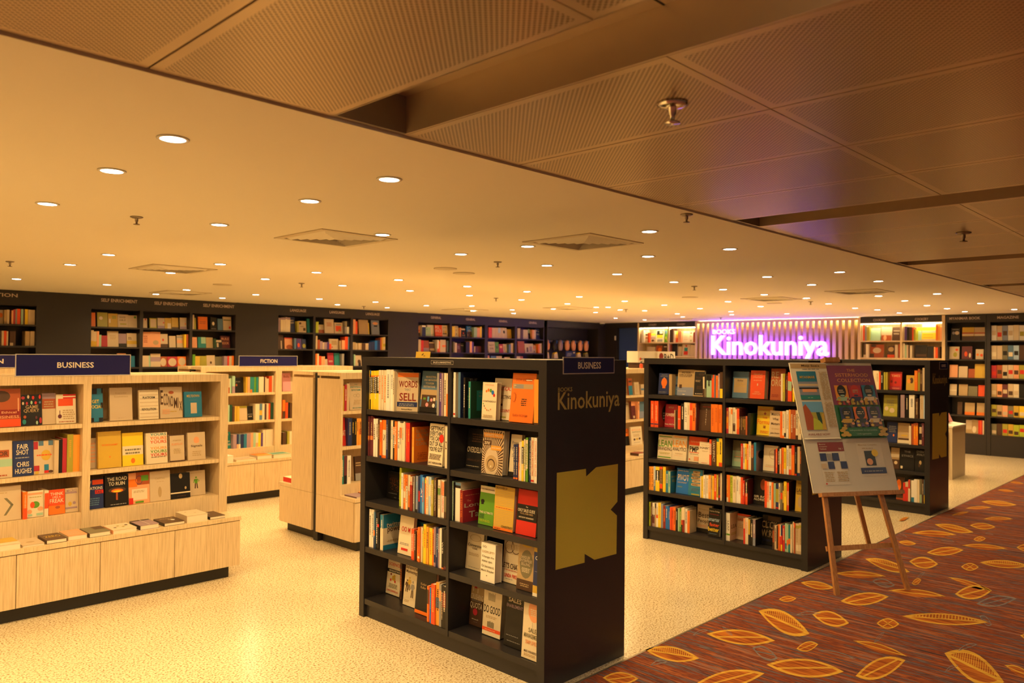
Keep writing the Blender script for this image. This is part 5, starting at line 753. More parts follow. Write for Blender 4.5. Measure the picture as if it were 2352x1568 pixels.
['s','SE',4.774,.023,.191,.04,.145,1.64,'yellow',[],0,0,0],
['s','SE',4.798,.03,.192,.037,.145,1.64,'rust',[],0,0,0],
['f','SE',4.911,.072,.154,.09,.022,1.64,'peach',[],6,0],
['f','SE',4.997,.119,.156,.09,.022,1.64,'teal',[['R',.4,.4,1,1,'mint']],6,0],
['f','SE',5.12,.1,.154,.09,.022,1.64,'tan',[],6,0],
['s','SE',5.221,.022,.139,.038,.145,1.64,'darkgreen',[],0,0,0],
['f','SE',5.271,.093,.123,.09,.022,1.64,'black',[['R',0,.7,.9,.95,'sand'],['R',.1,.1,.4,.6,'sand']],6,0],
['f','SE',5.361,.145,.184,.13,.022,1.64,'maroon',[['T','RULE',.5,.75,.8,.2,'peach'],['T','BOOK',.5,.4,.8,.2,'peach']],6,0],
['f','SE',3.887,.113,.186,.09,.022,1.365,'peach',[],6,0],
['f','SE',4.064,.051,.151,.09,.022,1.365,'tealblue',[],6,0],
['f','SE',4.217,.107,.156,.09,.022,1.365,'sand',[['R',.8,0,1,1,'mint']],6,0],
['f','SE',4.328,.136,.184,.09,.022,1.365,'sand',[['R',0,.4,1,.75,'mauve']],6,0],
['f','SE',4.466,.089,.144,.09,.022,1.365,'rust',[['E',.4,.45,.45,.4,'sand']],6,0],
['f','SE',4.561,.138,.144,.09,.022,1.365,'crimson',[['E',.5,.45,.42,.4,'sand']],6,0],
['f','SE',4.704,.123,.145,.09,.022,1.365,'orange',[['E',.52,.5,.42,.4,'sand']],6,0],
['s','SE',4.893,.041,.178,.039,.145,1.365,'green',[],0,0,0],
['s','SE',4.936,.067,.154,.042,.145,1.365,'gold',[],0,0,0],
['f','SE',5.025,.107,.155,.09,.022,1.365,'olive',[],6,0],
['f','SE',5.132,.126,.165,.09,.022,1.365,'sand',[['E',.5,.35,.12,.12,'brown']],6,0],
['f','SE',5.262,.106,.146,.09,.022,1.365,'olivegrey',[],6,0],
['s','SE',5.37,.05,.156,.037,.145,1.365,'mauve',[],0,0,0],
['s','SE',5.421,.03,.156,.042,.145,1.365,'red',[],0,0,0],
['s','SE',5.451,.04,.156,.041,.145,1.365,'sand',[],0,0,0],
['s','SE',5.492,.03,.161,.037,.145,1.365,'orange',[],0,0,0],
['f','FT',2.479,.062,.173,.09,.022,1.907,'sand',[['E',.65,.62,.3,.18,'orange']],6,0],
['s','FT',2.542,.025,.173,.041,.145,1.907,'tan',[],0,0,0],
['s','FT',2.568,.028,.177,.037,.145,1.907,'sand',[],0,0,0],
['s','FT',2.619,.019,.171,.037,.145,1.907,'peach',[],0,0,0],
['s','FT',2.639,.021,.183,.041,.145,1.907,'crimson',[],0,0,0],
['s','FT',2.66,.019,.189,.038,.145,1.907,'grey',[],0,0,0],
['s','FT',2.679,.036,.193,.043,.145,1.907,'redorange',[],0,0,0],
['s','FT',2.722,.023,.192,.04,.145,1.907,'mint',[],0,0,0],
['s','FT',2.747,.017,.188,.039,.145,1.907,'brown',[],0,0,0],
['s','FT',2.764,.034,.192,.042,.145,1.907,'yellow',[],0,0,0],
['s','FT',2.799,.034,.188,.036,.145,1.907,'sand',[],0,0,0],
['s','FT',2.834,.041,.187,.042,.145,1.907,'sand',[],0,'brown',0],
['s','FT',2.491,.023,.181,.036,.145,1.64,'brown',[],0,0,0],
['s','FT',2.517,.023,.181,.037,.145,1.64,'sand',[],0,0,0],
['s','FT',2.542,.028,.182,.044,.145,1.64,'redorange',[],0,0,0],
['s','FT',2.571,.017,.177,.041,.145,1.64,'sand',[],0,0,0],
['s','FT',2.605,.037,.178,.038,.145,1.64,'brown',[[0,.2,'sand']],0,0,0],
['s','FT',2.643,.023,.179,.037,.145,1.64,'brown',[],0,0,0],
['s','FT',2.773,.049,.183,.044,.145,1.64,'tan',[],0,'brown',0],
['s','FT',2.827,.048,.184,.041,.145,1.64,'sand',[],0,'brown',0],
['s','LA',6.248,.041,.222,.043,.145,1.907,'mauve',[],0,0,0],
['s','LA',6.29,.027,.227,.037,.145,1.907,'cream',[[.85,1,'mauve']],0,0,0],
['s','LA',6.318,.028,.228,.041,.145,1.907,'cream',[[.85,1,'mauve']],0,0,0],
['s','LA',6.346,.028,.229,.039,.145,1.907,'cream',[[.85,1,'mauve']],0,0,0],
['s','LA',6.375,.028,.24,.038,.145,1.907,'cream',[[.85,1,'mauve']],0,0,0],
['s','LA',6.404,.028,.232,.039,.145,1.907,'cream',[[.85,1,'mauve']],0,0,0],
['s','LA',6.433,.028,.233,.041,.145,1.907,'cream',[[.85,1,'mauve']],0,0,0],
['f','LA',6.493,.086,.243,.09,.022,1.907,'navy',[['T','basic',.4,.8,.7,.12,'cream'],['T','English',.4,.62,.8,.12,'cream']],6,0],
['s','LA',6.58,.031,.178,.039,.145,1.907,'olive',[],0,0,0],
['f','LA',6.641,.141,.185,.09,.022,1.907,'sand',[['E',.25,.8,.15,.1,'brown'],['R',.6,.15,.9,.4,'brown'],['L',.2,.7,.5,.58,1,'brown']],6,0],
['f','LA',6.801,.048,.23,.09,.022,1.907,'teal',[],6,0],
['s','LA',6.925,.05,.183,.039,.145,1.907,'lime',[],0,0,0],
['f','LA',7.002,.152,.14,.11,.022,1.907,'sand',[['R',0,0,1,.4,'rust'],['E',.2,.6,.2,.2,'cream']],6,0],
['f','LA',7.116,.178,.236,.07,.022,1.907,'sand',[['L',.2,.8,.5,.8,3,'rust']],6,0],
['f','LA',7.317,.163,.184,.09,.022,1.907,'sand',[['R',.15,.2,.8,.7,'redorange'],['R',.5,.2,.65,.35,'green'],['R',.2,.78,.8,.88,'grey']],6,0],
['s','LA',7.482,.04,.119,.037,.145,1.907,'grey',[],0,0,0],
['s','LA',7.522,.049,.213,.043,.145,1.907,'white',[[.55,1,'black']],0,0,0],
['s','LA',7.649,.048,.251,.041,.145,1.907,'peach',[],0,0,0],
['s','LA',7.697,.04,.219,.042,.145,1.907,'redorange',[],0,0,0],
['f','LA',7.747,.087,.129,.12,.022,1.907,'brown',[],6,0],
['f','LA',7.8,.197,.251,.08,.022,1.907,'tan',[],6,0],
['f','LA',7.844,.198,.203,.12,.022,1.907,'yellow',[['R',.1,.15,.5,.45,'mint'],['L',.1,.9,.75,.88,2,'brown']],6,0],
['f','LA',8.073,.165,.251,.09,.022,1.907,'bluegrey',[['E',.5,.78,.35,.1,'peach'],['R',.3,.55,.75,.65,'black']],6,0],
['f','LA',6.282,.096,.23,.09,.022,1.63,'brown',[['R',.5,0,.7,.6,'sand']],6,0],
['f','LA',6.398,.137,.189,.09,.022,1.63,'peach',[['R',0,.9,1,1,'red'],['E',.6,.2,.4,.2,'rust']],6,0],
['s','LA',6.535,.036,.181,.039,.145,1.63,'steel',[],0,0,0],
['f','LA',6.614,.086,.177,.09,.022,1.63,'purple',[['E',.4,.4,.25,.2,'redorange']],6,0],
['f','LA',6.709,.073,.17,.09,.022,1.63,'navy',[['E',.5,.35,.4,.2,'olive']],6,0],
['s','LA',6.929,.031,.23,.043,.145,1.63,'sand',[],0,0,0],
['s','LA',6.963,.044,.166,.04,.145,1.63,'rust',[],0,0,0],
['s','LA',7.008,.051,.142,.041,.145,1.63,'mauve',[],0,0,0],
['s','LA',7.06,.028,.126,.041,.145,1.63,'sand',[],0,0,0],
['s','LA',7.088,.052,.127,.042,.145,1.63,'mauve',[],0,0,0],
['s','LA',7.141,.038,.136,.039,.145,1.63,'purple',[],0,0,0],
['s','LA',7.183,.038,.103,.037,.145,1.63,'redorange',[],0,0,0],
['f','LA',7.223,.177,.185,.09,.022,1.63,'sand',[['R',.25,.45,.8,.85,'tan'],['E',.3,.25,.08,.05,'red']],6,0],
['f','LA',7.393,.033,.15,.05,.022,1.63,'tan',[],6,0],
['s','LA',7.427,.059,.167,.036,.145,1.63,'peach',[],0,0,0],
['s','LA',7.487,.059,.229,.038,.145,1.63,'redorange',[],0,0,0],
['s','LA',7.547,.024,.228,.036,.145,1.63,'steel',[],0,0,0],
['s','LA',7.648,.018,.136,.043,.145,1.63,'sand',[],0,0,0],
['s','LA',7.668,.039,.137,.04,.145,1.63,'tan',[],0,0,0],
['s','LA',7.711,.028,.124,.042,.145,1.63,'sand',[],0,0,0],
['s','LA',7.742,.029,.125,.036,.145,1.63,'tan',[],0,0,0],
['s','LA',7.773,.029,.125,.04,.145,1.63,'sand',[],0,0,0],
['s','LA',7.803,.029,.126,.043,.145,1.63,'tan',[],0,0,0],
['s','LA',7.839,.067,.118,.041,.145,1.63,'brown',[],0,0,0],
['s','LA',7.907,.062,.123,.039,.145,1.63,'sand',[],0,0,0],
['s','LA',7.974,.058,.146,.04,.145,1.63,'navy',[],0,'cream',0],
['s','LA',8.032,.063,.152,.037,.145,1.63,'navy',[],0,'cream',0],
['s','LA',8.1,.053,.174,.037,.145,1.63,'blue',[],0,0,0],
['s','LA',8.154,.058,.18,.037,.145,1.63,'navy',[],0,0,0],
['s','LA',8.217,.032,.225,.039,.145,1.63,'rust',[],0,0,0],
['s','LA',8.25,.032,.23,.039,.145,1.63,'gold',[],0,0,0],
['s','LA',8.282,.048,.239,.043,.145,1.63,'sand',[[.3,.5,'olive']],0,0,0],
['s','LA',6.927,.033,.206,.037,.145,1.361,'orange',[],0,0,0],
['s','LA',6.961,.026,.206,.038,.145,1.361,'cream',[],0,0,0],
['s','LA',6.988,.042,.169,.038,.145,1.361,'redorange',[],0,0,0],
['s','LA',7.035,.066,.161,.037,.145,1.361,'peach',[],0,0,0],
['f','LA',7.133,.057,.116,.09,.022,1.361,'sand',[],6,0],
['f','LA',7.195,.116,.221,.09,.022,1.361,'crimson',[['L',.15,.9,.3,.45,2,'cream']],6,0],
['f','LA',7.325,.103,.218,.09,.022,1.361,'teal',[],6,0],
['s','LA',7.43,.044,.209,.038,.145,1.361,'grey',[],0,0,0],
['s','LA',7.674,.025,.198,.038,.145,1.361,'mint',[],0,0,0],
['f','LA',7.734,.133,.182,.09,.022,1.361,'sand',[['E',.65,.4,.25,.2,'brown'],['R',.5,0,.9,.3,'black']],6,0],
['f','GE',9.115,.038,.18,.09,.022,1.907,'peach',[['R',0,.5,1,.6,'red'],['R',0,0,1,.3,'brown']],6,0],
['s','GE',9.154,.087,.196,.04,.145,1.907,'white',[[0,.85,'navy']],0,0,0],
['f','GE',9.242,.126,.166,.04,.022,1.907,'mint',[['E',.3,.75,.06,.06,'brown'],['L',.1,.8,.3,.4,2,'sand']],6,0],
['f','GE',9.33,.164,.211,.09,.022,1.907,'white',[],6,0],
['f','GE',9.485,.173,.213,.05,.022,1.907,'redorange',[['T','POL',.35,.8,.6,.25,'cream'],['T','ITICS',.45,.48,.8,.25,'cream'],['T','BOOK A-Z',.5,.18,.85,.12,'peach']],6,0],
['f','GE',9.658,.137,.213,.05,.022,1.907,'sand',[['T','COFFEE',.45,.8,.6,.1,'brown'],['E',.3,.42,.15,.14,'tan'],['E',.65,.4,.15,.15,'gold'],['R',.1,.2,.8,.3,'brown']],6,0],
['s','GE',9.89,.071,.202,.036,.145,1.907,'yellow',[],0,0,0],
['f','GE',10.005,.102,.212,.09,.022,1.907,'cream',[['E',.45,.62,.1,.06,'rust'],['E',.45,.27,.1,.06,'brown'],['R',.1,.88,.9,.95,'tan']],6,0],
['s','GE',10.108,.015,.181,.043,.145,1.907,'peach',[],0,0,0],
['f','GE',10.172,.12,.174,.09,.022,1.907,'black',[['R',.1,.8,.95,.95,'cream'],['E',.5,.45,.12,.08,'redorange'],['L',.1,.9,.15,.3,2,'tan']],6,0],
['f','GE',10.325,.132,.221,.09,.022,1.907,'blue',[['R',0,0,1,.5,'brown'],['E',.3,.85,.06,.04,'cream'],['E',.6,.9,.06,.04,'cream'],['E',.9,.82,.06,.04,'cream'],['L',.2,.9,.5,.7,3,'sand'],['E',.2,.2,.06,.05,'gold'],['E',.85,.15,.06,.05,'gold']],6,0],
['s','GE',10.458,.086,.202,.039,.145,1.907,'mint',[],0,0,0],
['s','GE',10.545,.081,.195,.044,.145,1.907,'peach',[],0,0,0],
['s','GE',10.627,.047,.216,.042,.145,1.907,'yellow',[],0,0,0],
['s','GE',10.674,.043,.186,.041,.145,1.907,'navy',[],0,0,0],
['s','GE',9.073,.058,.23,.04,.145,1.611,'sand',[],0,'grey',0],
['s','GE',9.132,.065,.217,.044,.145,1.611,'red',[],0,'peach',0],
['f','GE',9.242,.132,.214,.09,.022,1.611,'rust',[['R',0,0,1,.35,'mauve']],6,0],
['f','GE',9.378,.134,.194,.09,.022,1.611,'brown',[['R',.1,.15,.9,.35,'tan'],['R',0,.85,.9,.95,'sand']],6,0],
['f','GE',9.56,.02,.214,.09,.022,1.611,'darkred',[],6,0],
['s','GE',9.526,.033,.23,.037,.145,1.611,'white',[[0,.3,'redorange']],0,0,0],
['s','GE',9.56,.034,.21,.041,.145,1.611,'orange',[],0,0,0],
['s','GE',9.595,.047,.238,.038,.145,1.611,'sand',[],0,0,0],
['s','GE',9.642,.09,.236,.041,.145,1.611,'sand',[[.42,.58,'orange']],0,0,0],
['s','GE',9.733,.037,.211,.042,.145,1.611,'brown',[],0,0,0],
['s','GE',9.771,.025,.22,.037,.145,1.611,'steel',[],0,0,0],
['s','GE',9.926,.039,.204,.038,.145,1.611,'olivegrey',[],0,0,0],
['s','GE',9.965,.048,.184,.036,.145,1.611,'sand',[],0,0,0],
['f','GE',10.058,.106,.169,.09,.022,1.611,'maroon',[['L',.2,.8,.4,.8,3,'mauve']],6,0],
['f','GE',10.168,.081,.177,.09,.022,1.611,'black',[['T','Europe',.5,.75,.8,.14,'sand']],6,0],
['s','GE',10.25,.095,.207,.038,.145,1.611,'black',[],0,'grey',0],
['s','GE',10.354,.054,.218,.037,.145,1.611,'peach',[],0,0,0],
['s','GE',10.409,.046,.204,.039,.145,1.611,'purple',[],0,0,0],
['s','GE',10.48,.021,.124,.044,.145,1.611,'sand',[],0,0,0],
['f','GE',10.552,.164,.124,.09,.022,1.611,'maroon',[],6,0],
['s','GE',10.862,.09,.211,.039,.145,1.907,'redorange',[],0,'cream',0],
['s','GE',10.959,.098,.209,.038,.145,1.907,'sand',[],0,'grey',0],
['s','GE',11.061,.066,.211,.04,.145,1.907,'sand',[],0,0,0],
['s','GE',11.127,.065,.213,.038,.145,1.907,'lightblue',[[0,.5,'sand']],0,0,0],
['s','GE',11.193,.067,.215,.042,.145,1.907,'sand',[],0,0,0],
['f','GE',11.311,.13,.216,.09,.022,1.907,'cream',[['E',.4,.6,.2,.15,'black']],6,0],
['f','GE',11.449,.125,.191,.09,.022,1.907,'gold',[],6,0],
['s','GE',11.699,.081,.22,.042,.145,1.907,'sand',[],0,'brown',0],
['s','GE',11.781,.084,.2,.037,.145,1.907,'brown',[],0,'cream',0],
['f','GE',11.923,.157,.195,.09,.022,1.907,'cream',[['P',[[0,.1],[.6,.35],[.9,.1]],'redorange']],6,0],
['f','GE',12.08,.065,.209,.09,.022,1.907,'black',[['R',0,.6,1,1,'mint']],6,0],
['s','GE',12.146,.055,.199,.038,.145,1.907,'peach',[],0,0,0],
['s','GE',12.202,.058,.2,.041,.145,1.907,'sand',[],0,0,0],
['f','GE',12.324,.132,.225,.09,.022,1.907,'navy',[['E',.3,.8,.08,.05,'cream'],['E',.7,.75,.08,.05,'cream'],['R',.2,.4,.8,.55,'grey']],6,0],
['f','GE',10.914,.189,.221,.09,.022,1.611,'sand',[['T','NOT',.5,.68,.7,.15,'brown'],['T','DIE',.5,.38,.55,.15,'brown']],6,0],
['f','GE',11.108,.103,.218,.09,.022,1.611,'green',[['E',.5,.5,.2,.15,'darkgreen']],6,0],
['f','GE',11.219,.116,.176,.09,.022,1.611,'crimson',[['R',.2,.55,.8,.8,'peach']],6,0],
['f','GE',11.34,.107,.181,.09,.022,1.611,'sand',[['E',.35,.5,.2,.3,'tan']],6,0],
['s','GE',11.448,.055,.179,.044,.145,1.611,'steel',[],0,0,0],
['s','GE',11.504,.071,.202,.041,.145,1.611,'sand',[],0,0,0],
['f','GE',11.732,.089,.195,.1,.022,1.611,'peach',[],6,0],
['f','GE',11.748,.196,.247,.06,.022,1.611,'rust',[],6,0],
['f','GE',11.985,.264,.2,.09,.022,1.611,'sand',[['R',.2,.1,.4,.6,'brown'],['R',.55,.15,.85,.7,'mauve']],6,0],
['f','GE',12.255,.079,.169,.09,.022,1.611,'sand',[['R',.1,.5,.45,.9,'redorange'],['R',.1,.1,.4,.3,'brown']],6,0],
['s','GE',12.336,.052,.193,.039,.145,1.611,'orange',[],0,0,0],
['s','GE',12.388,.069,.211,.044,.145,1.611,'sand',[],0,0,0],
['f','GE',10.918,.038,.225,.09,.022,1.331,'peach',[],6,0],
['f','GE',11.001,.152,.215,.09,.022,1.331,'steel',[],6,0],
['f','GE',11.158,.154,.213,.09,.022,1.331,'sand',[],6,0],
['f','GE',11.386,.162,.194,.09,.022,1.331,'sand',[],6,0],
['f','GE',11.743,.114,.212,.09,.022,1.331,'sand',[],6,0],
['f','GE',11.857,.082,.209,.09,.022,1.331,'rust',[],6,0],
['s','C1',-10.179,.058,.281,.036,.145,1.875,'white',[],0,'black',0],
['f','C1',-10.12,.095,.284,.09,.022,1.875,'sand',[['R',0,.55,1,.68,'brown'],['R',0,.3,1,.42,'rust']],6,0],
['s','C1',-10.011,.036,.218,.036,.145,1.875,'redorange',[],0,0,0],
['f','C1',-9.974,.12,.211,.09,.022,1.875,'sand',[['R',0,.75,1,.95,'yellow'],['R',0,.4,1,.55,'mauve'],['E',.5,.2,.3,.12,'brown']],6,0],
['f','C1',-9.838,.209,.278,.09,.022,1.875,'cream',[['R',.1,.6,.9,.95,'black'],['R',.12,.36,.85,.6,'yellow'],['R',.2,.05,.85,.25,'grey'],['R',.45,.7,.8,.9,'cream']],6,0],
['f','C1',-9.645,.114,.285,.13,.022,1.875,'green',[['E',.3,.8,.3,.15,'steel'],['E',.4,.35,.2,.12,'lime'],['E',.75,.2,.2,.12,'olive']],6,0],
['s','C1',-9.433,.025,.28,.042,.145,1.875,'black',[],0,0,0],
['s','C1',-9.407,.059,.306,.039,.145,1.875,'brown',[],0,0,0],
['s','C1',-9.343,.027,.253,.036,.145,1.875,'cream',[],0,0,0],
['f','C1',-9.316,.054,.242,.09,.022,1.875,'lightorange',[['R',0,.7,1,1,'lime'],['R',0,0,1,.4,'redorange']],6,0],
['s','C1',-9.231,.083,.238,.04,.145,1.875,'peach',[],0,'red',0],
['f','C1',-9.147,.164,.244,.09,.022,1.875,'cream',[['L',.2,.8,.2,.85,4,'sand']],6,0],
['f','C1',-8.977,.091,.237,.09,.022,1.875,'cream',[['R',.1,.8,.6,.9,'red'],['R',.1,.5,.5,.6,'peach'],['E',.4,.15,.15,.08,'olive']],6,0],
['s','C1',-8.856,.047,.217,.044,.145,1.875,'rust',[],0,0,0],
['f','C1',-10.069,.212,.199,.09,.022,1.579,'sand',[['R',0,0,1,.4,'tan']],6,0],
['f','C1',-9.831,.158,.225,.09,.022,1.579,'rust',[['E',.6,.6,.3,.2,'orange']],6,0],
['f','C1',-9.673,.146,.238,.09,.022,1.579,'brown',[['R',.3,.8,.8,.88,'cream']],6,0],
['s','C1',-9.433,.013,.245,.04,.145,1.579,'rust',[],0,0,0],
['f','C1',-9.419,.135,.26,.09,.022,1.579,'black',[],6,0],
['f','C1',-9.304,.108,.208,.13,.022,1.579,'sand',[],6,0],
['f','C1',-9.158,.188,.259,.09,.022,1.579,'sand',[['R',.2,.1,.75,.4,'red'],['R',.25,.4,.7,.7,'teal'],['R',.4,.78,.6,.92,'red']],6,0],
['f','C1',-8.979,.135,.166,.13,.022,1.579,'black',[],6,0],
['f','C1',-8.959,.123,.242,.08,.022,1.579,'sand',[],6,0],
['s','C2',-5.357,.006,.289,.039,.145,1.892,'gold',[],0,0,0],
['s','C2',-5.35,.02,.289,.037,.145,1.892,'cream',[],0,0,0],
['s','C2',-5.33,.03,.289,.037,.145,1.892,'redorange',[],0,0,0],
['s','C2',-5.299,.037,.274,.043,.145,1.892,'grey',[],0,0,0],
['s','C2',-5.261,.044,.252,.04,.145,1.892,'olive',[],0,0,0],
['f','C2',-5.216,.171,.225,.09,.022,1.892,'mint',[],6,0],
['f','C2',-5.019,.172,.242,.07,.022,1.892,'sand',[['R',0,0,1,.4,'rust'],['E',.35,.2,.15,.2,'peach']],6,0],
['f','C2',-4.843,.134,.24,.09,.022,1.892,'brown',[['T','FOOD',.55,.72,.75,.1,'cream'],['T','WINE',.5,.5,.7,.1,'cream']],6,0],
['s','C2',-4.645,.026,.249,.043,.145,1.892,'sand',[],0,0,0],
['s','C2',-4.619,.038,.245,.036,.145,1.892,'purple',[],0,0,0],
['s','C2',-4.58,.041,.237,.038,.145,1.892,'black',[],0,0,0],
['s','C2',-4.539,.044,.236,.036,.145,1.892,'brown',[],0,0,0],
['s','C2',-4.494,.025,.226,.039,.145,1.892,'redorange',[],0,0,0],
['s','C2',-4.469,.028,.198,.036,.145,1.892,'olive',[],0,0,0],
['f','C2',-4.44,.081,.227,.09,.022,1.892,'lime',[['R',.3,0,1,.75,'mint']],6,0],
['f','C2',-4.354,.221,.289,.09,.022,1.892,'yellow',[['R',0,.8,1,1,'cream'],['R',0,.45,1,.6,'sand'],['R',0,0,1,.08,'sand'],['R',.1,.15,.8,.2,'gold'],['R',.1,.32,.8,.37,'gold']],6,0],
['s','C2',-4.116,.033,.266,.038,.145,1.892,'orange',[],0,0,0],
['s','C2',-4.082,.03,.246,.039,.145,1.892,'lightorange',[],0,0,0],
['s','C2',-4.052,.03,.232,.038,.145,1.892,'peach',[],0,0,0],
['s','C2',-5.319,.041,.255,.036,.145,1.587,'brown',[[0,.2,'sand']],0,0,0],
['s','C2',-5.277,.05,.247,.036,.145,1.587,'cream',[],0,0,0],
['f','C2',-5.226,.241,.235,.09,.022,1.587,'rust',[['E',.5,.55,.3,.22,'sand'],['R',0,0,.3,.3,'brown'],['E',.25,.9,.2,.1,'brown']],6,0],
['f','C2',-4.925,.122,.214,.09,.022,1.587,'brown',[['E',.5,.7,.4,.2,'tan'],['R',0,0,1,.25,'redorange']],6,0],
['s','C2',-4.78,.049,.233,.044,.145,1.587,'sand',[],0,0,0],
['s','C2',-4.719,.023,.246,.037,.145,1.587,'rust',[],0,0,0],
['s','C2',-4.645,.029,.253,.04,.145,1.587,'cream',[],0,0,0],
['s','C2',-4.612,.022,.226,.039,.145,1.587,'mint',[],0,0,0],
['s','C2',-4.587,.029,.226,.04,.145,1.587,'sand',[],0,0,0],
['s','C2',-4.557,.028,.212,.037,.145,1.587,'brown',[],0,0,0],
['s','C2',-4.529,.031,.219,.039,.145,1.587,'cream',[],0,0,0],
['f','C2',-4.466,.188,.224,.09,.022,1.587,'black',[['R',.1,.1,1,.3,'brown']],6,0],
['f','C2',-4.268,.096,.2,.09,.022,1.587,'black',[],6,0],
['s','C2',-4.146,.024,.192,.037,.145,1.587,'peach',[],0,0,0],
['s','C2',-4.121,.036,.185,.04,.145,1.587,'redorange',[],0,0,0],
['s','C2',-4.085,.03,.199,.043,.145,1.587,'brown',[],0,0,0],
['f','MY',-3.901,.137,.212,.09,.022,1.889,'black',[['L',.1,.95,.85,.95,1,'grey'],['E',.3,.6,.15,.12,'grey'],['E',.7,.6,.25,.15,'sand']],6,0],
['f','MY',-3.727,.176,.22,.09,.022,1.889,'gold',[['R',0,.5,1,.62,'rust'],['R',0,.36,1,.5,'sand'],['R',0,0,1,.33,'brown']],6,0],
['f','MY',-3.546,.156,.218,.09,.022,1.889,'tan',[['R',0,.5,1,.62,'rust'],['R',0,.36,1,.5,'sand'],['R',0,0,1,.33,'brown']],6,0],
['f','MY',-3.923,.151,.21,.09,.022,1.575,'sand',[['E',.75,.75,.15,.1,'redorange'],['E',.6,.35,.2,.2,'olive']],6,0],
['f','MY',-3.732,.152,.215,.09,.022,1.575,'maroon',[['E',.4,.4,.15,.2,'redorange'],['E',.8,.3,.1,.18,'cream']],6,0],
['f','MY',-3.525,.114,.167,.09,.022,1.575,'sand',[['E',.25,.45,.18,.12,'orange'],['E',.75,.4,.18,.15,'redorange']],6,0],
['f','MY',-3.919,.123,.212,.09,.022,1.264,'peach',[],6,0],
['f','MY',-3.779,.131,.19,.09,.022,1.264,'sand',[],6,0],
['f','MY',-3.633,.095,.149,.09,.022,1.264,'rust',[],6,0],
['f','MY',-3.539,.149,.231,.09,.022,1.264,'gold',[['P',[[.3,.05],[.5,.65],[.75,.4],[.7,.05]],'cream']],6,0],
['f','MY',-3.917,.107,.188,.09,.022,.961,'sand',[['R',0,.4,1,.5,'cream']],6,0],
['f','MY',-3.778,.132,.189,.09,.022,.961,'tan',[],6,0],
['f','MY',-3.635,.134,.163,.09,.022,.961,'olivegrey',[],6,0],
['f','MY',-3.487,.092,.185,.09,.022,.961,'redorange',[],6,0],
['f','MY',-3.798,.068,.21,.09,.022,.641,'brown',[],6,0],
['f','MY',-3.687,.145,.204,.09,.022,.641,'tan',[['R',0,0,1,.25,'orange']],6,0],
['f','MY',-3.51,.113,.208,.09,.022,.641,'tan',[['R',0,0,1,.25,'orange']],6,0],
['f','MY',-3.671,.086,.222,.09,.022,.336,'sand',[['R',0,0,1,.3,'tan']],6,0],
['f','MY',-3.584,.097,.229,.09,.022,.336,'tan',[['E',.4,.3,.3,.25,'cream']],6,0],
['s','MY',-3.473,.021,.23,.041,.145,.336,'red',[],0,0,0],
['s','MY',-3.452,.026,.232,.043,.145,.336,'redorange',[],0,0,0],
['s','MY',-3.425,.015,.233,.038,.145,.336,'crimson',[],0,0,0],
['s','MY',-3.409,.022,.23,.036,.145,.336,'sand',[],0,0,0]]

EMBLEM=[[2.868,1.026],[3.091,1.023],[3.093,.984],[3.175,1.023],[3.36,1.022],[3.357,.824],[3.299,.79],[3.354,.752],[3.352,.551],[3.166,.554],[3.086,.598],[3.086,.554],[2.864,.56]]
LIGHTS=[[1.1,2.7],[1.13,3.37],[1.17,4.38],[1.98,2.65],[2.01,3.32],[2.04,4.34],[2.89,3.93],[2.12,6.36],[2.15,7.37],[2.22,9.33],[3.09,9.3],[3.01,7.39],[2.98,6.31],[3.98,9.3],[4.03,10.35],[4.92,10.34],[3.89,7.24],[4.89,9.34],[3.87,6.26],[4.82,7.27],[5.85,9.38],[6.72,10.27],[6.71,9.27],[7.67,10.28],[4.8,6.25],[5.73,7.24],[3.84,4.26],[5.74,6.26],[6.67,7.23],[3.85,3.6],[4.79,4.26],[6.66,6.23],[7.64,7.25],[7.68,9.3],[8.17,8.8],[9.01,9.68],[9.3,9.03],[10.12,9.79],[7.67,6.27],[8.63,7.27],[9.5,8.3],[9.53,7.45],[10.71,8.39],[8.67,6.29],[9.63,7.3],[10.31,7.57],[12.6,9.36],[5.71,4.23],[4.82,3.29],[3.85,2.62],[6.68,4.25],[9.68,6.32],[10.74,7.39],[13.55,9.32],[11.85,7.47],[12.85,7.98],[7.76,4.31],[4.84,2.64],[9.55,5.23],[10.72,6.35],[11.75,6.38],[12.63,6.84],[6.76,3.31],[8.71,4.3],[10.75,5.36],[12.87,5.94],[9.54,4.15],[10.74,4.36],[7.78,3.33],[6.76,2.65],[7.8,2.69],[11.92,4.44],[9.69,3.34],[12.55,4.34],[10.71,3.37],[13.6,4.36],[11.87,3.44],[9.75,2.72],[12.77,3.43],[13.76,3.44],[11.78,2.76],[13.53,2.73]]
SPRINKLERS=[[1.62,4.44],[1.74,7.52],[4.39,7.39],[4.36,4.4],[7.2,7.29],[7.23,4.35],[10.18,4.37],[3.51,2.16],[10.26,7.42],[13.53,7.56],[7.23,10.3]]
METAL_SPRINKLERS=[[1.95,1.25],[5.13,1.29]]
SPEAKERS=[[4.41,5.09],[4.78,5.26],[3.92,8.24],[8.56,5.21],[10.23,4.9]]
DIFFUSERS=[[2.79,4.29],[3.95,3.2],[2.88,7.02],[4.14,9.85],[8.93,3.28],[9.43,4.56],[8.84,9.69],[9.45,7.96],[13.85,8.46]]
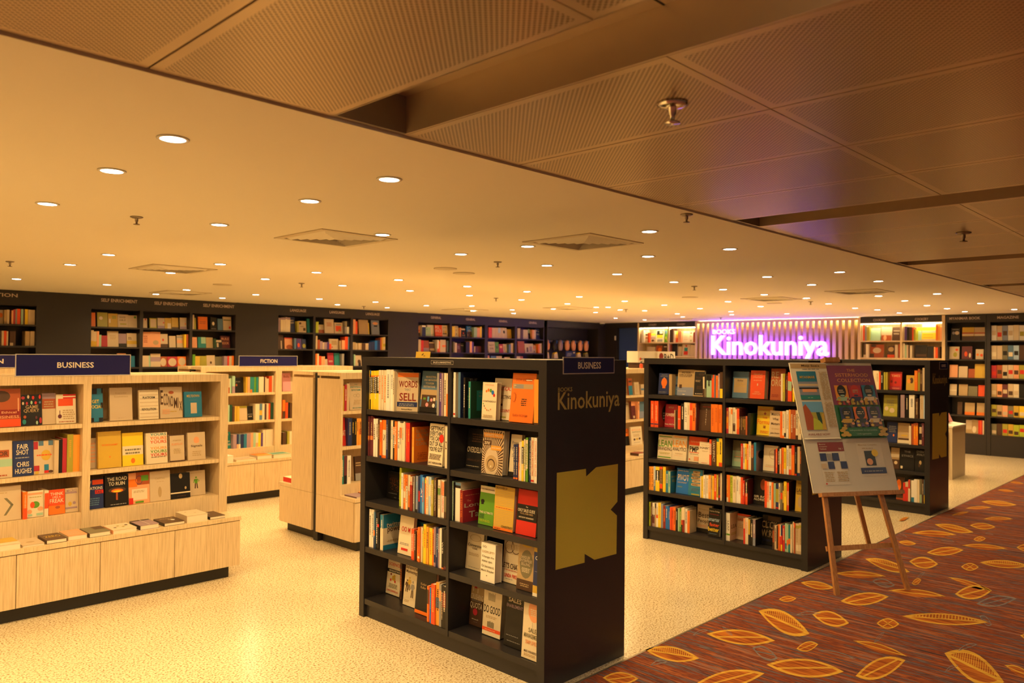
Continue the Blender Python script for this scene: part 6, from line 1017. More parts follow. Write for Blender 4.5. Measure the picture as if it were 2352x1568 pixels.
YELLOW_LEAVES=[[[4.608,2.304],[4.442,1.907],[4.714,2.186],[4.344,2.014],1],[[4.786,2.038],[4.789,1.815],[4.926,1.98],[4.657,1.872],0],[[4.908,1.699],[4.991,1.597],[5.049,1.681],[4.853,1.616],2],[[5.155,1.634],[5.414,1.227],[5.401,1.459],[5.174,1.398],1],[[4.015,2.324],[4.194,1.996],[4.216,2.216],[4.001,2.103],0],[[4.164,1.86],[4.315,1.803],[4.312,1.863],[4.169,1.801],0],[[3.84,1.875],[4.037,1.555],[4.058,1.765],[3.827,1.665],0],[[4.023,1.493],[4.422,1.384],[4.359,1.489],[4.084,1.394],0],[[4.508,1.688],[4.481,1.393],[4.565,1.561],[4.425,1.513],3],[[3.354,2.007],[3.727,1.829],[3.635,1.973],[3.444,1.869],0],[[4.678,1.268],[4.474,.946],[4.802,1.155],[4.362,1.049],1],[[5.177,2.018],[5.506,1.828],[5.482,1.976],[5.204,1.875],0],[[5.646,1.88],[5.784,1.558],[5.82,1.748],[5.616,1.687],3],[[5.892,1.533],[6.166,1.376],[6.214,1.5],[5.853,1.413],0],[[6.567,2.03],[6.648,1.846],[6.8,1.994],[6.427,1.884],0],[[6.693,1.699],[6.781,1.601],[6.864,1.681],[6.615,1.62],2],[[6.397,2.302],[6.25,1.926],[6.485,2.163],[6.165,2.056],1],[[6.968,2.02],[7.29,1.831],[7.287,1.969],[6.976,1.885],0],[[8.197,2.307],[8.09,1.953],[8.313,2.171],[7.978,2.083],1],[[7.633,2.338],[7.857,2.03],[7.903,2.228],[7.595,2.141],3],[[6.943,1.633],[7.105,1.337],[7.159,1.513],[6.895,1.457],1],[[6.302,1.686],[6.143,1.371],[6.308,1.545],[6.134,1.503],3],[[3.56,2.434],[3.664,2.162],[3.704,2.354],[3.526,2.241],1],[[8.404,2.059],[8.496,1.867],[8.612,2],[8.295,1.926],0],[[7.776,1.877],[7.895,1.809],[7.943,1.869],[7.73,1.819],2],[[8.822,2.045],[9.044,1.835],[9.072,1.97],[8.799,1.911],3],[[5.395,2.38],[5.44,2.163],[5.51,2.31],[5.328,2.233],1],[[4.92,2.318],[5.022,2.245],[5.033,2.31],[4.911,2.254],0],[[5.787,2.308],[5.998,2.01],[5.999,2.197],[5.79,2.121],3],[[9.888,2.309],[9.94,1.984],[10.085,2.182],[9.749,2.109],1],[[7.721,1.541],[7.806,1.419],[7.911,1.508],[7.623,1.453],0],[[5.944,1.82],[6.088,1.8],[6.101,1.836],[5.932,1.785],0],[[3.103,2.369],[3.221,2.238],[3.223,2.348],[3.103,2.26],0],[[7.186,2.307],[7.23,2.179],[7.298,2.271],[7.12,2.216],1],[[9.3,2.319],[9.566,2.135],[9.556,2.256],[9.313,2.199],3],[[7.45,1.885],[7.596,1.579],[7.651,1.76],[7.4,1.702],3],[[5.29,1.039],[5.3,.913],[5.382,.992],[5.21,.96],2],[[4.716,.997],[4.625,.841],[4.749,.933],[4.593,.902],3],[[8.779,2.316],[9.115,2.241],[9.037,2.302],[8.855,2.256],3],[[10.889,2.374],[10.905,2.195],[11.014,2.308],[10.783,2.26],3],[[8.111,2.604],[8.368,2.588],[8.328,2.625],[8.149,2.568],3],[[11.705,2.414],[11.682,2.251],[11.81,2.355],[11.579,2.309],3]]
GREY_LEAVES=[[[4.003,2.036],[3.961,1.87],[4.068,1.994],[3.899,1.911],0],[[4.695,2.104],[4.842,2.007],[4.827,2.081],[4.711,2.031],3],[[5.807,2.041],[5.812,1.889],[5.92,2.002],[5.703,1.928],0],[[5.761,1.375],[6.084,1.215],[6.051,1.325],[5.795,1.269],0],[[4.222,1.768],[4.247,1.572],[4.28,1.687],[4.19,1.651],3],[[4.565,1.595],[4.784,1.612],[4.714,1.617],[4.632,1.589],0],[[4.956,1.175],[4.755,1.228],[4.92,1.218],[4.79,1.186],3],[[4.099,2.204],[4.186,2.319],[4.174,2.278],[4.11,2.243],0],[[6.331,1.847],[6.084,1.834],[6.256,1.855],[6.156,1.826],0],[[5.503,1.295],[5.376,1.2],[5.527,1.267],[5.352,1.227],0],[[7.544,2.422],[7.419,2.308],[7.555,2.388],[7.408,2.342],3],[[3.933,2.366],[4.074,2.347],[4.043,2.381],[3.963,2.333],3],[[8.126,1.869],[8.105,1.795],[8.189,1.849],[8.043,1.816],3],[[7.528,2.069],[7.546,1.964],[7.603,2.034],[7.473,1.999],3],[[4.392,1.191],[4.545,1.166],[4.518,1.192],[4.418,1.165],3],[[3.399,2.291],[3.504,2.253],[3.495,2.301],[3.409,2.244],3]]
# ---------------------------------------------------------------- setting
struct('floor', Geo().box(-5, 16, 2.43, 12.2, -.05, 0, 'terrazzo'))
carpet = struct('carpet', Geo().box(-6, 18, -6, 2.418, -.05, .005, 'carpet'))
struct('trim_1', Geo().box(-6, 18, 2.418, 2.43, -.05, .006, 'dull_metal'))
def leaves(name, data, line, fill, z):
    g = Geo()
    for a, b, s1, s2, ty in data:
        a, b, s1, s2 = (Vector((*p, 0)) for p in (a, b, s1, s2)); mid = (a+b)/2
        def curve(sc, sd, n=10, ex=1.): return [a.lerp(b, .5-.5*sc+sc*t)+(sd-mid)*(1-abs(2*t-1)**2)*ex*sc*1. for t in (k/n for k in range(n+1))]
        L, R = curve(1, s1), curve(1, s2); Li, Ri = curve(.84, s1, ex=.94), curve(.84, s2, ex=.94)
        up = lambda p, dz=0.: (p.x, p.y, z+dz)
        if fill: 
            for k in range(10): g.poly([up(Li[k]), up(Li[k+1]), up(Ri[k+1]), up(Ri[k])], fill)
        if ty != 3:
            for O, I in ((L, Li), (R, Ri)):
                for k in range(10): g.poly([up(O[k], .0004), up(O[k+1], .0004), up(I[k+1], .0004), up(I[k], .0004)], line)
        else:
            for k in range(10): g.poly([up(L[k], .0004), up(L[k+1], .0004), up(Li[k+1], .0004), up(Li[k], .0004)], line)
        pw = (s2-s1).normalized()*(s2-s1).length*.045; p0, p1 = (a.lerp(b, .08), a.lerp(b, .92)) if ty in (0, 1, 3) else (a.lerp(b, .25)+(s1-mid)*.7, a.lerp(b, .75)+(s2-mid)*.7)
        if ty == 0: p0, p1 = a.lerp(b, .15)+(s2-mid)*.3, a.lerp(b, .85)+(s1-mid)*.3
        g.poly([up(p0-pw, .0008), up(p1-pw, .0008), up(p1+pw, .0008), up(p0+pw, .0008)], line)
        if ty == 2: g.poly([up(a.lerp(b, .25)+(s2-mid)*.7-pw, .0008), up(a.lerp(b, .75)+(s1-mid)*.7-pw, .0008), up(a.lerp(b, .75)+(s1-mid)*.7+pw, .0008), up(a.lerp(b, .25)+(s2-mid)*.7+pw, .0008)], line)
        if ty == 1:
            for k in range(1, 20):
                t = .12+.76*k/20; c = a.lerp(b, t); e = (s1-mid)*(1-abs(2*t-1)**2)*.85; ln_ = (b-a)*.012
                g.poly([up(c, .0006), up(c+ln_, .0006), up(c+e+ln_, .0006), up(c+e, .0006)], line)
    return tag(g.build(name, carpet), kind='stuff')
leaves('leaf_pattern', YELLOW_LEAVES, 'leaf_yellow', 'leaf_fill', .0056); leaves('grey_leaf_pattern', GREY_LEAVES, 'leaf_grey', None, .0053)  # the grey-blue leaves are carpet print, just like the yellow ones
struct('ceiling', Geo().box(-5, 16, 2.115, 12.2, 2.3275, 2.6, 'ceiling_paint'))
struct('trim_2', Geo().box(-5, 16, 2.106, 2.1135, 2.3265, 2.6, 'ceiling_paint'))
cc = struct('ceiling_corridor', Geo().box(-6, 18, -6, 2.1, 2.5, 2.6, 'plain_metal').box(-6, 18, 2.094, 2.1, 2.36, 2.5, 'dark_gap'))
ZM = 2.335
pg = Geo().box(-.278, .278, -.517, .517, 0, .018, 'perforated_metal'); pme = pg.build('panel', cc).data; first = C.objects['panel']; used = False
xs0 = [-1.4+.08, -.28, .2625]
cols = []
x = 1.345-.5625
k = 0
left = 1.345
for g0 in range(-1, 6):                       # groups of four panel columns between the light slots
    s1 = 1.63+2.53*(g0-1)+.0; 
    for j in range(4): cols.append(s1+.28125+.5625*j)
for cx in cols:
    if cx < -2: continue
    for cy in (1.583, .545, -.493):
        if cx > 6 and cy < 0: continue
        M = Matrix.Translation((cx, cy, ZM))
        if not used: first.matrix_world = M; used = True
        else: link('panel', pme, cc, M)
for g0 in range(0, 6):                        # recessed light slots
    sx0 = 1.35+2.53*(g0-1)
    if sx0 < -2: continue
    g = Geo().box(sx0, sx0+.272, -3, 2.094, 2.46, 2.47, 'plain_metal').box(sx0-.008, sx0, -3, 2.094, ZM, 2.47, 'plain_metal').box(sx0+.272, sx0+.28, -3, 2.094, ZM, 2.47, 'plain_metal').box(sx0, sx0+.272, 2.08, 2.094, ZM, 2.46, 'dull_metal')
    g.build('light_slot', cc)
    for yj in (1.065,): Geo().box(sx0+.0, sx0+.272, yj-.002, yj+.002, 2.458, 2.46, 'dark_gap').build('slot_joint', cc)
for i, (sx0, y1) in enumerate(((1.35, .3), (3.88, -.4), (6.41, -.6), (1.35, -1.1), (3.88, -1.8), (-1.18, .2), (-1.18, -1.4), (8.94, -.6))):
    t = thing('fluorescent_lamp', ['fluorescent tube in the ceiling slot above the front black bookcase', 'fluorescent tube in the second ceiling slot over the carpet', 'fluorescent tube in the third ceiling slot over the carpet', 'fluorescent tube further along the first ceiling slot', 'fluorescent tube further along the second ceiling slot', 'fluorescent tube in the slot behind the camera', 'second fluorescent tube in the slot behind the camera', 'fluorescent tube in the fourth ceiling slot over the carpet'][i], 'lamp', Matrix.Translation((sx0+.18, y1-.6, 2.42)))
    Geo().lathe([(.012, -.58), (.012, .58)], 'tube_glow', 10).build('tube', t, True, t.matrix_world @ Matrix.Rotation(math.pi/2, 4, 'X'))
    Geo().box(-.02, .02, -.6, .6, .013, .038, 'white_plastic').build('batten', t)
struct('wall_back', Geo().box(-5, 15.1, 11.5, 11.6, 0, 2.33, 'wall_black').box(-5, 2.085, 11.16, 11.5, 0, 2.3275, 'wall_black').box(2.9, 3.5, 11.16, 11.5, 0, 2.3275, 'wall_black').box(5.545, 6.21, 11.16, 11.5, 0, 2.3275, 'wall_black').box(8.375, 9.02, 11.16, 11.5, 0, 2.3275, 'wall_black').box(14.37, 14.64, 11.16, 11.5, 0, 2.3275, 'wall_black'))
wr = struct('wall_right', Geo().box(15.0, 15.1, -6, 11.5, 0, 2.6, 'wall_black').box(14.64, 15, 10.84, 11.5, 0, 2.3275, 'wall_black').box(14.64, 15, 10.275, 10.84, 2.215, 2.3275, 'wall_black'))
struct('wall_left', Geo().box(-5.1, -5, 2.43, 11.6, 0, 2.6, 'wall_black'))
d = struct('door_1', Geo().box(14.72, 14.76, 10.285, 10.83, 0, 2.212, 'door_blue'))
Geo().box(14.705, 14.72, 10.79, 10.815, .95, 1.1, 'chrome').build('door_handle', d)
Geo().box(14.634, 14.64, 10.86, 10.9, 1.93, 2.03, 'white_plastic').build('switch_plate', wr)

# ---------------------------------------------------------------- ceiling fittings
proto = None
def zone(x, y):
    return 'near the metal ceiling edge' if y < 3.0 else 'between the black bookcases and wooden units' if y < 5 else 'above the wooden gondolas' if y < 8 else 'close to the far black wall'
for x, y in LIGHTS:
    t = thing('downlight', 'round recessed downlight glowing white '+zone(x, y), 'light', Matrix.Translation((x, y, 2.3275)), 'recessed ceiling downlights '+zone(x, y))
    if proto is None:
        a = Geo().lathe([(.044, 0), (.054, -.001), (.054, -.004), (.042, -.005), (.042, 0)], 'white_plastic', 20).build('trim_ring', t, True)
        b = Geo().lathe([(.0415, -.0035), (.0005, -.0035)], 'lamp_glow', 20).build('lens', t)
        li = bpy.data.lights.new('beam', 'AREA'); li.shape = 'DISK'; li.size = .08; li.energy = LAMP_W; li.color = LAMP_COLOUR; li.spread = math.radians(150)
        proto = (a.data, b.data, li)
    else: link('trim_ring', proto[0], t); link('lens', proto[1], t)
    lo = bpy.data.objects.new('beam', proto[2]); C.objects.link(lo); lo.parent = t; lo.location = (0, 0, -.008)
for x in (.15, -.8, -1.75, -2.7):                # the shop's lamp grid goes on to the left of the frame
    for y in (2.65, 3.33, 4.3, 6.3, 7.3, 9.3):
        lo = bpy.data.objects.new('beam', proto[2]); C.objects.link(lo); lo.location = (x, y, 2.318)
def sprinkler(x, y, z, label, group, s=1., mt='dull_metal'):
    t = thing('fire_sprinkler', label, 'sprinkler', Matrix.Translation((x, y, z)), group)
    Geo().lathe([(.0005, 0), (.04*s, 0), (.042*s, -.004*s), (.03*s, -.01*s), (.014*s, -.012*s)], mt, 16).build('escutcheon', t, True)
    Geo().lathe([(.011*s, -.01*s), (.011*s, -.03*s), (.007*s, -.034*s), (.007*s, -.05*s)], mt, 10).build('stem', t, True)
    Geo().lathe([(.0005, -.05*s), (.02*s, -.05*s), (.022*s, -.054*s), (.0005, -.056*s)], mt, 12).build('deflector', t, True)
for x, y in SPRINKLERS: sprinkler(x, y, 2.3275, 'small pendant sprinkler head on the cream shop ceiling', 'sprinklers on the cream ceiling', .8)
sprinkler(*METAL_SPRINKLERS[0], ZM, 'large chrome sprinkler under the perforated metal ceiling near the camera', None, 1.1, 'chrome')
sprinkler(*METAL_SPRINKLERS[1], ZM, 'dark sprinkler under the metal ceiling beyond the second light slot', None, 1.0)
for i, (x, y) in enumerate(SPEAKERS):
    t = thing('ceiling_speaker', 'flat round speaker grille in the cream ceiling', 'speaker', Matrix.Translation((x, y, 2.3275)), 'round ceiling speakers')
    Geo().lathe([(.1, 0), (.1, -.006), (.088, -.008)], 'diffuser_paint', 24).build('rim', t, True); Geo().lathe([(.087, -.005), (.0005, -.005)], 'dull_metal', 24).build('grille', t)
DN = ['first square air diffuser, over the wooden business bookcase aisle', 'square air diffuser above the front black bookcase', 'square air diffuser over the fiction unit', 'square air diffuser near the self enrichment shelves', 'square air diffuser before the slatted sign wall, nearer the carpet', 'square air diffuser tinted violet before the slatted sign wall', 'square air diffuser near the general shelves', 'square air diffuser in the middle of the shop ceiling', 'square air diffuser by the cookery shelves and blue door']
for i, (x, y) in enumerate(DIFFUSERS):
    t = thing('air_diffuser', DN[i], 'air vent', Matrix.Translation((x, y, 2.3275)))
    def ring(g, a, b, z0, z1, mt):
        q = lambda r, z: [(-r, -r, z), (r, -r, z), (r, r, z), (-r, r, z)]
        g.add(q(a, z0)+q(b, z1), [(k, (k+1) % 4, 4+(k+1) % 4, 4+k) for k in range(4)], mt)
    g = Geo(); ring(g, .28, .28, 0, -.006, 'diffuser_paint'); ring(g, .28, .235, -.006, -.006, 'diffuser_paint'); ring(g, .235, .235, -.006, .0, 'diffuser_paint'); g.build('frame', t)
    for k in range(5):
        r = .225-.043*k; g = Geo(); ring(g, r, r-.024, -.001, -.014, 'ceiling_paint'); ring(g, r-.024, r-.022, -.014, -.001, 'ceiling_paint'); g.build('louver', t)
    Geo().box(-.234, .234, -.234, .234, -.0008, -.0002, 'kick_black').build('throat', t)
t = thing('security_camera', 'small white dome camera at the far ceiling corner', 'camera', Matrix.Translation((14.3, 11.0, 2.3275)))
Geo().lathe([(.06, 0), (.06, -.03)], 'white_plastic', 16).build('base', t, True); Geo().lathe([(.048, -.03), (.04, -.055), (.02, -.07), (.001, -.074)], 'black', 16).build('dome', t, True)

# ---------------------------------------------------------------- black bookcases
ROWS = [1.255, .973, .70, .425, .112]
def board(g, *a): g.box(*a)
def black_bookcase(label, plane, yl, div, L, detail):
    F = frame_u(plane, yl); t = thing('bookcase', label, 'bookcase', F, 'black free-standing bookcases'); D = .64; bl = 'black_laminate'
    P = lambda n, *a: Geo().box(*a, bl).build(n, t, M=F)
    P('end_panel', 0, .046, 0, D, 0, 1.52); P('end_panel', L-.05, L, 0, D, 0, 1.52)
    P('header', 0, L, 0, .022, 1.52, 1.57); P('top_board', 0, L, .022, D, 1.52, 1.57)
    P('back_panel', .046, L-.05, .30, .34, .08, 1.52); P('plinth', .046, L-.05, .02, D-.02, 0, .08)
    for w0, w1 in ((.0, .30), (.34, D)):
        P('divider', div, div+.02, w0, w1, .08, 1.52)
        for a, b in ((.046, div), (div+.02, L-.05)):
            for z in ROWS: P('shelf', a, b, w0+(.004 if w0 == 0 else 0), w1-(.004 if w0 else 0), z-.032, z)
    for u in (.0475, div-.0015, div+.0215, L-.0515):       # slotted metal strips for the shelf pegs
        g = Geo().box(u-.0012, u+.0012, .2, .222, .12, 1.5, 'strip_metal')
        for k in range(52): z = .14+k*.026; g.box(u-.0016, u+.0016, .206, .216, z, z+.009, 'slot_light')
        tag(g.build('shelf_standard', t, M=F), kind='stuff')
    gl = Geo(); gp = Geo()
    if detail:
        gl.box(.655, .84, -.0012, 0, 1.538, 1.557, 'black').build('label_strip', t, M=F)
        g = Geo(); put_text(g, 'SALES & MARKETING', .7475, 1.5475, .15, .0085, lambda a, b: (a, -.0018, b), 'sign_text')
        for a, b, c, d_ in ((.655, .84, 1.5375, 1.5385), (.655, .84, 1.5565, 1.5575), (.655, .656, 1.538, 1.557), (.839, .84, 1.538, 1.557)): g.poly([(a, -.0016, c), (b, -.0016, c), (b, -.0016, d_), (a, -.0016, d_)], 'sign_text')
        g.build('label_text', t, M=F)
    if detail != 1 or True:
        ey = L+.0012; fn = lambda a, b: (ey+.0006, a, b)
        pts = [(x-2.788, z) for x, z in EMBLEM]
        g = Geo(); n = len(pts); g.add([(L, a, b) for a, b in pts]+[(L+.001, a, b) for a, b in pts], [tuple(range(n, 2*n))]+[(k, (k+1) % n, n+(k+1) % n, n+k) for k in range(n)], 'emblem_gold'); g.build('emblem', t, M=F)
        g = Geo(); put_text(g, 'Kinokuniya', .331, 1.3575, .5, .113, fn, 'logo_gold'); put_text(g, 'BOOKS', .136, 1.427, .108, .021, fn, 'logo_gold'); g.build('shop_name', t, M=F)
    return t, F
S1, F1 = black_bookcase('front black bookcase with gold emblem and shop name on its end panel', 2.788, 3.983, .796, 1.508, 1)
S2, F2 = black_bookcase('second black bookcase standing behind the easel', 5.715, 3.934, .763, 1.464, 0)
S3, F3 = black_bookcase('third black bookcase, behind the easel, end emblem seen narrow', 8.635, 3.95, .775, 1.475, 0)
def sign(label, M, W, H, txt, tw, th, mt='sign_blue'):
    t = thing('sign', label, 'sign', M); e = .005
    Geo().box(0, W, -.003, 0, 0, H, mt).build('sign_panel', t, M=M)
    g = Geo()
    for a in ((-e, W+e, -.004, .001, H, H+e), (-e, W+e, -.004, .001, -e, 0), (-e, 0, -.004, .001, 0, H), (W, W+e, -.004, .001, 0, H)): g.box(*a, 'acrylic_edge')
    g.build('acrylic_frame', t, M=M)
    g = Geo(); put_text(g, txt, W/2, H*.5, tw, th, lambda a, b: (a, -.0036, b), 'sign_text', .02); g.build('lettering', t, M=M)
    return t
sign('blue business sign in clear holder on the front bookcase end', Matrix.Translation((2.909, 2.4745, 1.506)), .404, .075, 'BUSINESS', .185, .034)
sign('blue sign, dim, at top of the third bookcase end panel', Matrix.Translation((8.95, 2.4745, 1.48)), .27, .07, 'BUSINESS', .15, .03)
sign('large blue business sign standing on the wooden business bookcase', Matrix.Translation((1.307, 5.468, 1.437)), .66, .128, 'BUSINESS', .213, .036)
sign('blue fiction sign on top of the fiction unit', Matrix.Translation((4.015, 8.018, 1.437)), .70, .107, 'FICTION', .205, .042)
sign('blue sign ending in ON at the very left', Matrix.Translation((1.22, 8.018, 1.437)), .70, .107, 'NON FICTION', .5, .042)
M = F1 @ Matrix.Translation((.455, .05, 1.5702)) @ Matrix.Rotation(-.12, 4, 'X')
t = thing('price_card', 'small yellow card standing on top of the front black bookcase', 'card', M)
Geo().box(0, .127, 0, .002, 0, .036, 'gold').build('card_face', t, M=M); Geo().box(.02, .107, .002, .03, 0, .002, 'gold').build('card_foot', t, M=M)
g = Geo(); g.poly([(.05, -.0005, .016), (.06, -.0005, .014), (.072, -.0005, .024), (.066, -.0005, .027)], 'brown'); g.poly([(.07, -.0005, .01), (.085, -.0005, .01), (.085, -.0005, .013), (.07, -.0005, .013)], 'brown'); g.build('card_print', t, M=M)

# ---------------------------------------------------------------- pale wooden units
def wood_unit(label, F, L, up_, back, doors, divs, rows, name='bookcase', group='pale wooden bookcases', endw=.03, endr=None, hide=False):
    t = thing(name, label, 'bookcase', F, group); w = 'pale_wood'; endr = endr or endw
    P = lambda n, *a, mt=w: Geo().box(*a, mt).build(n, t, M=F)
    P('kick_board', .06, L-.06, -up_+.055, back-.02, 0, .085, mt='kick_black')
    P('base_carcass', 0, L, -up_+.02, back, .085, .40)
    P('worktop', 0, L, -up_-.004, back, .402, .43)
    for a, b in zip(doors[:-1], doors[1:]): P('door', a+.002, b-.002, -up_, -up_+.018, .087, .397)
    P('header', 0, L, 0, .02, 1.378, 1.43); P('top_board', 0, L, .02, back, 1.40, 1.43)
    P('upright', 0, endw, 0, back, .43, 1.378); P('upright', L-endr, L, 0, back, .43, 1.378)
    edges = [endw]
    for a, b in divs: P('upright', a, b, 0, back-.02, .43, 1.378); edges += [a, b]
    edges.append(L-endr); P('back_panel', endw, L-endr, back-.02, back, .43, 1.398)
    for a, b in zip(edges[0::2], edges[1::2]):
        P('front_panel', a, b, .006, .022, .43, rows[-1])
        for i, z in enumerate(rows): P('shelf', a, b, .008 if i < len(rows)-1 else .022, back-.02, z-.026, z)
    if hide: pass
    return t
ux = lambda x, x0: x-x0
U1F = frame_x(.25, 5.47); U1 = wood_unit('wooden business bookcase with low cupboard doors', U1F, 2.41, .22, .34, [0.005, .102, .565, 1.026, 1.482, 1.945, 2.408], [(1.437, 1.485)], [1.122, .815, .555], endr=.06)
FI_ = frame_x(3.6, 8.02); wood_unit('wooden fiction unit beneath the blue fiction sign', FI_, 1.88, .22, .25, [.03, .498, .965, 1.43, 1.875], [(.854, .93)], [1.142, .835, .54], endw=.05)
GF = frame_x(3.6, 5.43); wood_unit('long wooden gondola half running behind the front black bookcases', GF, 5.6, .21, .355, [.004]+[.004+.466*k for k in range(1, 12)]+[5.596], [(.9, .93), (1.85, 1.88), (2.82, 2.85), (3.80, 3.83), (4.75, 4.78)], [1.115, .825, .515], endw=.02)
Rz = Matrix.Rotation(math.pi, 4, 'Z')
wood_unit('rear half of the gondola beyond its black gap', Matrix.Translation((9.2, 6.19, 0)) @ Rz, 5.6, .21, .335, [.004]+[.004+.466*k for k in range(1, 12)]+[5.596], [(1.85, 1.88), (3.8, 3.83)], [1.115, .825, .515], endw=.02)
wood_unit('rear half of the business bookcase, back to back with it', Matrix.Translation((2.66, 6.19, 0)) @ Rz, 2.41, .21, .335, [.005, .47, .94, 1.41, 1.88, 2.405], [(1.0, 1.04)], [1.115, .825, .515])
wood_unit('rear half of the fiction unit, back to back with it', Matrix.Translation((5.48, 8.61, 0)) @ Rz, 1.88, .2, .265, [.005, .47, .94, 1.41, 1.875], [(.95, .99)], [1.115, .825, .515])
wood_unit('wooden unit behind the business sign, carrying another blue sign', frame_x(.25, 8.02), 1.66, .22, .25, [.005, .41, .83, 1.24, 1.655], [(.8, .83)], [1.142, .835, .54])
for nm_, lb, a in (('gap_filler', 'tall black strip closing the gap between the gondola halves', (3.62, 9.18, 5.787, 5.853, 0, 1.42)), ('gap_filler', 'black strip closing the gap behind the fiction unit', (3.62, 5.46, 8.272, 8.343, 0, 1.40)), ('gap_filler', 'black strip closing the gap behind the business bookcase', (.27, 2.64, 5.812, 5.853, 0, 1.41))):
    tag(Geo().box(*a, 'kick_black').build(nm_), lb, 'filler strip')
g = Geo(); g.box(1.398, 1.56, -.0012, 0, 1.4075, 1.4195, 'brown', U1F); s = g.build('label_strip', U1)
g = Geo(); put_text(g, 'ECONOMIC & ECONOMY', 1.479, 1.4135, .15, .006, lambda a, b: tuple(U1F @ Vector((a, -.0018, b))), 'tan'); g.build('label_text', U1)

# ---------------------------------------------------------------- wall bookcases
def wall_bookcase(label, F, bays, rows, ztop, body, head, texts, zfoot=0, deep=.33, post=.02, hz=None, group='bookcases built into the shop walls', ths=.045):
    t = thing('bookcase', label, 'bookcase', F, group)
    P = lambda n, *a, mt=body: Geo().box(*a, mt).build(n, t, M=F)
    l, r = bays[0][0]-post, bays[-1][1]+post; hb = hz or ztop
    P('header', l if not hz else bays[0][0], r if not hz else bays[-1][1], 0, .02, hb, 2.322, mt=head)
    P('back_panel', l, r, deep-.02, deep, 0, 2.322)
    ed = [l]
    for a, b in bays: ed += [a, b]
    ed.append(r)
    for a, b in zip(ed[0::2], ed[1::2]): P('upright', a, b, 0, deep-.02, 0, hb if not hz else 2.322 if a == l or b == r else hb)
    for a, b in bays:
        for z in rows: P('shelf', a, b, .005, deep-.02, z-.022, z)
        P('apron', a, b, .012, .03, 0, rows[-1]-.022); P('soffit', a, b, .02, deep-.02, hb-.012, hb-.0005)
    for tx, u, z, w in texts:
        g = Geo(); put_text(g, tx, u, z, w, ths, lambda a, b: (a, -.0015, b), 'wall_text', .015); g.build('header_lettering', t, M=F)
    return t
BF = frame_x(0, 11.16); wb = 'wall_black'; br = [1.907, 1.64, 1.365, 1.09, .82, .55, .28]
wall_bookcase('black wall bookcase headed fiction at the left edge', BF, [(2.105, 2.88)], br, 2.15, wb, wb, [('FICTION', 2.49, 2.262, .36)])
wall_bookcase('three-bay black wall bookcase headed self enrichment', BF, [(3.52, 4.139), (4.182, 4.831), (4.869, 5.525)], br, 2.15, wb, wb, [('SELF ENRICHMENT', 3.868, 2.262, .464), ('SELF ENRICHMENT', 4.56, 2.258, .465), ('SELF ENRICHMENT', 5.26, 2.262, .476)])
wall_bookcase('three-bay black wall bookcase headed language', BF, [(6.23, 6.853), (6.894, 7.574), (7.619, 8.355)], br, 2.178, wb, wb, [('LANGUAGE', 6.573, 2.255, .288), ('LANGUAGE', 7.3, 2.258, .288), ('LANGUAGE', 8.02, 2.26, .288)])
wall_bookcase('four-bay black wall bookcase headed general', BF, [(9.04, 9.799), (9.85, 10.72), (10.80, 11.578), (11.634, 12.46)], [1.907, 1.61, 1.33, 1.05, .78, .5, .25], 2.165, wb, wb, [('GENERAL', 9.453, 2.255, .252), ('GENERAL', 10.33, 2.255, .25), ('GENERAL', 11.23, 2.252, .248), ('GENERAL', 12.12, 2.252, .25)])
wall_bookcase('black wall niche with hanging neck pillows', BF, [(12.60, 14.35)], [1.50, 1.2, .9, .6, .3], 2.19, wb, wb, [])
RF = frame_u(14.64, 0); pw = 'pale_wood'
hd = 'kick_black'
wall_bookcase('pale cookery wall bookcase beside the blue door', RF, [(-10.22, -9.466), (-9.436, -8.785)], [1.875, 1.578, 1.28, .98, .68, .38], 2.21, pw, hd, [('COOKERY', -9.86, 2.268, .21), ('COOKERY', -9.13, 2.266, .21)], hz=2.215, deep=.3, post=.042)
wall_bookcase('pale cookery wall bookcase on the other side of the slatted sign wall', RF, [(-5.36, -4.681), (-4.648, -4.012)], [1.892, 1.586, 1.28, .98, .68, .38], 2.21, pw, hd, [('COOKERY', -5.03, 2.262, .215), ('COOKERY', -4.33, 2.262, .215)], hz=2.215, deep=.3, post=.05)
wall_bookcase('black wall bookcase headed myanmar book', RF, [(-3.93, -3.369)], [1.889, 1.574, 1.264, .961, .641, .335], 2.2, wb, wb, [('MYANMAR BOOK', -3.665, 2.26, .46)], deep=.3, post=.02)
wall_bookcase('black magazine rack at the far right wall', RF, [(-3.29, -2.45)], [1.886, 1.577, 1.27, .965, .647, .342], 2.2, wb, wb, [('MAGAZINE', -3.04, 2.26, .3)], deep=.3, post=.055)
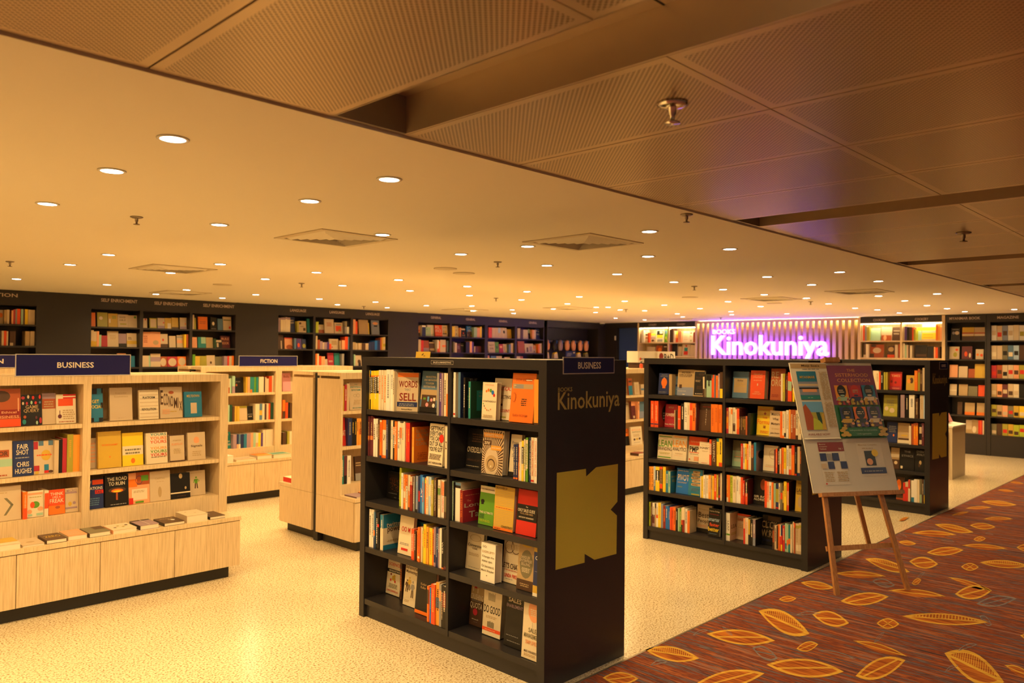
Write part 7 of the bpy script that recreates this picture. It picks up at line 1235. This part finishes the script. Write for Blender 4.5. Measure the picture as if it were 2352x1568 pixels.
# slatted wall and its lit name
t = thing('slat_wall', 'pale slatted wall panel glowing behind the lit shop name', 'wall panel', RF)
Geo().box(-8.735, -5.42, .16, .19, 0, 2.322, 'slat_back').build('back_panel', t, M=RF)
Geo().box(-8.735, -5.42, .0, .06, 2.27, 2.322, 'slat_wood').build('top_rail', t, M=RF)
GAPS = [8.709-.11255*k for k in range(30)]
for k in range(29):
    c = (GAPS[k]+GAPS[k+1])/2; Geo().box(-c-.031, -c+.031, .0, .15, 0, 2.268, 'slat_wood').build('slat', t, M=RF)
Geo().box(-8.73, -5.43, .09, .15, 2.30, 2.315, 'strip_glow').build('light_strip', t, M=RF)
for i, (a, b, lb) in enumerate(((-10.21, -9.475, 'hidden light strip over the first cookery bay beside the blue door'), (-9.43, -8.79, 'hidden light strip over the cookery bay beside the slats'), (-5.35, -4.69, 'hidden light strip over the cookery bay right of the slats'), (-4.64, -4.02, 'hidden light strip over the cookery bay next to the black shelves'))):
    t2 = thing('light_strip', lb, 'lamp', RF); Geo().box(a, b, .03, .05, 2.188, 2.2, 'strip_glow').build('diffuser', t2, M=RF); Geo().box(a, b, .028, .052, 2.2, 2.2025, 'white_plastic').build('channel', t2, M=RF)
t = thing('illuminated_sign', 'glowing violet and white letters spelling the shop name', 'sign', RF)
def letter3d(ch, x, z, sx, sz, dep):
    vs, fs, *_ = text_shape(ch, .018); n = len(vs); g = Geo(); fv = [(x+a*sx, -.03-dep, z+b*sz) for a, b in vs]; bv = [(x+a*sx, -.03, z+b*sz) for a, b in vs]
    g.add(fv, fs, 'letter_face'); cnt = {}
    for f in fs:
        for i in range(len(f)): e = (f[i], f[(i+1) % len(f)]); k = tuple(sorted(e)); cnt[k] = None if k in cnt else e
    g.add(fv+bv, [(e[0], e[1], n+e[1], n+e[0]) for e in cnt.values() if e], 'letter_side'); g.add(bv, fs, 'letter_side')
    g.build('letter', t, M=RF)
def word3d(word, u0, u1, z0, z1, dep, xh):
    vs, fs, a0, a1, b0, b1 = text_shape(word, .018); sx = (u1-u0)/(a1-a0); cap = text_shape('K', .018)[5]; sz = (z1-z0)/cap
    for i, ch in enumerate(word):
        r = text_shape(word[:i+1], .018)[3]-text_shape(ch, .018)[3]; letter3d(ch, u0+(r-a0)*sx, z0, sx, sz, dep)
word3d('Kinokuniya', -8.351, -5.91, 1.622, 2.015, .06, 0); word3d('BOOKS', -8.335, -7.83, 2.042, 2.14, .04, 0)
for u in (-8.2, -7.4, -6.6, -6.05): Geo().box(u-.008, u+.008, -.03, 0, 1.75, 1.766, 'dull_metal').build('stand_off', t, M=RF)

# ---------------------------------------------------------------- books
FRAMES = dict(S1=F1, S2=F2, S3=F3, U1=U1F, G=GF, FI=FI_, FT=BF, SE=BF, LA=BF, GE=BF, C1=RF, C2=RF, MY=RF)
GROUPS = dict(S1='books in the front black bookcase', S2='books in the second black bookcase', S3='books in the third black bookcase', U1='books on the wooden business bookcase', G='books on the wooden gondola')
def book_parts(r, full=True):
    k = r[0]; gc, gp, ga, gt = Geo(), Geo(), Geo(), Geo(); e = .0004
    if k == 's':
        _, un, u0, T_, H, w0, d, zb, col, bands, txt, tc, side = r[:13]
        M = FRAMES[un] @ Matrix.Translation((u0, w0, zb)); q = min(.0016, T_*.18); rnd = random.Random(int(u0*9999)+int(zb*777))
        gc.box(0, T_, 0, q, 0, H, col); gc.box(0, q, q, d, 0, H, col); gc.box(T_-q, T_, q, d, 0, H, side[0] if side else col)
        gp.box(q, T_-q, q, d-.003, .0015, H-.002, 'paper')
        for a, b, c in bands: ga.poly([(.0003, -e, a*H), (T_-.0003, -e, a*H), (T_-.0003, -e, b*H), (.0003, -e, b*H)], c)
        if full:
            fn = lambda a, b: (T_/2+b, -2*e, H*.54-a)
            if txt: put_text(gt, txt, 0, 0, H*min(.78, .06*len(txt)+.12), T_*.5, fn, tc or 'white', .0)
            elif tc:
                x = -H*rnd.uniform(.28, .36)
                for _ in range(rnd.randint(8, 13)):
                    l = H*rnd.uniform(.02, .055); hh = T_*rnd.uniform(.13, .2); gt.poly([fn(x, -hh), fn(x+l, -hh), fn(x+l, hh), fn(x, hh)], tc); x += l+H*.012
            if side: draw_art(side[1], d-q, H, lambda a, b, i: (T_+e*i*.6, q+a, b), ga, gt)
    else:
        _, un, u0, W, H, w0, th, zb, col, art, lean, rot = r[:12]
        L_ = math.radians(lean); M = FRAMES[un] @ Matrix.Translation((u0, w0, zb+th*math.sin(L_)+.0003)) @ Matrix.Rotation(math.radians(rot), 4, 'Z') @ Matrix.Rotation(-L_, 4, 'X')
        q = .0016; gc.box(0, W, 0, q, 0, H, col); gc.box(0, W, th-q, th, 0, H, col); gc.box(0, q, q, th-q, 0, H, col); gp.box(q, W-.002, q, th-q, .002, H-.002, 'paper')
        draw_art(art, W, H, lambda a, b, i: (a, -e*.6*i, b), ga, gt, int(u0*999))
    return M, gc, gp, ga, gt
for r in BOOKS:
    M, gc, gp, ga, gt = book_parts(r)
    t = thing('book', r[-1], 'book', M, GROUPS[r[1]])
    gc.build('cover', t); gp.build('pages', t)
    if ga.f: ga.build('cover_art', t)
    if gt.f: gt.build('title', t)
big = Geo()
for r in FAR_BOOKS:
    M, *gs = book_parts(r, r[1] in ('S1', 'S2', 'S3', 'G'))
    for g in gs:
        o = len(big.v); big.v += [tuple(M @ Vector(p)) for p in g.v]; mi = [big.mi(n) for n in g.names]
        big.f += [tuple(o+k for k in f) for f in g.f]; big.m += [mi[k] for k in g.m]
tag(big.build('distant_books'), 'many small books filling the far wall shelves and the fiction unit', 'books', kind='stuff')
def lying(label, F, u0, W, w0, D, z, th, col, spine=None, art=None, rot=0, group='books lying flat on the wooden ledges'):
    M = F @ Matrix.Translation((u0, w0, z)) @ Matrix.Rotation(rot, 4, 'Z'); t = thing('book', label, 'book', M, group); q = .002; g = Geo()
    g.box(0, W, 0, D, th-q, th, col).box(0, W, 0, D, 0, q, col).box(0, q, 0, D, q, th-q, spine or col).build('cover', t)
    Geo().box(q, W-.002, .002, D-.003, q, th-q, 'paper').build('pages', t)
    if art:
        ga, gt = Geo(), Geo(); draw_art(art, W, D, lambda a, b, i: (a, b, th+.0004*i), ga, gt)
        if ga.f: ga.build('cover_art', t)
        if gt.f: gt.build('title', t)
T = lambda *a: ['T', *a]; R = lambda *a: ['R', *a]; E = lambda *a: ['E', *a]; P_ = lambda *a: ['L', *a]
def ux_(px0, px1): return px0, px1
W1 = 'flat book on the business bookcase ledge'
ZT = .4303
for lb, x0, x1, th, col, sp, art in (
 ('thick pale yellow '+W1+', at far left', .98, 1.30, .035, 'cream', None, [R(0, .3, 1, 1, 'gold')]), ('thin beige '+W1, 1.31, 1.425, .014, 'sand', None, [E(.5, .4, .2, .1, 'tan')]),
 ('brown-covered '+W1+' with gold lettering', 1.435, 1.545, .024, 'brown', 'brown', [T('ZERO', .5, .5, .8, .3, 'gold')]), ('pinkish '+W1+' with white corner', 1.553, 1.66, .03, 'peach', 'sand', [P_(.1, .8, .2, .8, 4, 'sand')]),
 ('drab green '+W1+' with dark spine', 1.672, 1.795, .028, 'olivegrey', 'brown', [R(.5, .5, 1, 1, 'brown')]), ('cream speckled '+W1+' with peach edges', 1.81, 1.955, .026, 'cream', 'peach', [E(.25, .4, .06, .06, 'brown'), E(.45, .6, .06, .06, 'olive'), E(.6, .4, .06, .06, 'olive'), E(.8, .6, .07, .06, 'brown')]),
 ('mauve '+W1+' with black spine', 1.975, 2.095, .03, 'mauve', 'black', [R(0, .85, 1, 1, 'black'), R(.5, 0, .53, 1, 'white')]), ('dark brown '+W1+' with white spots', 2.13, 2.265, .022, 'brown', 'black', [P_(.15, .9, .7, .85, 1, 'tan'), E(.65, .45, .1, .1, 'white'), E(.5, .5, .07, .06, 'tan')]),
 ('thickest cream '+W1, 2.28, 2.425, .05, 'cream', 'sand', [E(.3, .7, .05, .04, 'tan'), E(.6, .4, .06, .03, 'tan')]), ('thin dark '+W1+' at its right end', 2.44, 2.55, .02, 'brown', 'black', [E(.4, .6, .06, .05, 'grey')])):
    lying(lb, U1F, x0-.25, x1-x0, -.205, .185, ZT, th, col, sp, art)
W2 = ' book flat on the fiction unit ledge'
for lb, x0, x1, th, col, art in (('white thick'+W2+' nearest the business bookcase', 3.72, 3.87, .07, 'white', None), ('pale thin'+W2, 3.9, 4.13, .025, 'sand', [P_(.1, .9, .3, .7, 2, 'mauve')]), ('orange-topped'+W2, 4.14, 4.31, .045, 'orange', [R(0, 0, 1, .3, 'gold')]), ('green-topped'+W2, 4.33, 4.54, .04, 'mint', [R(.1, .3, .9, .8, 'teal')])):
    lying(lb, FI_, x0-3.6, x1-x0, -.2, .18, ZT, th, col, 'sand', art)
lying('thick red-edged book flat on the rear gondola ledge', Matrix.Translation((3.63, 6.2, 0)), 0, .16, .01, .17, ZT, .045, 'cream', 'red', [R(0, .0, 1, .15, 'red')])
lying('thin mauve book flat at the gondola corner', GF, .03, .12, -.19, .17, ZT, .012, 'mauve', 'brown', None); lying('orange book flat at the gondola corner', GF, .165, .14, -.205, .19, ZT, .014, 'orange', 'brown', [R(.1, .1, .6, .9, 'gold')])
lying('dark red book flat on the ledge between the black bookcases', GF, 3.9, .15, -.2, .12, ZT, .03, 'darkred', 'brown', None); lying('pale book flat behind the dark red one', GF, 4.06, .2, -.12, .1, ZT, .03, 'sand', 'cream', None)
# magazines on the far rack
MC = [['white', 'sand', 'bluegrey', 'white', 'cream', 'white', 'white', 'cream', 'sand', 'maroon'], ['sand', 'sand', 'olivegrey', 'steel', 'lightblue', 'brown', 'cream', 'rust', 'peach', 'peach'], ['crimson', 'rust', 'sand', 'sand', 'peach', 'olive', 'tan', 'tan', 'grey', 'steel'],
      ['tan', 'peach', 'maroon', 'sand', 'cream', 'black', 'gold', 'tan', 'sand', 'steel'], ['olive', 'tan', 'peach', 'olivegrey', 'gold', 'yellow', 'brown', 'gold', 'olive', 'rust'], ['olivegrey', 'brown', 'olive', 'gold', 'lime', 'lime', 'gold', 'tan', 'gold', 'orange']]
ON = 'first second third fourth fifth sixth seventh eighth ninth tenth'.split()
NICE = dict(olivegrey='drab', bluegrey='grey-blue', lightblue='pale-blue', steel='slate')
for i, row in enumerate(MC):
    for j, c in enumerate(row):
        h = (.25, .235, .22, .22, .19, .19)[i]-random.uniform(0, .012); u = -3.285+j*.078; zb = [1.886, 1.577, 1.27, .965, .647, .342][i]
        M = RF @ Matrix.Translation((u, .05+.004*(j % 2), zb)); g = Geo(); g.box(0, .074, 0, .008, 0, h, c)
        t = thing('magazine', f'{NICE.get(c, c)} magazine, {ON[j]} on the {ON[i]} shelf of the magazine rack', 'magazine', M, 'magazines on the black rack'); g.build('cover', t)
        c2 = random.choice(['black', 'brown', 'cream', 'red', 'sand', 'olive']); ga = Geo(); a = random.uniform(.1, .4); ga.poly([(.008, -.0004, h*a), (.066, -.0004, h*a), (.066, -.0004, h*(a+.3)), (.008, -.0004, h*(a+.3))], c2); ga.build('cover_art', t)

# ---------------------------------------------------------------- pillow niche
Geo().box(12.605, 14.345, 11.44, 11.455, 1.86, 1.9, 'dull_metal').build('hook_rail', bpy.data.objects['wall_back'])
def tube(g, pts, rad, mt, seg=10):
    vs, fs = [], []; n = len(pts)
    for i, p in enumerate(pts):
        p = Vector(p); d = (Vector(pts[min(i+1, n-1)])-Vector(pts[max(i-1, 0)])).normalized(); s = d.cross(Vector((0, 1, 0))); s = s.normalized() if s.length > 1e-4 else Vector((1, 0, 0)); o = d.cross(s)
        for k in range(seg): a = 2*math.pi*k/seg; vs.append(p+(s*math.cos(a)+o*math.sin(a))*rad[i])
    for i in range(n-1):
        for k in range(seg): fs.append((i*seg+k, i*seg+(k+1) % seg, (i+1)*seg+(k+1) % seg, (i+1)*seg+k))
    fs += [tuple(range(seg)), tuple((n-1)*seg+k for k in range(seg))]; g.add(vs, fs, mt)
for i, (u, c, lb) in enumerate(((12.74, 'peach', 'cream neck pillow hanging first in the black niche'), (12.97, 'black', 'black neck pillow hanging in the niche'), (13.18, 'mauve', 'lilac neck pillow hanging beside the black one'), (13.40, 'peach', 'cream neck pillow hanging just right of the lilac one'), (13.63, 'peach', 'cream neck pillow hanging in the niche middle, above the dark price sign'), (13.86, 'peach', 'cream neck pillow hanging second from the niche corner'), (14.09, 'peach', 'cream neck pillow hanging last in the niche'))):
    M = Matrix.Translation((u, 11.3-.012*(i % 2), 1.79)) @ Matrix.Rotation(.5, 4, 'Z'); t = thing('neck_pillow', lb, 'pillow', M, 'neck pillows hanging in the niche'); g = Geo()
    pts = [(.075*math.sin(a), 0, .075*math.cos(a)-.035*max(0, -math.cos(a))) for a in (math.radians(-150+300*k/16) for k in range(17))]
    tube(g, pts, [.02+.028*math.sin(math.pi*(k+1.2)/18.4)**.5 for k in range(17)], c); g.build('cushion', t, True)
    Geo().box(-.025, .025, -.054, -.047, .04, .11, 'blue').build('care_band', t); g = Geo(); tube(g, [(0, 0, .11), (0, .06, .135), (0, .14, .115)], [.004]*3, 'black', 6); g.build('hang_loop', t, True)
for i, (u, lb) in enumerate(((12.66, 'yellow-topped travel pouch first on the niche shelf'), (12.95, 'yellow-topped travel pouch second on the niche shelf'), (13.75, 'yellow-topped travel pouch just right of the price sign'), (14.02, 'dark travel pouch last on the niche shelf'))):
    M = Matrix.Translation((u, 11.26, 1.501)); t = thing('travel_pouch', lb, 'pouch', M, 'travel pouches on the niche shelf'); c = 'olivegrey' if i == 3 else 'sand'
    Geo().add([(-.07, -.04, 0), (.07, -.04, 0), (.07, .04, 0), (-.07, .04, 0), (-.055, -.03, .1), (.05, -.03, .12), (.05, .03, .12), (-.055, .03, .1)], [(3, 2, 1, 0), (4, 5, 6, 7), (0, 1, 5, 4), (1, 2, 6, 5), (2, 3, 7, 6), (3, 0, 4, 7)], c).build('bag', t)
    Geo().add([(-.056, -.032, .1), (.052, -.032, .121), (.052, .032, .121), (-.056, .032, .1), (-.04, -.025, .122), (.03, -.025, .14), (.03, .025, .14), (-.04, .025, .122)], [(3, 2, 1, 0), (4, 5, 6, 7), (0, 1, 5, 4), (1, 2, 6, 5), (2, 3, 7, 6), (3, 0, 4, 7)], 'olive' if i == 3 else 'yellow').build('flap', t)
M = Matrix.Translation((13.24, 11.19, 1.501)); t = thing('price_sign', 'dark price sign on the pillow niche shelf', 'sign', M); Geo().box(0, .34, 0, .006, 0, .165, 'navy').build('sign_panel', t)
g = Geo(); draw_art([P_(.1, .6, .35, .8, 4, 'grey'), R(.75, .7, .92, .88, 'sand')], .34, .165, lambda a, b, i: (a, -.0005*i, b), g, g); g.build('print', t); Geo().box(.02, .32, .006, .06, 0, .003, 'navy').build('foot', t)

# ---------------------------------------------------------------- counter display, white cabinet
M = Matrix.Translation((8.215, 5.72, 1.43)); t = thing('counter_display', 'white counter display box with red dot logo on the gondola top', 'display', M)
Geo().box(0, .40, .03, .2, .07, .215, 'white').build('box_panel', t); Geo().box(.40, .815, .0, .2, .07, .215, 'white').build('front_panel', t); Geo().box(.02, .79, .04, .19, 0, .07, 'brown').build('stand', t)
ga, gt = Geo(), Geo(); draw_art([E(.2, .55, .12, .32, 'darkred'), T('B+D', .63, .48, .55, .62, 'black')], .415, .145, lambda a, b, i: (.40+a, -.0005*i, .07+b), ga, gt); draw_art([E(.13, .32, .045, .12, 'redorange'), T('B+D', .27, .32, .2, .16, 'black'), P_(.42, .9, .26, .36, 1, 'brown'), P_(.2, .35, .08, .18, 1, 'brown')], .4, .145, lambda a, b, i: (a, .03-.0005*i, .07+b), ga, gt)
ga.build('logo', t); gt.build('lettering', t)
t = thing('hand_gel_bottle', 'small red-capped bottle beside the counter display', 'bottle', Matrix.Translation((8.1, 5.62, 1.43)))
Geo().lathe([(.02, 0), (.022, .04), (.018, .055), (.008, .06)], 'redorange', 12).build('bottle', t, True); Geo().lathe([(.008, .06), (.008, .085), (.001, .09)], 'black', 10).build('cap', t, True)
t = thing('cabinet', 'pale low cabinet with slanted top behind the third bookcase', 'cabinet', Matrix.Translation((11.37, 2.99, 0)))
Geo().box(0, .6, 0, .5, 0, .68, 'white_cabinet').build('body', t); Geo().add([(-.01, -.01, .68), (.61, -.01, .68), (.61, .51, .68), (-.01, .51, .68), (-.01, -.01, .70), (.61, -.01, .70), (.61, .51, .76), (-.01, .51, .76)], [(3, 2, 1, 0), (4, 5, 6, 7), (0, 1, 5, 4), (1, 2, 6, 5), (2, 3, 7, 6), (3, 0, 4, 7)], 'white').build('top', t)
Geo().box(-.012, 0, .04, .46, .05, .62, 'white_cabinet').build('door', t)
M = Matrix.Translation((11.40, 3.1, .73)) @ Matrix.Rotation(-.42, 4, 'X'); t = thing('magazine', 'large dark magazine propped on the pale low cabinet', 'magazine', M)
Geo().box(0, .42, 0, .012, 0, .42, 'maroon').build('cover', t); g = Geo(); draw_art([[[(.1, .95), (.35, .95), (.75, .3), (.5, .25)], 'black'], [[(.4, .9), (.62, .85), (.8, .3), (.7, .5)], 'mauve'], [[(.15, .6), (.22, .6), (.3, .25), (.25, .25)], 'yellow'], R(.6, 0, 1, .3, 'pink')], .42, .42, lambda a, b, i: (a, -.0005*i, b), g, g); g.build('cover_art', t)

# ---------------------------------------------------------------- easel with board and posters
FT0 = Vector((5.287, 2.077, .005)); wv = Vector((.8471, -.5313, 0)); nv = Vector((.5313, .8471, 0)); uv = Vector((nv.x*.33, nv.y*.33, 1)).normalized(); fv = wv.cross(uv); fv = -fv if fv.dot(nv) > 0 else fv   # fv looks to the viewer
BP = lambda w, s, o=0.: FT0+wv*w+uv*s+fv*o
t = thing('easel', 'wooden tripod easel standing on the patterned carpet', 'easel', Matrix.Translation(FT0))
def ebar(n, a, b, wx, wy): 
    ax = (b-a).normalized(); g = Geo().bar(a, b, wx, wy, wv if abs(ax.dot(wv)) < .7 else fv, 'easel_wood'); g.build(n, t, M=Matrix.Identity(4))
ebar('leg', BP(0, 0, -.012), BP(.125, 1.63, -.012), .034, .022); ebar('leg', BP(.558, 0, -.012), BP(.425, 1.63, -.012), .034, .022)
ebar('rear_leg', BP(.285, 1.55, -.045), Vector((6.9, 2.45, .0)), .034, .022); ebar('crossbar', BP(.0, .305, -.032), BP(.56, .305, -.032), .016, .034)
ebar('ledge', BP(-.005, .662, .02), BP(.665, .662, .02), .042, .026); ebar('upper_crossbar', BP(.10, 1.5, -.032), BP(.455, 1.5, -.032), .016, .04); ebar('top_clamp', BP(.245, 1.647, .0), BP(.37, 1.647, .0), .06, .034)
Mb = Matrix(((wv.x, -fv.x, uv.x, 0), (wv.y, -fv.y, uv.y, 0), (wv.z, -fv.z, uv.z, 0), (0, 0, 0, 1))); o_ = BP(-.045, .677, .004); Mb.translation = o_
BW, BH = .69, .948
t = thing('display_board', 'large white board resting on the easel ledge', 'board', Mb); Geo().box(0, BW, -.006, 0, 0, BH, 'board_white').build('panel', t); Geo().box(-.003, 0, -.007, .001, 0, BH, 'board_white').build('edge', t)
def poster(label, f0, f1, v0, v1, mt, art, lift=.0):
    M = Mb @ Matrix.Translation((f0*BW, -.0075-lift, (1-v1)*BH)); w, h = (f1-f0)*BW, (v1-v0)*BH; t = thing('poster', label, 'poster', M, 'sheets on the easel board')
    Geo().add([(0, 0, 0), (w, 0, 0), (w, 0, h), (0, 0, h), (0, -.006*bool(lift), -.012*bool(lift)), (w, -.006*bool(lift), -.012*bool(lift))], [(0, 1, 2, 3)]+([(4, 5, 1, 0)] if lift else []), mt).build('sheet', t)
    ga, gt = Geo(), Geo(); draw_art(art, w, h, lambda a, b, i: (a, -.0006-.0003*i, b), ga, gt)
    if ga.f: ga.build('print', t)
    if gt.f: gt.build('lettering', t)
poster('newspaper-like poster with two landscape pictures on the easel board', 0.0, .43, .0, .59, 'poster_white', [R(0, .92, 1, .985, 'tan'), T("Meiji Soe's", .55, .955, .5, .035, 'brown'), P_(.3, .85, .905, .925, 1, 'grey'),
 R(.12, .5, .66, .88, 'tealblue'), R(.12, .56, .66, .74, 'bluegrey'), R(.12, .68, .66, .71, 'sand'), R(.2, .6, .6, .64, 'peach'), R(.12, .64, .66, .66, 'black'), T('MYANMAR', .4, .8, .42, .035, 'gold'), R(.12, .5, .66, .55, 'teal'), P_(.3, .5, .52, .535, 1, 'mint'),
 R(.12, .1, .66, .47, 'sky'), R(.12, .1, .66, .33, 'olive'), [[(.12, .1), (.12, .4), (.2, .44), (.3, .35), (.45, .1)], 'rust'], [[(.45, .33), (.55, .33), (.6, .15), (.48, .2)], 'darkgreen'], [[(.3, .1), (.35, .26), (.5, .22), (.66, .1)], 'lime'], [[(.55, .1), (.6, .3), (.66, .32), (.66, .1)], 'gold'],
 P_(.72, .97, .5, .88, 22, 'tan'), P_(.72, .97, .14, .47, 20, 'tan'), T('AVAILABLE NOW!', .42, .04, .6, .028, 'darkred')], .004)
cov = []
for i, (c1, c2, c3) in enumerate((('lightorange', 'crimson', 'mint'), ('crimson', 'olive', 'navy'), ('tealblue', 'gold', 'cream'), ('navy', 'black', 'gold'), ('orange', 'purple', 'black'), ('purple', 'maroon', 'cream'))):
    a = .09+.29*(i % 3); bt = .72 if i < 3 else .42; cov += [R(a, bt-.27, a+.275, bt, c1), R(a, bt-.27, a+.275, bt-.18, c2), E(a+.138, bt-.08, .095, .085, 'black' if i != 1 else 'red'), P_(a+.07, a+.21, bt-.1, bt-.05, 2, 'sand'), ['person', a+.138, bt-.28, .15, c3]]
    cov += [E(a+.05+.18*(k % 2), bt-.2-.025*k, .035, .018, ['gold', 'peach', 'gold', 'sand'][k % 4]) for k in range(3)]
poster('purple and green book collection poster on the easel board', .43, .995, .02, .60, 'poster_purple', [R(0, 0, 1, .45, 'poster_green'), T('THE', .52, .93, .18, .04, 'peach'), T('SISTERHOOD', .52, .865, .72, .048, 'peach'), T('COLLECTION', .54, .79, .72, .048, 'peach')]+cov+
 [R(.1, .02, .92, .14, 'poster_green'), T('Independent. Irrepressible.', .5, .1, .6, .025, 'mint'), T('Unforgettable.', .5, .05, .32, .025, 'mint')]+[E(x_, y_, .06, .022, 'gold') for x_, y_ in ((.06, .04), (.12, .07), (.05, .1), (.1, .13), (.16, .04), (.95, .04), (.9, .08), (.96, .11), (.88, .13), (.85, .04))])
poster('white sheet with dark red heading and black squares on the board', .146, .446, .625, .945, 'poster_white', [R(0, .78, 1, 1, 'darkred'), T('Myanmar', .18, .95, .26, .035, 'cream'), T('Companies', .2, .895, .3, .035, 'cream'), T('Yearbook', .18, .84, .26, .035, 'cream'), T('Vol. 1', .86, .84, .16, .04, 'cream'),
 R(0, .56, .25, .74, 'navy'), R(.48, .56, .74, .74, 'navy'), R(.26, .37, .5, .54, 'navy'), R(.75, .37, 1, .54, 'navy'), R(.27, .58, .46, .73, 'grey'), R(.0, .38, .2, .5, 'sand'), P_(.05, .45, .08, .32, 6, 'tan'), P_(.52, .98, .08, .32, 6, 'tan'), E(.06, .03, .03, .02, 'red')])
poster('white sheet with small photo and yellow sticker on the board', .60, .90, .635, .885, 'poster_white', [T('Myanmar Company', .45, .93, .75, .05, 'tan'), P_(.2, .7, .82, .86, 1, 'tan'), R(.26, .3, .66, .75, 'black'), E(.42, .42, .12, .1, 'peach'), E(.68, .68, .13, .11, 'yellow'), R(0, .06, 1, .24, 'navy'), P_(.06, .95, .12, .18, 1, 'grey')])
bpy.context.view_layer.update()
